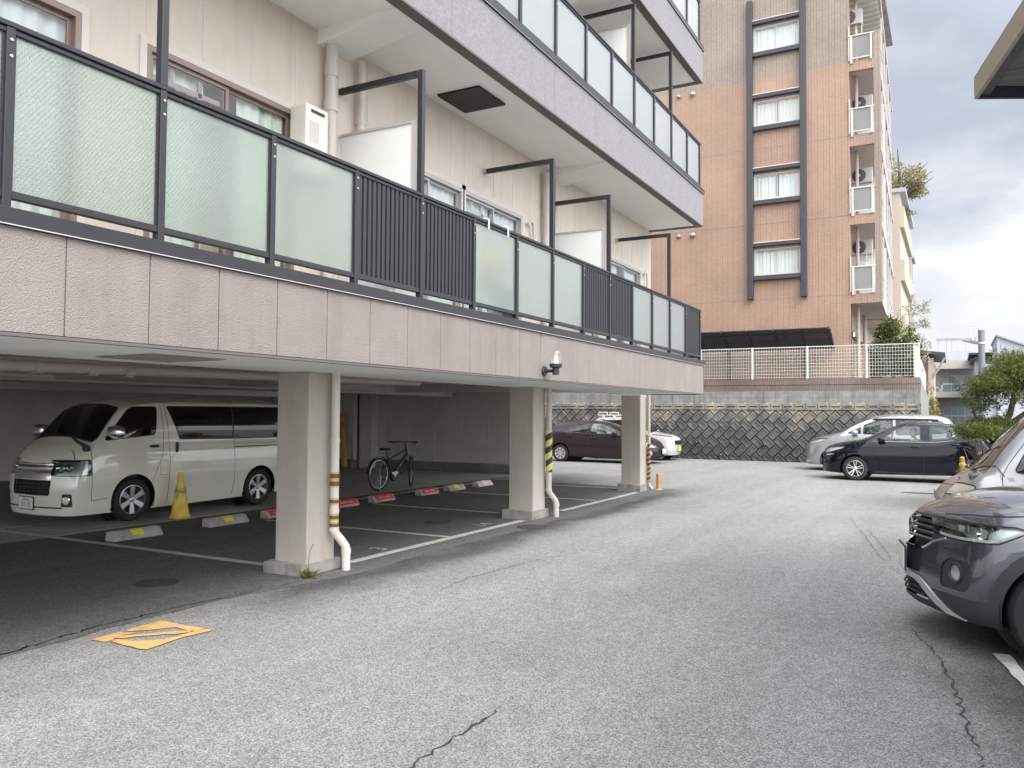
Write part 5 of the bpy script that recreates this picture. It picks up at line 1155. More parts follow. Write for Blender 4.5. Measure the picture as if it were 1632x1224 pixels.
# ------------------------------------------------------------------ far buildings
X = 75
U = thing('balcony_flats', 'three storey grey flats with cream balcony bands far behind the parked cars', 'flats', (X, 0, 0))
b = MB(); b.box(0, 10, -1.42, 9.5, 0, 6.0, 0); b.build('wall', 'far_grey', U)
b = MB(); b.box(-0.02, 0.0, 0.75, 9.5, 0, 6.0); b.build('brick_bay', 'far_brown', U)
for z in (0.6, 3.15, 5.45):
    b = MB(); b.box(-1.1, 0, -1.45, 9.5, z, z + (0.35 if z < 5 else 0.65)); sl = b.build('balcony_slab', 'far_cream', U)
    if z < 5:
        b = MB()
        for y0, y1, dz in ((-1.4, 0.92, 0.28), (0.98, 9.5, 0.0)):
            b.box(-1.1, -1.02, y0, y1, z + 0.75 + dz, z + 0.85 + dz); b.box(-1.08, -1.04, y0, y1, z + 0.35, z + 0.45)
            for y in (y0 + 0.04, y1 - 0.04): b.box(-1.1, -1.02, y - 0.05, y + 0.05, z + 0.35, z + 0.85 + dz)
        b.build('rail', 'far_white', sl)
for z in (0.95, 3.5):
    for y0, y1 in ((-0.75, 0.25), (1.15, 1.75), (3.2, 4.6), (6.0, 7.4)):
        b = MB(); b.box(-0.05, -0.022, y0, y1, z + 0.1, z + 1.5, 0); w_ = b.build('window', 'far_white', U)
        b = MB(); m_ = (y0 + y1) / 2; b.box(-0.06, -0.05, y0 + 0.06, m_ - 0.03, z + 0.16, z + 1.44); b.box(-0.06, -0.05, m_ + 0.03, y1 - 0.06, z + 0.16, z + 1.44); b.build('pane', 'far_glass', w_)
b = MB(); b.box(0.2, 8, -1.2, 9, 6.0, 6.9); b.build('roof_storey', 'far_white', U)
b = MB()
for y in (-0.9, 0.1, 0.5, 1.1): b.tube([(0.4, y, 6.9), (0.4, y, 8.05)], 0.05, 6)
b.box(0.2, 3, -1.6, 1.3, 8.0, 8.08); b.tube([(2, -1.2, 8), (2, -1.2, 9.4)], 0.03, 5); b.box(1.9, 2.1, -1.6, -0.8, 9.1, 9.14); b.box(1.9, 2.1, -1.5, -0.9, 8.8, 8.84); b.build('roof_frame', 'steel', U)
b = MB(); b.box(0, 10, -3.2, -1.45, 0, 4.9); b.build('stair_block', 'far_white', U)

X = 60
N_ = thing('slant_roof_house', 'white house with a slanting roof and round windows above the pine', 'house', (X, 0, 0))
b = MB(); b.prism([(-2.42, 0), (-2.42, 6.7), (-6.5, 4.95), (-6.5, 0)], 'x', 0, 8); b.box(0.3, 8, -2.42, -1.6, 0, 5.0); b.build('wall', 'far_white', N_)
b = MB(); b.add([(-.15, -2.35, 6.75), (8.1, -2.35, 6.75), (8.1, -6.6, 4.93), (-.15, -6.6, 4.93), (-.15, -2.35, 6.85), (8.1, -2.35, 6.85), (8.1, -6.6, 5.03), (-.15, -6.6, 5.03)], [(0, 3, 2, 1), (4, 5, 6, 7), (0, 1, 5, 4), (1, 2, 6, 5), (2, 3, 7, 6), (3, 0, 4, 7)]); b.build('roof', 'far_grey', N_)
for y, z in ((-2.87, 5.85), (-3.13, 5.25)):
    b = MB(); b.lathe([(0.15, 0.02), (0.15, -0.04), (0.11, -0.04), (0.11, 0.0)], (0, y, z), 'x', 20); w_ = b.build('round_window', 'far_white', N_)
    b = MB(); b.lathe([(0.11, -0.012), (0, -0.014)], (0, y, z), 'x', 20); b.build('pane', 'far_glass', w_)
b = MB(); b.box(-0.03, 0.01, -4.4, -3.5, 5.25, 5.68); b.build('window', 'far_glass', N_)
X = 68
G_ = thing('flat_roof_house', 'low grey house with a thin flat roof between the lamp pole and the white house', 'house', (X, 0, 0))
b = MB(); b.box(0, 6, -2.6, -1.35, 0, 6.0); b.build('wall', 'far_white', G_); b = MB(); b.box(-0.5, 6.5, -2.75, -0.95, 6.1, 6.25); b.box(-0.3, 6.2, -2.4, -1.1, 5.75, 5.85); b.build('roof', 'roof_dark', G_)
J = thing('dark_roof_house', 'small house with dark overhanging roof seen past the panel fence', 'house', (45, 1.0, 0))
b = MB(); b.box(0.3, 6, -0.1, 2.2, 0, 4.4); b.build('wall', 'far_brown', J); b = MB(); b.prism([(-0.62, 4.62), (-0.62, 4.74), (1.2, 5.0), (3, 4.7), (3, 4.5), (1.2, 4.8)], 'x', -0.4, 6.5); b.build('roof', 'roof_dark', J)
b = MB(); b.box(-0.1, 0.1, -0.12, 0.12, 0, 4.5); b.build('post', 'far_cream', J)
b = MB(); b.tube([(-0.2, -0.6, 4.5), (-0.2, -0.3, 3.9), (-0.2, -0.1, 3.6)], 0.06, 6); b.build('brace', 'far_grey', J)
# a low line of houses and greenery closing the view down the lane
b = MB(); g = random.Random(50)
Hb = thing('hillside_house', 'pale low house at the far end behind the cars', 'house', (95, -4, 0)); b = MB(); b.box(0, 8, -8, 1.5, 0, 4.5); b.build('wall', 'far_cream', Hb); b = MB(); b.prism([(-8.6, 4.4), (2.1, 4.4), (-3.2, 6.2)], 'x', -0.4, 8.4); b.build('roof', 'far_grey', Hb)
# ------------------------------------------------------------------ vehicles
from mathutils.bvhtree import BVHTree
def pc(pts):
    """monotone cubic through (x, y) points"""
    xs, ys = [p[0] for p in pts], [p[1] for p in pts]; n = len(xs)
    h = [xs[i + 1] - xs[i] for i in range(n - 1)]; d = [(ys[i + 1] - ys[i]) / h[i] for i in range(n - 1)]
    m = [d[0]] + [0 if d[i - 1] * d[i] <= 0 else 2 / (1 / d[i - 1] + 1 / d[i]) for i in range(1, n - 1)] + [d[-1]]
    def f(x):
        if x <= xs[0]: return ys[0]
        if x >= xs[-1]: return ys[-1]
        i = max(k for k in range(n - 1) if xs[k] <= x); t = (x - xs[i]) / h[i]
        return ys[i] * (1 + 2 * t) * (1 - t) ** 2 + h[i] * m[i] * t * (1 - t) ** 2 + ys[i + 1] * t * t * (3 - 2 * t) + h[i] * m[i + 1] * t * t * (t - 1)
    return f
SIDE = pc([(0, .915), (.06, .955), (.25, .985), (.5, 1.0), (.75, .992), (.92, .97), (1, .95)])
def body_bm(sp):
    L, W = sp['L'], sp['W']; top, belt, half, roofw, z0 = (pc(sp[k]) for k in ('top', 'belt', 'half', 'roofw', 'low')); nose, tail = pc(sp['nose']), pc(sp['tail'])
    N = sp.get('n', 72); xs = [L * (0.5 - 0.5 * math.cos(math.pi * (i / N))) * 0.6 + L * (i / N) * 0.4 for i in range(N + 1)]
    NL, NU, NR = 12, 8, 9
    bm = bmesh.new(); rings = []; rows = []
    for x in xs:
        zb, zt, w, rw, zl = belt(x), top(x), half(x) * W, roofw(x) * W, z0(x)
        zb = min(zb, zt - 0.03); drop = min(sp.get('drop', 0.085), 0.45 * (zt - zb)); zr = zt - drop; pts = []
        for i in range(NL + 1):
            t = i / NL; pts.append((w * SIDE(t), zl + (zb - zl) * t))
        y1, k = pts[-1][0], 0
        rw = min(rw, y1 - 0.004)
        for i in range(1, NU + 1):
            t = i / NU; pts.append((y1 + (rw - y1) * t + 0.05 * (zr - zb) * math.sin(math.pi * t), zb + (zr - zb) * t))
        for i in range(1, NR + 1):
            t = i / NR; y = rw * (1 - t); pts.append((y, zr + drop * (1 - (1 - t) ** 2.6)))
        rows.append(pts)
    J = len(rows[0])
    def D(x, y, z):
        ff = max(0, 1 - x / sp.get('df', 1.3)) ** 2; fr = max(0, 1 - (L - x) / sp.get('dr', 1.0)) ** 2; q = min(1.15, abs(y) / W)
        return (x + (nose(z) + sp['bowf'] * q ** sp.get('pf', 2.4)) * ff - (tail(z) + sp['bowr'] * q ** 2.4) * fr, y, z)
    for x, pts in zip(xs, rows):
        ring = []
        for s in (1, -1):
            ring.append([bm.verts.new(D(x, s * y, z)) for y, z in pts[:-1]])
        c = bm.verts.new(D(x, 0, pts[-1][1])); rings.append(ring[0] + [c] + ring[1][::-1])
    n = len(rings[0])
    for a, b in zip(rings, rings[1:]):
        for i in range(n - 1): bm.faces.new((a[i], b[i], b[i + 1], a[i + 1]))
        bm.faces.new((a[n - 1], b[n - 1], b[0], a[0]))
    K = 14
    for e, x in ((0, xs[0]), (-1, xs[-1])):
        pts, ring = rows[e], rings[e]; grid = []
        for j in range(J - 1):
            y, z = pts[j]; grid.append([ring[j]] + [bm.verts.new(D(x, y * (1 - 2 * k / K), z)) for k in range(1, K)] + [ring[n - 1 - j]])
        for r0, r1 in zip(grid, grid[1:]):
            for k in range(K):
                bm.faces.new((r0[k], r0[k + 1], r1[k + 1], r1[k]) if e == 0 else (r0[k], r1[k], r1[k + 1], r0[k + 1]))
        r0 = grid[-1]
        for k in range(K): bm.faces.new((r0[k], r0[k + 1], ring[J - 1]) if e == 0 else (r0[k + 1], r0[k], ring[J - 1]))
    bmesh.ops.recalc_face_normals(bm, faces=bm.faces)
    return bm
AX = {'y': (0, 2), 'x': (1, 2), 'z': (0, 1)}
def ccw(p): 
    a = sum(p[i][0] * p[(i + 1) % len(p)][1] - p[(i + 1) % len(p)][0] * p[i][1] for i in range(len(p)))
    return p if a > 0 else p[::-1]
def grow(p, d):
    p = ccw(p); n = len(p); o = []
    for i in range(n):
        a, b, c = Vector(p[i - 1]), Vector(p[i]), Vector(p[(i + 1) % n]); e0, e1 = (b - a).normalized(), (c - b).normalized(); n0, n1 = Vector((e0.y, -e0.x)), Vector((e1.y, -e1.x)); m = (n0 + n1)
        o.append(tuple(b + m * (d / max(0.35, (1 + n0.dot(n1))))))
    return o
def rounded(p, r, k=3):
    p = ccw(p); n = len(p); o = []
    for i in range(n):
        a, b, c = Vector(p[i - 1]), Vector(p[i]), Vector(p[(i + 1) % n]); rr = min(r, 0.45 * (a - b).length, 0.45 * (c - b).length); s, e = b + (a - b).normalized() * rr, b + (c - b).normalized() * rr
        for j in range(k + 1):
            t = j / k; o.append(tuple(s * (1 - t) ** 2 + b * 2 * t * (1 - t) + e * t * t))
    return o
def cut(bm, poly, axis, filt):
    i, j = AX[axis]; poly = ccw(poly); lo = [min(p[k] for p in poly) for k in (0, 1)]; hi = [max(p[k] for p in poly) for k in (0, 1)]; faces = []
    for f in bm.faces:
        if not filt(f.calc_center_median(), f.normal): continue
        a = [v.co[i] for v in f.verts]; b = [v.co[j] for v in f.verts]
        if max(a) < lo[0] or min(a) > hi[0] or max(b) < lo[1] or min(b) > hi[1]: continue
        faces.append(f)
    for (ax, ay), (bx, by) in zip(poly, poly[1:] + poly[:1]):
        if math.hypot(bx - ax, by - ay) < 1e-5: continue
        co, no = [0, 0, 0], [0, 0, 0]; co[i], co[j] = ax, ay; no[i], no[j] = by - ay, -(bx - ax); co, no = Vector(co), Vector(no).normalized()
        geom = set(faces)
        for f in faces: geom.update(f.edges); geom.update(f.verts)
        r = bmesh.ops.bisect_plane(bm, geom=list(geom), dist=1e-6, plane_co=co, plane_no=no)
        faces = [g for g in r['geom'] if isinstance(g, bmesh.types.BMFace) and g.is_valid and (g.calc_center_median() - co).dot(no) < 0]
        if not faces: break
    return faces
def take(bm, faces, name, mats, parent, off=0.0, smooth=35, keep=False):
    if not faces: return None
    vm, V, F = {}, [], []
    for f in faces:
        for v in f.verts:
            if v not in vm: vm[v] = len(V); V.append((v.co.copy(), v.normal.copy()))
        F.append([vm[v] for v in f.verts])
    b = MB(); b.add([c + n * off for c, n in V], F)
    if not keep: bmesh.ops.delete(bm, geom=faces, context='FACES')
    return b.build(name, mats, parent, smooth=smooth)
LEFT = lambda c, n: c.y < -0.25 and abs(n.y) > 0.25
RIGHT = lambda c, n: c.y > 0.25 and abs(n.y) > 0.25
FRONT = lambda c, n: c.x < 0.75 and n.x < -0.2
class Car:
    def __init__(s, name, label, loc, rz, sp):
        s.sp = sp; s.root = thing(name, label, sp.get('cat', 'car'), loc, rz); s.bm = body_bm(sp); s.bvh = BVHTree.FromBMesh(s.bm); s.paint = sp['paint']
    def fx(s, y, z, d=0.0):
        h = s.bvh.ray_cast(Vector((-3, y, z)), Vector((1, 0, 0)))[0]; return Vector((h.x - d, y, z)) if h else Vector((0, y, z))
    def sy(s, x, z, side, d=0.0):
        h = s.bvh.ray_cast(Vector((x, side * 3, z)), Vector((0, -side, 0)))[0]; return Vector((x, h.y + side * d, z)) if h else Vector((x, side * s.sp['W'], z))
    def tz(s, x, y, d=0.0):
        h = s.bvh.ray_cast(Vector((x, y, 4)), Vector((0, 0, -1)))[0]; return Vector((x, y, h.z + d)) if h else Vector((x, y, 1))
    def mark(s, poly, axis, filt, m):
        for f in cut(s.bm, poly, axis, filt): f.material_index = m
    def seam(s, path, axis, filt, w=0.008, m=1):
        for (ax, ay), (bx, by) in zip(path, path[1:]):
            d = Vector((bx - ax, by - ay)); 
            if d.length < 1e-4: continue
            d.normalize(); q = Vector((-d.y, d.x)) * w / 2; e = d * w * 0.3
            s.mark([(ax - e.x + q.x, ay - e.y + q.y), (ax - e.x - q.x, ay - e.y - q.y), (bx + e.x - q.x, by + e.y - q.y), (bx + e.x + q.x, by + e.y + q.y)], axis, filt, m)
    def both(s, fn):
        for side, fl in ((-1, LEFT), (1, RIGHT)): fn(side, fl)
    def glass(s, poly, axis, filt, name, m, trim=0.018, r=0.04, off=-0.006):
        p = rounded(poly, r) if r else poly
        if trim: s.mark(grow(p, trim), axis, filt, 2)
        return take(s.bm, cut(s.bm, p, axis, filt), name, m, s.root, off)
    def part(s, poly, axis, filt, name, m, off=0.0, r=0.02, trim=0.0):
        p = rounded(poly, r) if r else poly
        if trim: s.mark(grow(p, trim), axis, filt, 1)
        return take(s.bm, cut(s.bm, p, axis, filt), name, m, s.root, off)
    def lamp(s, poly, axis, filt, housing, bowls=(), depth=.035, r=0.02, trim=.009, lens='car_glass_clear'):
        """headlight: clear cover over a set-back reflector housing with round bowls"""
        p = rounded(poly, r) if r else poly
        if trim: s.mark(grow(p, trim), axis, filt, 1)
        fs = cut(s.bm, p, axis, filt)
        if not fs: return None
        h = take(s.bm, fs, 'lamp_housing', housing, s.root, -depth, keep=True); o = take(s.bm, fs, 'headlight', lens, s.root, 0.001); h.parent = o
        for (y, z, rr) in bowls:
            c = s.bvh.ray_cast(Vector((-3, y, z)), Vector((1, 0, 0))); n = Vector((c[1].x, c[1].y, 0)).normalized(); c = c[0]
            b = MB(); b.lathe([(rr, 0.0), (rr * .92, .006), (rr * .6, -.02), (0, -.03)], (0, 0, 0), 'x', 22); b.v = [tuple(c - n * (depth * .55) + Matrix.Rotation(math.atan2(n.y, n.x) , 3, 'Z') @ Vector(v)) for v in b.v]
            b.build('reflector_bowl', 'chrome', o, smooth=60)
        return o
    def disc(s, y, z, prof, name, mats, d=0.0, parent=None, n=24):
        """lathed piece standing square on the nose surface at (y, z); profile heights point outwards"""
        h = s.bvh.ray_cast(Vector((-3, y, z)), Vector((1, 0, 0))); nn = Vector((h[1].x, h[1].y, h[1].z * .3)).normalized(); b = MB()
        for mi, pr in enumerate(prof): b.lathe(pr, (0, 0, 0), 'z', n, mi)
        q_ = nn.to_track_quat('Z', 'Y'); b.v = [tuple(h[0] + nn * d + q_ @ Vector(v)) for v in b.v]
        return b.build(name, mats, parent or s.root, smooth=40)
    def ribbon(s, pts, h, t, name, m, parent=None, up=Vector((0, 0, 1)), out=Vector((-1, 0, 0)), n=None):
        b = MB(); P_ = []
        for i, p in enumerate(pts): q_ = (h[i] if isinstance(h, list) else h) / 2; P_ += [p - up * q_, p - up * q_ + out * t, p + up * q_ + out * t, p + up * q_]
        k = len(pts); F = [(4 * i + a, 4 * i + (a + 1) % 4, 4 * i + 4 + (a + 1) % 4, 4 * i + 4 + a) for i in range(k - 1) for a in range(4)] + [(0, 1, 2, 3), (4 * k - 1, 4 * k - 2, 4 * k - 3, 4 * k - 4)]
        b.add(P_, F); return b.build(name, m, parent or s.root, smooth=40)
    def wheels(s, xs, r, style, tw=0.19, arch=0.055, lip=None, inset=0.03, rim_m='alloy', zc=None):
        W = s.sp['W']; zc = zc or r
        for x in xs:
            ra = r + arch
            for side, fl in ((-1, lambda c, n: c.y < -0.3), (1, lambda c, n: c.y > 0.3)):
                pl = [(x + ra * math.cos(a), zc + 0.01 + ra * math.sin(a)) for a in [2 * math.pi * k / 40 for k in range(40)]]
                if lip: s.mark([(x + (ra + lip) * math.cos(a), zc + 0.01 + (ra + lip) * math.sin(a)) for a in [2 * math.pi * k / 40 for k in range(40)]], 'y', fl, 3)
                fs = cut(s.bm, pl, 'y', fl); bmesh.ops.delete(s.bm, geom=fs, context='FACES')
                b = MB(); yo = W - 0.05; yi = W - 0.36; P_ = []
                for k in range(25):
                    a = math.pi * (-0.12 + 1.24 * k / 24); P_ += [(x + (ra + .012) * math.cos(a), side * (yo + 0.02), zc + .01 + (ra + .012) * math.sin(a)), (x + (ra + .012) * math.cos(a), side * yi, zc + .01 + (ra + .012) * math.sin(a))]
                b.add(P_, [(2 * k, 2 * k + 1, 2 * k + 3, 2 * k + 2) for k in range(24)]); b.poly([(x + (ra + .012) * math.cos(a), side * yi, zc + .01 + (ra + .012) * math.sin(a)) for a in [2 * math.pi * k / 24 for k in range(24)]])
                b.build('wheel_well', 'black', s.root)
                yc = side * (W - inset - tw / 2); h = tw / 2; b = MB(); o = side
                pr = [(r * 0.66, o * (h - 0.012)), (r * 0.70, o * (h + .002)), (r * 0.84, o * (h + 0.006)), (r * 0.93, o * (h - 0.004)), (r * 0.985, o * (h - 0.03)), (r, o * (h - 0.055)), (r, -o * (h - 0.05)), (r * 0.93, -o * h), (r * 0.66, -o * (h - 0.02))]
                b.lathe(pr, (x, yc, zc), 'y', 44)
                wv = b.build('wheel', 'rubber', s.root, smooth=35)
                b = MB(); rr = r * 0.675
                b.lathe([(rr, o * (h - 0.004)), (rr * 0.955, o * (h - 0.002)), (rr * 0.93, o * (h - 0.02)), (rr * 0.90, o * (h - 0.07))], (x, yc, zc), 'y', 40, 0)
                b.lathe([(rr * 0.92, o * (h - 0.075)), (0, o * (h - 0.075))], (x, yc, zc), 'y', 32, 1)
                def sp_(a, w0, w1, r0, r1, d0, d1, m=0):
                    ca, sa = math.cos(a), math.sin(a); Q = []
                    for rad, w_, d in ((r0, w0, d0), (r1, w1, d1)):
                        for dy in (d, d - 0.03):
                            for sg in (-1, 1): Q.append((x + rad * ca - sg * w_ * sa, yc + o * dy, zc + rad * sa + sg * w_ * ca))
                    b.add(Q, [(0, 1, 5, 4), (2, 6, 7, 3), (0, 4, 6, 2), (1, 3, 7, 5), (0, 2, 3, 1), (4, 5, 7, 6)], m)
                if style == 'six':
                    for k in range(6): sp_(2 * math.pi * k / 6 + 0.5, 0.026, 0.042, 0.02, rr * 0.96, h - 0.02, h - 0.008)
                elif style == 'ysplit':
                    for k in range(5):
                        a = 2 * math.pi * k / 5 + math.pi / 2
                        for da in (-0.20, 0.20): sp_(a + da, 0.010, 0.013, 0.03, rr * 0.97, h - 0.025, h - 0.006)
                        sp_(a, 0.035, 0.006, 0.02, rr * 0.62, h - 0.03, h - 0.03, 1)
                elif style == 'swirl':
                    b.lathe([(rr * 0.96, o * (h - 0.012)), (rr * 0.5, o * (h - 0.004)), (0, o * (h - 0.002))], (x, yc, zc), 'y', 32, 0)
                    for k in range(8):
                        a = 2 * math.pi * k / 8; ca, sa = math.cos(a), math.sin(a); c2, s2_ = math.cos(a + .5), math.sin(a + .5); c3, s3 = math.cos(a + .22), math.sin(a + .22); yy = yc + o * (h + 0.001)
                        b.add([(x + rr * .34 * ca, yy, zc + rr * .34 * sa), (x + rr * .86 * c3, yy - o * .008, zc + rr * .86 * s3), (x + rr * .80 * c2, yy - o * .007, zc + rr * .80 * s2_), (x + rr * .42 * c3, yy, zc + rr * .42 * s3)], [(0, 1, 2, 3)], 1)
                else:
                    for k in range(10): sp_(2 * math.pi * k / 10, 0.012, 0.02, 0.03, rr * 0.96, h - 0.03, h - 0.012)
                b.lathe([(0, o * (h - 0.004)), (0.03, o * (h - 0.006)), (0.045, o * (h - 0.02)), (0.05, o * (h - 0.06))], (x, yc, zc), 'y', 20, 0)
                b.build('rim', [rim_m, 'black_plastic'], wv, smooth=30)
    def plate(s, y, z, lines, m='plate_white', tilt=0.0, w=0.33, h=0.165, tm='letter_dark', d=0.012):
        p = s.fx(y, z, d); b = MB(); b.box(-0.008, 0, -w / 2, w / 2, -h / 2, h / 2); o = b.build('number_plate', m, s.root, bevel=0.004); o.location = p; o.rotation_euler = (0, tilt, 0)
        Mx = Matrix.Translation((-0.0095, 0, 0)) @ Matrix(((0, 0, -1, 0), (-1, 0, 0, 0), (0, 1, 0, 0), (0, 0, 0, 1)))
        for t, sz, dy, dz in lines:
            text_mesh(t, sz, 'lettering', 0, tm, o, Mx @ Matrix.Translation((dy, dz, 0)))
        b = MB(); b.box(0.0005, 0.012, -w / 2 - .012, w / 2 + .012, -h / 2 - .012, h / 2 + .012); b.build('plate_holder', 'black_plastic', o)
        return o
    def mirror(s, x, z, side, m, size=(0.11, 0.20, 0.14), gap=0.05, name='mirror', drop=0.0):
        p = s.sy(x, z, side); c = p + Vector((0, side * (gap + size[1] / 2), drop)); b = MB(); n = 10; rows = []
        for k, (t, sc) in enumerate(((-0.5, 0.72), (-0.42, 0.9), (-0.1, 1.0), (0.3, 0.96), (0.45, 0.8), (0.5, 0.6))):
            rows.append([(c.x + size[0] * sc * 0.5 * (math.copysign(abs(math.cos(a)) ** 0.55, math.cos(a))), c.y + side * t * size[1], c.z + size[2] * sc * 0.5 * math.copysign(abs(math.sin(a)) ** 0.6, math.sin(a))) for a in [2 * math.pi * i / 20 for i in range(20)]])
        P_ = [q for r_ in rows for q in r_]; F = [(20 * i + k, 20 * i + (k + 1) % 20, 20 * i + 20 + (k + 1) % 20, 20 * i + 20 + k) for i in range(5) for k in range(20)] + [list(range(20))[::-1], list(range(100, 120))]
        b.add(P_, F); o = b.build(name, m, s.root, smooth=50)
        b = MB(); b.tube([p + Vector((0.0, -side * 0.02, -0.02)), c + Vector((0.01, -side * size[1] * 0.25, -size[2] * 0.35))], 0.022, 8); b.build('mirror_stem', 'black_plastic', o)
        return o
    def handle(s, x, z, side, m, ln=0.17, hh=0.028, vert=False):
        n = 5; pts = [s.sy(x + ln * (i / (n - 1) - 0.5), z, side, 0.010 + 0.022 * math.sin(math.pi * i / (n - 1))) for i in range(n)]
        b = MB(); b.tube(pts, [hh * 0.5, hh * 0.6, hh * 0.62, hh * 0.6, hh * 0.5], 8); o = b.build('door_handle', m, s.root, smooth=50); return o
    def interior(s, zf, rows, cloth='seat_cloth', x0=None, zd=None, wheel_side=1, dash=None):
        W = s.sp['W']; b = MB(); x0 = x0 or s.sp['cowl'] + 0.05; b.box(x0 - 0.1, s.sp['L'] - 0.25, -W + 0.13, W - 0.13, 0.24, zf); o = b.build('cabin_floor', 'black_plastic', s.root)
        b = MB()
        for x, hgt in rows:
            for y in (-0.36, 0.36):
                if abs(y) > W - 0.3: y = math.copysign(W - 0.40, y)
                b.box(x, x + 0.48, y - 0.24, y + 0.24, zf, zf + 0.16); b.prism([(x + 0.40, zf + 0.1), (x + 0.56, zf + 0.1), (x + 0.70, hgt - 0.22), (x + 0.58, hgt - 0.22)], 'y', y - 0.24, y + 0.24); b.box(x + 0.59, x + 0.70, y - 0.13, y + 0.13, hgt - 0.20, hgt)
        b.build('seats', cloth, s.root, bevel=0.04, seg=2)
        if dash:
            b = MB(); b.prism([(x0 - 0.1, zf), (x0 + 0.42, zf), (x0 + 0.40, dash - 0.12), (x0 + 0.25, dash), (x0 - 0.1, dash - 0.02)], 'y', -W + 0.14, W - 0.14); b.build('dashboard', 'dash_grey', s.root, bevel=0.02)
            c = Vector((x0 + 0.56, wheel_side * 0.36, dash + 0.0)); b = MB(); b.tube([c + Vector((0.07 * math.sin(a), 0.18 * math.cos(a), 0.17 * math.sin(a))) for a in [2 * math.pi * i / 24 for i in range(24)]], 0.014, 6, closed=True); b.tube([c, c + Vector((-0.2, 0, -0.05))], 0.03, 8); b.tube([c + Vector((0, -.17, 0)), c + Vector((0, .17, 0))], 0.012, 6); b.build('steering_wheel', 'black_plastic', s.root)
    def done(s, extra=('seam', 'black_plastic', 'cladding'), smooth=32):
        me = bpy.data.meshes.new('body'); s.bm.normal_update(); s.bm.to_mesh(me); s.bm.free()
        for m in (s.paint, *extra): me.materials.append(MATS[m])
        o = finish('body', me, s.root, smooth); return o
RND = lambda L, r=1.0: [(0, .90), (0.05, .945), (0.16, .98), (0.45, 1.0), (L - 0.6, 1.0), (L - 0.15, .975), (L, .92)]

# --- white panel van parked under the building
sp = dict(L=4.45, W=0.83, paint='paint_white', cat='van', cowl=0.40, top=[(0, .93), (.06, 1.0), (.20, 1.12), (.38, 1.235), (.66, 1.50), (.95, 1.745), (1.25, 1.825), (2.0, 1.865), (4.0, 1.855), (4.35, 1.80), (4.45, 1.70)],
          belt=[(0, .88), (.2, 1.03), (.45, 1.15), (.9, 1.17), (4.45, 1.17)], half=[(0, .90), (.05, .95), (.18, .985), (.45, 1), (4.2, 1), (4.45, .95)], roofw=[(0, .80), (.4, .86), (.9, .84), (1.4, .865), (4.45, .86)],
          low=[(0, .16), (1.0, .16), (4.45, .2)], nose=[(.1, .05), (.25, .0), (.5, -.01), (.75, .015), (.95, .06), (1.2, .06)], tail=[(.2, .05), (.5, 0), (1.2, .0), (1.8, .08)], bowf=.21, bowr=.06, df=1.1, pf=2.6)
v = Car('panel_van', 'white panel van with chrome grille and dark windows parked under the building', (6.93, 11.585, 0.008), 0, sp)
v.interior(0.62, [(0.95, 1.55)], x0=0.5, dash=1.12)
v.glass([(.46, -.70), (.46, .70), (.93, .60), (.93, -.60)], 'z', lambda c, n: n.x < -.25 and c.z > 1.2 and c.x < 1.2, 'windscreen', 'car_glass_dark', 0.03, 0.06)
def vs_(side, fl):
    v.glass([(.62, 1.215), (1.44, 1.285), (1.49, 1.70), (1.12, 1.70), (1.02, 1.665)], 'y', fl, 'door_window', 'car_glass_dark', .012)
    v.glass([(1.68, 1.71), (1.90, 1.21), (2.98, 1.19), (2.98, 1.715)], 'y', fl, 'side_window', 'car_glass_dark', .012, 0.02); v.glass([(2.995, 1.19), (4.18, 1.19), (4.10, 1.715), (2.995, 1.715)], 'y', fl, 'side_window', 'car_glass_dark', .012, 0.02)
    v.seam([(.40, 1.19), (.40, .36), (.66, .38)], 'y', fl); v.seam([(1.56, 1.76), (1.60, 1.2), (1.57, .98), (1.38, .55)], 'y', fl, .007); v.seam([(1.63, 1.76), (1.70, 1.15), (1.70, .8), (1.67, .22)], 'y', fl); v.seam([(3.0, 1.17), (3.0, .5), (2.96, .24)], 'y', fl)
    v.seam([(3.0, 1.045), (4.2, 1.045)], 'y', fl, .016); v.seam([(3.0, 1.10), (4.2, 1.10)], 'y', fl, .005); v.seam([(1.53, .87), (1.66, .87), (1.66, .66), (1.53, .66), (1.53, .87)], 'y', fl, .005); v.seam([(1.6, 1.765), (3.0, 1.77)], 'y', fl, .006)
    v.lamp([(-.1, .725), (.385, .725), (.385, .935), (.12, .935), (-.1, .90)], 'y', lambda c, n: c.y * side > .40 and c.x < .5, 'alloy_bright', [(side * .52, .83, .075), (side * .64, .83, .06)], .05)
v.both(vs_)
v.seam([(-.42, .895), (0, .885), (.42, .895)], 'x', FRONT, .01); v.seam([(.30, 1.18), (.22, .95)], 'y', LEFT, .006); v.seam([(.30, 1.18), (.22, .95)], 'y', RIGHT, .006)
v.part([(-.44, .815), (.44, .815), (.41, .885), (-.41, .885)], 'x', FRONT, 'upper_grille', 'skin_black_gloss', -.012)
v.part([(-.42, .44), (.42, .44), (.44, .655), (-.44, .655)], 'x', FRONT, 'lower_grille', 'black', -.03, .03)
v.part([(-.43, .665), (.43, .665), (.44, .80), (-.44, .80)], 'x', FRONT, 'chrome_bar', 'chrome', .006, .02)
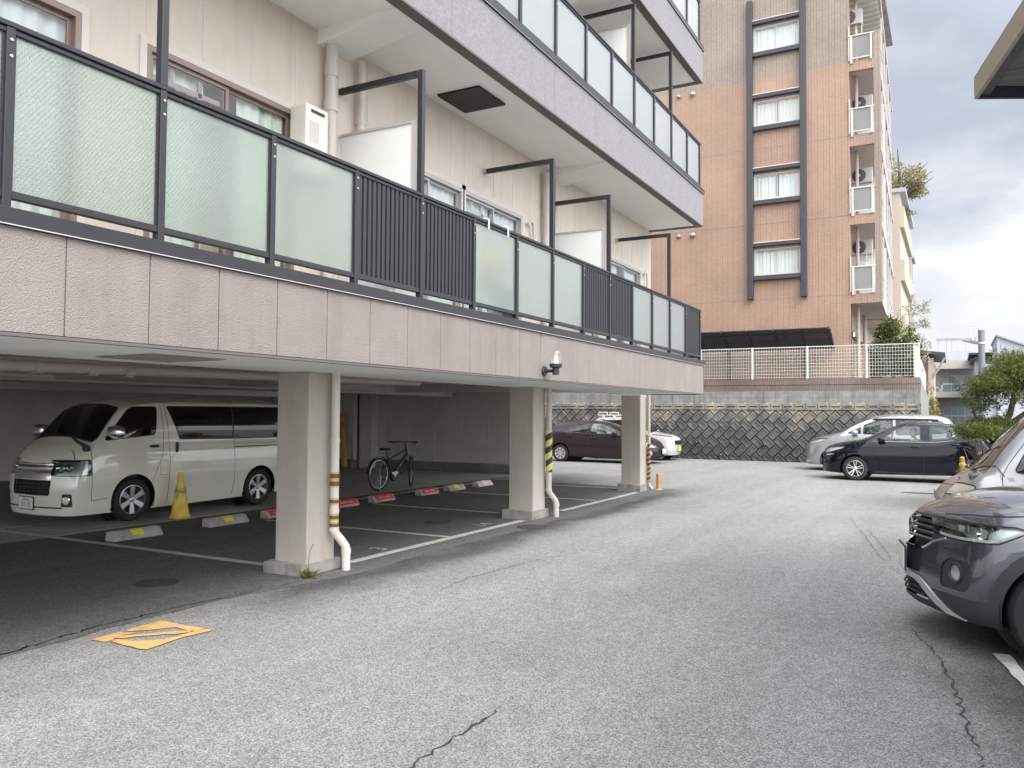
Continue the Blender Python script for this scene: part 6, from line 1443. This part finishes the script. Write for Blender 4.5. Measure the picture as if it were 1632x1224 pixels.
for side in (-1, 1):
    v.part([(side * .60, .29), (side * .745, .29), (side * .745, .47), (side * .62, .47)], 'x', lambda c, n: c.x < .6 and n.x < -.1, 'fog_lamp_recess', 'black_plastic', -.02, .02)
    v.disc(side * .665, .375, [[(.058, -.01), (.058, .006), (.050, .008), (.048, .002)], [(.048, .002), (.02, .010), (0, .012)]], 'fog_lamp', ['chrome', 'lens'], -.012)
    v.mirror(.70, 1.33, side, 'chrome', (.13, .27, .19), .03)
    if side > 0: continue
    v.mirror(.36, 1.10, side, 'black_plastic', (.09, .09, .09), -.02, 'fender_mirror', .0)
    b = MB(); p = v.sy(.36, 1.10, side); b.tube([p + Vector((0, side * .03, .02)), p + Vector((-.10, -side * .08, .12)), p + Vector((-.14, -side * .10, .17))], [.03, .02, .012], 8); b.build('mirror_arm', 'black_plastic', v.root, smooth=50)
for side in (-1, 1):
    v.handle(1.42, 1.105, side, 'black_plastic', .15, .034); b = MB(); c = v.sy(1.83, 1.075, side, .012); b.box(c.x - .025, c.x + .025, c.y - .014, c.y + .014, c.z - .08, c.z + .08); b.build('slide_handle', 'black_plastic', v.root, bevel=.012, seg=2)
for z, m, hh in ((.875, 'chrome', .022), (.845, 'skin_black_gloss', .014), (.825, 'chrome', .012), (.60, 'black_plastic', .014), (.545, 'black_plastic', .014), (.49, 'black_plastic', .014)):
    v.ribbon([v.fx(-.42 + .84 * i / 14, z, -.010) for i in range(15)], hh, .014, 'grille_bar', m)
for k in range(7): y = -.33 + k * .11; v.ribbon([v.fx(y, .45 + .05 * i, -.014) for i in range(5)], .012, .012, 'grille_rib', 'black_plastic', None, Vector((0, 1, 0)))
for y0, y1 in ((-.62, -.13), (.23, .68)): v.ribbon([v.fx(y0 + (y1 - y0) * i / 6, .275, .0) for i in range(7)], .02, .003, 'bumper_slit', 'black')
v.plate(.045, .325, [('大阪 400', .045, 0, .045), ('31-13', .092, .012, -.026)])
v.wheels((1.08, 3.58), .32, 'six', .19, .05, None, .035)
v.done()

# --- grey crossover, close on the right
sp = dict(L=4.1, W=0.88, paint='paint_grey', cowl=1.05, top=[(0, .865), (.03, .92), (.10, .965), (.35, 1.045), (.75, 1.105), (1.08, 1.13), (1.45, 1.33), (1.85, 1.52), (2.3, 1.58), (3.3, 1.565), (3.85, 1.42), (4.02, 1.15), (4.1, .95)],
          belt=[(0, .80), (.1, .87), (.4, .94), (1.0, .99), (2, 1.0), (4.1, 1.05)], half=[(0, .86), (.04, .90), (.12, .94), (.30, .975), (.60, 1), (3.6, 1), (4.1, .92)], roofw=[(0, .70), (.1, .76), (.5, .84), (1.0, .84), (1.9, .70), (4.1, .70)],
          low=[(0, .23), (.5, .22), (4.1, .24)], nose=[(.2, .10), (.28, .005), (.42, -.01), (.55, .0), (.66, .015), (.74, .03), (.88, .05), (.98, .09)], tail=[(.2, .1), (.5, 0), (.9, 0), (1.5, .3)], bowf=.36, bowr=.15, df=1.1, pf=1.35, drop=.06, n=96)
t = Car('crossover', 'dark grey crossover with silver skid trim parked closest to the camera on the right', (7.10, 0.350, 0), R(-80), sp)
t.interior(.6, [(1.5, 1.42), (2.4, 1.42)], dash=1.05)
t.glass([(1.14, -.64), (1.14, .64), (1.80, .54), (1.80, -.54)], 'z', lambda c, n: n.x < -.2 and c.z > 1.05 and .9 < c.x < 2.2, 'windscreen', 'car_glass', .03, .06)
FF = lambda c, n: c.x < .9
def ts_(side, fl):
    t.glass([(1.55, 1.06), (2.42, 1.06), (2.40, 1.44), (2.0, 1.43), (1.85, 1.37)], 'y', fl, 'door_window', 'car_glass', .015); t.glass([(2.55, 1.06), (3.5, 1.10), (3.35, 1.40), (2.53, 1.44)], 'y', fl, 'door_window', 'car_glass_dark', .015)
    t.seam([(1.30, 1.0), (1.24, .6), (1.30, .3)], 'y', fl); t.seam([(2.47, 1.05), (2.45, .3)], 'y', fl)
t.both(ts_)
# lower black cladding all round the bumper, clamshell bonnet shut line
t.mark([(-.3, .1), (.56, .1), (.56, .405), (.25, .40), (-.3, .40)], 'y', lambda c, n: c.x < .6, 3)
t.mark([(.5, .1), (3.7, .1), (3.7, .36), (.5, .36)], 'y', lambda c, n: abs(c.y) > .3, 3)
LZ = lambda c, n: n.z > .2 or n.x < -.1
for side in (-1, 1):
    sl = (lambda s_: (lambda c, n: c.y * s_ > .1 and c.x < .95))(side)
    hf = (lambda s_: (lambda c, n: c.y * s_ > .37 and c.x < .85))(side)
    t.mark(grow([(-.2, .83), (.13, .792), (.30, .785), (.46, .80), (.645, .888), (.56, .905), (-.2, .905)], .010), 'y', hf, 1)
    t.lamp([(-.2, .83), (.13, .792), (.27, .786), (.27, .905), (-.2, .905)], 'y', hf, 'skin_black_gloss', [], .045, .0, 0)
    t.lamp([(.27, .786), (.30, .785), (.46, .80), (.645, .888), (.56, .905), (.27, .905)], 'y', hf, 'alloy_bright', [], .045, .0, 0)
    # recessed fog lamp surround
    t.part([(side * .50, .44), (side * .735, .44), (side * .77, .49), (side * .77, .60), (side * .73, .65), (side * .56, .65), (side * .50, .59)], 'x', (lambda s_: (lambda c, n: c.y * s_ > .3 and c.x < .7))(side), 'fog_lamp_surround', 'cladding', -.006, .03)
    t.disc(side * .635, .555, [[(.078, -.03), (.074, .004), (.060, .006), (.056, -.004)], [(.056, -.006), (.035, .002), (0, .004)]], 'fog_lamp', ['black_plastic', 'alloy_bright'], .002)
    # lamp internals: projector with fins, bright bowl at the outer end, light strip along the bottom edge
    for y_, z_, w_, h_ in ((.60, .862, .05, .022),):
        for q_ in range(6):
            c = t.fx(side * (y_ - .035 + .014 * q_), z_, -.022); b = MB(); b.box(c.x - .003, c.x + .012, c.y - .0035, c.y + .0035, c.z - h_, c.z + h_); b.build('headlight_fin', 'chrome', t.root)
    c = t.fx(side * .60, .862, -.034); b = MB(); b.box(c.x - .002, c.x + .012, c.y - .052, c.y + .052, c.z - .028, c.z + .028); b.build('headlight_projector', 'black_plastic', t.root, bevel=.008)
    t.disc(side * .755, .852, [[(.046, .0), (.043, .008), (.028, -.015), (0, -.022)]], 'reflector_bowl', 'chrome', -.03)
    pts = [t.fx(side * (.42 + .04 * q_), .806 - .008 * math.sin(q_ / 9 * 3.1), -.006) for q_ in range(9)] + [t.sy(x_, z_, side, -.006) for x_, z_ in ((.42, .806), (.49, .826), (.56, .858), (.62, .884))]
    t.ribbon(pts, .018, .006, 'daylight_strip', 'lens', None, Vector((0, 0, 1)), Vector((-.6, side * .6, 0)).normalized())
    t.mirror(1.42, 1.08, side, 'paint_grey', (.13, .2, .14), .05); t.handle(2.25, .95, side, 'paint_grey'); t.handle(3.2, .97, side, 'paint_grey')
t.mark([(-.37, .765), (.37, .765), (.42, .79), (.345, .85), (.34, .885), (-.34, .885), (-.345, .85), (-.42, .79)], 'x', lambda c, n: c.x < .3, 1)
t.part([(-.34, .70), (-.25, .665), (.25, .665), (.34, .70), (.40, .79), (.335, .85), (.33, .895), (-.33, .895), (-.335, .85), (-.40, .79)], 'x', lambda c, n: c.x < .3 and n.x < -.15, 'grille', 'black', -.05, .015)
for z, w in ((.868, .315), (.825, .33), (.785, .36), (.742, .35)): t.ribbon([t.fx(-w + 2 * w * i / 12, z, -.012) for i in range(13)], .020, .016, 'grille_bar', 'black_plastic'); t.ribbon([t.fx(-w + 2 * w * i / 12, z + .008, .004) for i in range(13)], .006, .004, 'grille_chrome', 'chrome')
t.ribbon([t.fx(y, z, .0) for y, z in ((-.50, .775), (-.38, .735), (-.28, .672), (-.15, .66), (0, .657), (.15, .66), (.28, .672), (.38, .735), (.50, .775))], .016, .010, 'grille_trim', 'chrome')
c = t.fx(0, .80, -.006); b = MB(); b.lathe([(.070, .01), (.070, -.008), (.060, -.010), (.058, .0)], c, 'x', 32)
for pts in ([(-.035, .045), (-.002, -.002), (.0, -.002), (.035, .045)], [(-.055, .015), (-.025, -.05), (0, .002), (.025, -.05), (.055, .015)]): b.tube([Vector((-.004, y, z)) + c for y, z in pts], .006, 6)
b.build('emblem', 'skin_black_gloss', t.root, smooth=40)
# silver skid trim sweeping down from the plate, air intake below
for side in (-1, 1):
    pts = [(side * y, z) for y, z in ((.10, .452), (.20, .448), (.28, .43), (.36, .385), (.46, .325), (.56, .275), (.68, .24))]
    t.ribbon([t.fx(y, z, .004) for y, z in pts], [.035, .04, .05, .06, .055, .04, .008], .014, 'skid_trim', 'skid')
t.part([(-.36, .30), (.36, .30), (.24, .42), (-.24, .42)], 'x', lambda c, n: c.x < .4, 'air_intake', 'black', -.02, .02)
for z in (.33, .37): t.ribbon([t.fx(-.30 + .6 * i / 8, z, -.005) for i in range(9)], .012, .01, 'intake_bar', 'black_plastic')
t.seam([(-.62, .915), (-.45, .908), (0, .905), (.45, .908), (.62, .915)], 'x', lambda c, n: c.x < .5, .010)
for side in (-1, 1):
    fl = LEFT if side < 0 else RIGHT
    t.seam([(.16, .925), (.35, .955), (.80, 1.0), (1.1, 1.03)], 'y', (lambda s_: (lambda c, n: c.y * s_ > .35))(side), .008)
    c = t.sy(.36, .43, side, .0); b = MB(); b.lathe([(.014, 0), (.013, .003), (0, .004)] if side > 0 else [(.014, 0), (.013, -.003), (0, -.004)], c, 'y', 14); b.build('parking_sensor', 'cladding', t.root)
t.plate(0, .565, [], d=.03)
t.wheels((.85, 3.40), .335, 'ten', .20, .045, .085, .02)
t.done()

# --- silver microvan beyond it
sp = dict(L=3.38, W=0.735, paint='paint_silver', cat='van', cowl=.36, top=[(0, .74), (.04, .82), (.14, .90), (.32, 1.0), (.42, 1.06), (.68, 1.37), (1.0, 1.70), (1.2, 1.80), (1.6, 1.85), (3.2, 1.83), (3.38, 1.7)],
          belt=[(0, .70), (.15, .84), (.4, .95), (.8, 1.0), (3.38, 1.02)], half=[(0, .86), (.05, .92), (.18, .97), (.4, 1), (3.2, 1), (3.38, .95)], roofw=[(0, .74), (.4, .86), (1.1, .80), (3.38, .82)],
          low=[(0, .18), (3.38, .2)], nose=[(.2, .06), (.4, 0), (.65, .0), (.85, .05), (1.0, .05)], tail=[(.2, .03), (.6, 0), (1.7, .05)], bowf=.26, bowr=.05, df=.9, pf=1.8)
k = Car('microvan', 'silver microvan with yellowed headlights parked just behind the grey crossover', (11.15, 0.24, 0), R(-87), sp)
k.interior(.66, [(.95, 1.55), (1.9, 1.55)], 'seat_light', x0=.45, dash=1.02)
k.glass([(.43, -.60), (.43, .60), (1.02, .53), (1.02, -.53)], 'z', lambda c, n: n.x < -.25 and c.z > 1.02 and c.x < 1.4, 'windscreen', 'car_glass_clear', .025, .05)
def ks_(side, fl):
    k.glass([(.78, 1.04), (1.52, 1.03), (1.50, 1.66), (1.18, 1.64), (1.05, 1.58)], 'y', fl, 'door_window', 'car_glass', .014, .05); k.glass([(1.66, 1.03), (2.4, 1.03), (2.4, 1.66), (1.66, 1.66)], 'y', fl, 'side_window', 'car_glass_dark', .014); k.glass([(2.5, 1.03), (3.2, 1.03), (3.12, 1.66), (2.5, 1.66)], 'y', fl, 'side_window', 'car_glass_dark', .014)
    k.seam([(1.10, 1.70), (.72, 1.12), (.66, 1.0), (.66, .55), (.74, .3)], 'y', fl); k.seam([(1.59, 1.72), (1.58, .3)], 'y', fl); k.seam([(2.45, .98), (2.44, .3)], 'y', fl)
    k.part([(-.1, .755), (.36, .765), (.40, .87), (.28, .885), (-.1, .84)], 'y', (lambda s_: (lambda c, n: c.y * s_ > .36 and c.x < .6))(side), 'headlight', 'old_lens', -.003, .03, .012)
    k.mirror(1.0, 1.10, side, 'paint_silver', (.11, .15, .2), .03); k.handle(1.45, .95, side, 'paint_silver'); k.handle(1.75, .95, side, 'paint_silver')
k.both(ks_)
k.part([(-.42, .36), (.42, .36), (.42, .52), (-.42, .52)], 'x', FRONT, 'grille', 'black_plastic', -.015, .03); k.seam([(-.6, .86), (0, .845), (.6, .86)], 'x', FRONT, .007); k.seam([(-.7, .60), (0, .585), (.7, .60)], 'x', FRONT, .006)
c = k.fx(0, .73, .006); b = MB(); b.tube([c + Vector((0, .045, .03)), c + Vector((0, -.02, .03)), c + Vector((0, .03, -.03)), c + Vector((0, -.045, -.03))], .008, 6); b.build('emblem', 'chrome', k.root)
b = MB()
for y in (-.30, .18):
    p0 = k.tz(.40, y, .012); p1 = k.tz(.60, y - .36, .02); b.tube([p0, p0.lerp(p1, .5) + Vector((-.01, 0, .015)), p1], .008, 6); b.tube([k.tz(.56, y - .02, .012), k.tz(.66, y - .60, .012)], .006, 6)
b.build('wipers', 'black_plastic', k.root)
pts = [k.tz(.41, -.60 + 1.2 * i / 10, .002) for i in range(11)]; k.ribbon(pts, .05, .006, 'cowl_panel', 'black_plastic', None, Vector((1, 0, .4)).normalized(), Vector((-.4, 0, 1)).normalized())
b = MB(); p = k.tz(.26, -.30, .004); b.lathe([(.012, 0), (.010, .012), (0, .014)], p, 'z', 10); b.build('washer_nozzle', 'black_plastic', k.root)
k.plate(0, .40, [], 'plate_yellow')
k.wheels((.66, 2.85), .275, 'ten', .15, .045, None, .03)
k.done()

# --- black hatchback, broadside at the far right
sp = dict(L=3.94, W=0.848, paint='paint_black', cowl=1.04, top=[(0, .70), (.05, .80), (.20, .89), (.55, .975), (1.02, 1.06), (1.40, 1.25), (1.80, 1.42), (2.28, 1.505), (2.75, 1.49), (3.3, 1.40), (3.62, 1.22), (3.86, 1.03), (3.94, .85)],
          belt=[(0, .66), (.2, .82), (.6, .91), (1.0, .97), (1.6, 1.0), (2.6, 1.02), (3.3, 1.13), (3.94, .98)], half=[(0, .84), (.05, .90), (.2, .955), (.5, .99), (.85, 1), (1.8, .985), (3.1, 1.0), (3.6, .97), (3.94, .86)], roofw=[(0, .7), (.5, .82), (1.05, .80), (1.9, .66), (3.2, .64), (3.94, .72)],
          low=[(0, .19), (.6, .17), (3.94, .22)], nose=[(.15, .10), (.25, .0), (.45, -.01), (.6, .02), (.78, .06), (.9, .1)], tail=[(.2, .1), (.5, 0), (.9, 0), (1.3, .1)], bowf=.34, bowr=.2, df=1.1, pf=2.3, drop=.07)
y_ = Car('hatchback', 'glossy black hatchback with two tone alloy wheels parked broadside at the far right', (23.22, 3.12, 0), R(-90), sp)
y_.interior(.50, [(1.55, 1.32), (2.35, 1.30)], 'seat_light', dash=.98, wheel_side=-1)
y_.glass([(1.10, -.62), (1.10, .62), (1.80, .50), (1.80, -.50)], 'z', lambda c, n: n.x < -.2 and c.z > 1.02 and .9 < c.x < 2.2, 'windscreen', 'car_glass', .03, .05)
def ys_(side, fl):
    y_.glass([(1.44, 1.045), (2.36, 1.04), (2.34, 1.385), (2.0, 1.38), (1.72, 1.265)], 'y', fl, 'door_window', 'car_glass_clear', .022, .03); y_.glass([(2.60, 1.04), (3.02, 1.09), (3.26, 1.18), (3.10, 1.345), (2.58, 1.385)], 'y', fl, 'door_window', 'car_glass', .022, .03)
    y_.seam([(1.30, 1.0), (1.30, .62), (1.40, .25)], 'y', fl, .010); y_.seam([(2.45, 1.0), (2.44, .3)], 'y', fl, .010); y_.seam([(3.32, 1.10), (3.18, .85), (3.05, .6)], 'y', fl, .008); y_.seam([(2.46, 1.48), (2.46, 1.42)], 'y', lambda c, n: c.y * side > .2, .010)
    y_.lamp([(.02, .70), (.15, .68), (.55, .80), (.66, .86), (.45, .855), (.2, .81)], 'y', (lambda s_: (lambda c, n: c.y * s_ > .30 and c.x < .8))(side), 'lens', [], .02, .01, .010)
    y_.part([(.16, .615), (.42, .66), (.30, .665), (.16, .645)], 'y', (lambda s_: (lambda c, n: c.y * s_ > .3 and c.x < .6))(side), 'indicator', 'alloy_bright', 0, 0)
    y_.ribbon([y_.sy(1.30 + .1 * i, max(1.005, 1.005 + .10 * ((1.30 + .1 * i - 2.6) / .7) ** 1.5 if 1.30 + .1 * i > 2.6 else 1.005), side, -.001) for i in range(21)], .016, .005, 'belt_trim', 'chrome', None, Vector((0, 0, 1)), Vector((0, side, 0)))
    y_.ribbon([y_.sy(1.32 + .1 * i, .235, side, .0) for i in range(17)], .03, .012, 'sill_trim', 'skin_black_gloss', None, Vector((0, 0, 1)), Vector((0, side, 0)))
    y_.mirror(1.50, 1.02, side, 'paint_black', (.17, .18, .13), .06, drop=.03); y_.handle(2.26, .885, side, 'paint_black', .20, .034); y_.handle(3.12, .96, side, 'paint_black', .18, .034)
    b = MB(); 
y_.both(ys_)
y_.part([(-.45, .25), (.45, .25), (.55, .42), (.40, .58), (-.40, .58), (-.55, .42)], 'x', FRONT, 'grille', 'black', -.02, .04); y_.plate(0, .46, [])
for side in (-1, 1): y_.part([(side * 0.62, .62), (side * .78, .66), (side * .80, .80), (side * .66, .84)], 'x', lambda c, n: c.x > 3.2 and n.x > .1, 'tail_lamp', 'tail_red', .002)
y_.wheels((.88, 3.43), .305, 'ysplit', .185, .05, None, .02, 'alloy_bright')
y_.done()

# --- silver minivan behind it
sp = dict(L=4.3, W=0.85, paint='paint_silver', cowl=.92, top=[(0, .72), (.05, .84), (.25, .95), (.6, 1.05), (.95, 1.15), (1.35, 1.38), (1.85, 1.61), (2.4, 1.70), (3.4, 1.68), (3.95, 1.58), (4.2, 1.25), (4.3, .9)],
          belt=[(0, .68), (.2, .86), (.6, .98), (1.1, 1.06), (3, 1.08), (4.3, 1.1)], half=RND(4.3), roofw=[(0, .72), (.5, .82), (1.1, .80), (2, .70), (4.3, .70)], low=[(0, .18), (4.3, .2)], nose=[(.15, .08), (.3, 0), (.5, 0), (.85, .06)], tail=[(.2, .05), (.6, 0), (1.5, .15)], bowf=.30, bowr=.12, df=1.1)
m_ = Car('minivan', 'silver minivan mostly hidden behind the black hatchback', (26.6, 4.05, 0), R(-90), sp)
m_.interior(.5, [(1.7, 1.45), (2.6, 1.45)], 'seat_light', dash=1.05, wheel_side=-1)
m_.glass([(1.02, -.64), (1.02, .64), (1.85, .54), (1.85, -.54)], 'z', lambda c, n: n.x < -.2 and c.z > 1.1 and .8 < c.x < 2.3, 'windscreen', 'car_glass', .03, .05)
def ms_(side, fl):
    m_.glass([(1.28, 1.13), (1.62, 1.12), (1.62, 1.30)], 'y', fl, 'quarter_window', 'car_glass', .015, .01); m_.glass([(1.70, 1.12), (2.48, 1.12), (2.46, 1.52), (2.05, 1.50), (1.72, 1.36)], 'y', fl, 'door_window', 'car_glass_clear', .022, .03); m_.glass([(2.58, 1.12), (3.4, 1.13), (3.38, 1.52), (2.56, 1.53)], 'y', fl, 'door_window', 'car_glass', .022); m_.glass([(3.5, 1.15), (4.0, 1.2), (3.75, 1.48), (3.48, 1.52)], 'y', fl, 'rear_quarter_window', 'car_glass_dark', .02)
    m_.ribbon([m_.sy(1.95 + .1 * i, 1.545 + .012 * math.sin(i / 14 * 3.1), side, .0) for i in range(18)], .045, .03, 'rain_visor', 'black_plastic', None, Vector((0, 0, 1)), Vector((0, side, 0)))
    m_.seam([(1.28, 1.05), (1.30, .3)], 'y', fl, .010); m_.seam([(2.52, 1.08), (2.5, .3)], 'y', fl, .010)
    m_.lamp([(.10, .80), (.25, .79), (.62, .90), (.72, .965), (.45, .95), (.2, .88)], 'y', (lambda s_: (lambda c, n: c.y * s_ > .3 and c.x < .9))(side), 'lens', [], .02, .01, .010); m_.mirror(1.48, 1.15, side, 'paint_silver', (.18, .2, .15), .05); m_.handle(2.3, .95, side, 'paint_silver'); m_.handle(2.75, .95, side, 'paint_silver')
m_.both(ms_)
m_.part([(-.5, .28), (.5, .28), (.5, .5), (-.5, .5)], 'x', FRONT, 'grille', 'black_plastic', -.01, .03); m_.wheels((.86, 3.6), .31, 'ten', .185, .05); m_.done()

# --- plum hatchback behind the second pillar
sp = dict(L=4.02, W=0.848, paint='paint_plum', cowl=1.02, top=[(0, .60), (.06, .70), (.25, .80), (.6, .90), (1.04, 1.0), (1.45, 1.19), (1.85, 1.345), (2.4, 1.42), (3.0, 1.40), (3.6, 1.335), (3.82, 1.28), (3.93, 1.05), (4.02, .8)],
          belt=[(0, .57), (.2, .72), (.6, .83), (1.05, .92), (2, .96), (3.2, 1.0), (4.02, 1.02)], half=[(0, .82), (.06, .89), (.2, .95), (.5, .99), (.87, 1), (1.9, .985), (3.4, 1.0), (3.75, .97), (4.02, .88)], roofw=[(0, .7), (.5, .82), (1.05, .80), (1.9, .66), (3.5, .62), (4.02, .7)],
          low=[(0, .17), (.6, .15), (4.02, .22)], nose=[(.15, .10), (.25, .02), (.4, -.01), (.6, .05), (.8, .1)], tail=[(.2, .1), (.5, 0), (.8, 0), (1.3, .1)], bowf=.42, bowr=.22, df=1.2, pf=2.2, drop=.07)
a_ = Car('hatchback', 'dark plum hatchback parked before the block wall behind the second pillar', (26.32, 8.55, 0), R(90), sp)
a_.interior(.48, [(1.5, 1.26), (2.3, 1.24)], 'seat_light', dash=.92)
a_.glass([(1.08, -.62), (1.08, .62), (1.85, .50), (1.85, -.50)], 'z', lambda c, n: n.x < -.2 and c.z > .96 and .9 < c.x < 2.3, 'windscreen', 'car_glass', .03, .05)
def as_(side, fl):
    a_.glass([(1.30, 1.00), (2.32, .98), (2.30, 1.315), (1.95, 1.30), (1.60, 1.18)], 'y', fl, 'door_window', 'car_glass_clear', .022, .03); a_.glass([(2.46, .985), (3.03, 1.02), (3.24, 1.20), (3.05, 1.27), (2.44, 1.315)], 'y', fl, 'door_window', 'car_glass', .022, .03)
    a_.seam([(1.22, .95), (1.20, .6), (1.30, .22)], 'y', fl, .010); a_.seam([(2.39, .96), (2.38, .25)], 'y', fl, .010); a_.seam([(3.2, 1.0), (3.08, .75)], 'y', fl, .010)
    a_.lamp([(.08, .56), (.25, .55), (.62, .70), (.72, .79), (.4, .74)], 'y', (lambda s_: (lambda c, n: c.y * s_ > .3 and c.x < .9))(side), 'lens', [], .02, .01, .010); a_.part([(3.72, .92), (4.1, .92), (4.1, 1.06), (3.80, 1.06)], 'y', (lambda s_: (lambda c, n: c.y * s_ > .35 and c.x > 3.6))(side), 'tail_lamp', 'tail_red', .002, .01)
    a_.mirror(1.38, .97, side, 'paint_plum', (.17, .18, .13), .06, drop=.02); a_.handle(2.18, .84, side, 'paint_plum', .2, .034); a_.handle(3.02, .90, side, 'paint_plum', .18, .034)
    c = a_.fx(side * .62, .36, -.005); b = MB(); b.lathe([(.06, 0), (.04, -.015), (0, -.02)], c, 'x', 18); b.build('fog_lamp', 'lens', a_.root, smooth=50)
a_.both(as_)
a_.part([(-.5, .22), (.5, .22), (.4, .42), (-.4, .42)], 'x', FRONT, 'grille', 'black', -.02, .04); a_.plate(0, .42, []); a_.wheels((.86, 3.42), .295, 'swirl', .175, .05, None, .02, 'alloy_bright'); a_.done()

# --- white kei car with a roof rack next to it
sp = dict(L=3.4, W=0.735, paint='paint_white2', cowl=.80, top=[(0, .70), (.05, .82), (.3, .91), (.82, 1.0), (1.15, 1.25), (1.5, 1.46), (1.9, 1.54), (3.0, 1.52), (3.25, 1.35), (3.4, .95)], belt=[(0, .66), (.2, .83), (.8, .92), (3.4, .98)], half=RND(3.4), roofw=[(0, .74), (.8, .82), (1.5, .74), (3.4, .74)],
          low=[(0, .2), (3.4, .2)], nose=[(.2, .05), (.4, 0), (.7, 0), (.85, .04)], tail=[(.2, .03), (.6, 0), (1.4, .1)], bowf=.2, bowr=.08, df=.9)
w_ = Car('kei_car', 'small white car with a white roof rack parked beyond the plum hatchback', (28.65, 8.72, 0), R(90), sp)
w_.interior(.5, [(1.3, 1.35), (2.1, 1.35)], dash=.95)
w_.glass([(.88, -.56), (.88, .56), (1.48, .50), (1.48, -.50)], 'z', lambda c, n: n.x < -.2 and c.z > .96 and .7 < c.x < 1.9, 'windscreen', 'car_glass_dark', .03, .04)
def ws_(side, fl):
    w_.glass([(1.10, 1.0), (1.85, .99), (1.85, 1.42), (1.55, 1.40)], 'y', fl, 'door_window', 'car_glass_dark', .02); w_.glass([(1.95, .99), (2.8, 1.02), (2.7, 1.40), (1.95, 1.42)], 'y', fl, 'door_window', 'car_glass_dark', .02)
    w_.part([(.0, .70), (.30, .74), (.36, .84), (.0, .80)], 'y', (lambda s_: (lambda c, n: c.y * s_ > .35 and c.x < .5))(side), 'headlight', 'lens', 0, .01, .01); w_.mirror(1.08, 1.0, side, 'paint_white2', (.12, .15, .13), .04); w_.seam([(1.9, .98), (1.88, .3)], 'y', fl, .01)
    w_.seam([(.10, .845), (.5, .90), (.8, .935)], 'y', (lambda s_: (lambda c, n: c.y * s_ > .3))(side), .03, 2)
w_.both(ws_)
w_.part([(-.36, .56), (.36, .56), (.42, .72), (-.42, .72)], 'x', FRONT, 'grille', 'black', -.01, .03); w_.plate(0, .42, [], 'plate_yellow')
b = MB()
for x in (1.75, 2.25, 2.75): b.tube([(x, -.56, 1.60), (x, .56, 1.60)], .016, 8)
for y in (-.56, .56): b.tube([(1.6, y, 1.60), (2.9, y, 1.60)], .016, 8); b.tube([(1.6, y, 1.60), (1.6, y, 1.70), (1.95, y, 1.70), (1.95, y, 1.60)], .016, 8); b.tube([(2.55, y, 1.60), (2.55, y, 1.70), (2.9, y, 1.70), (2.9, y, 1.60)], .016, 8); b.box(1.7, 1.8, y - .03, y + .03, 1.46, 1.6); b.box(2.65, 2.75, y - .03, y + .03, 1.46, 1.6)
b.build('roof_rack', 'white_paint', w_.root, smooth=50)
w_.wheels((.66, 2.9), .27, 'ten', .145, .045); w_.done()
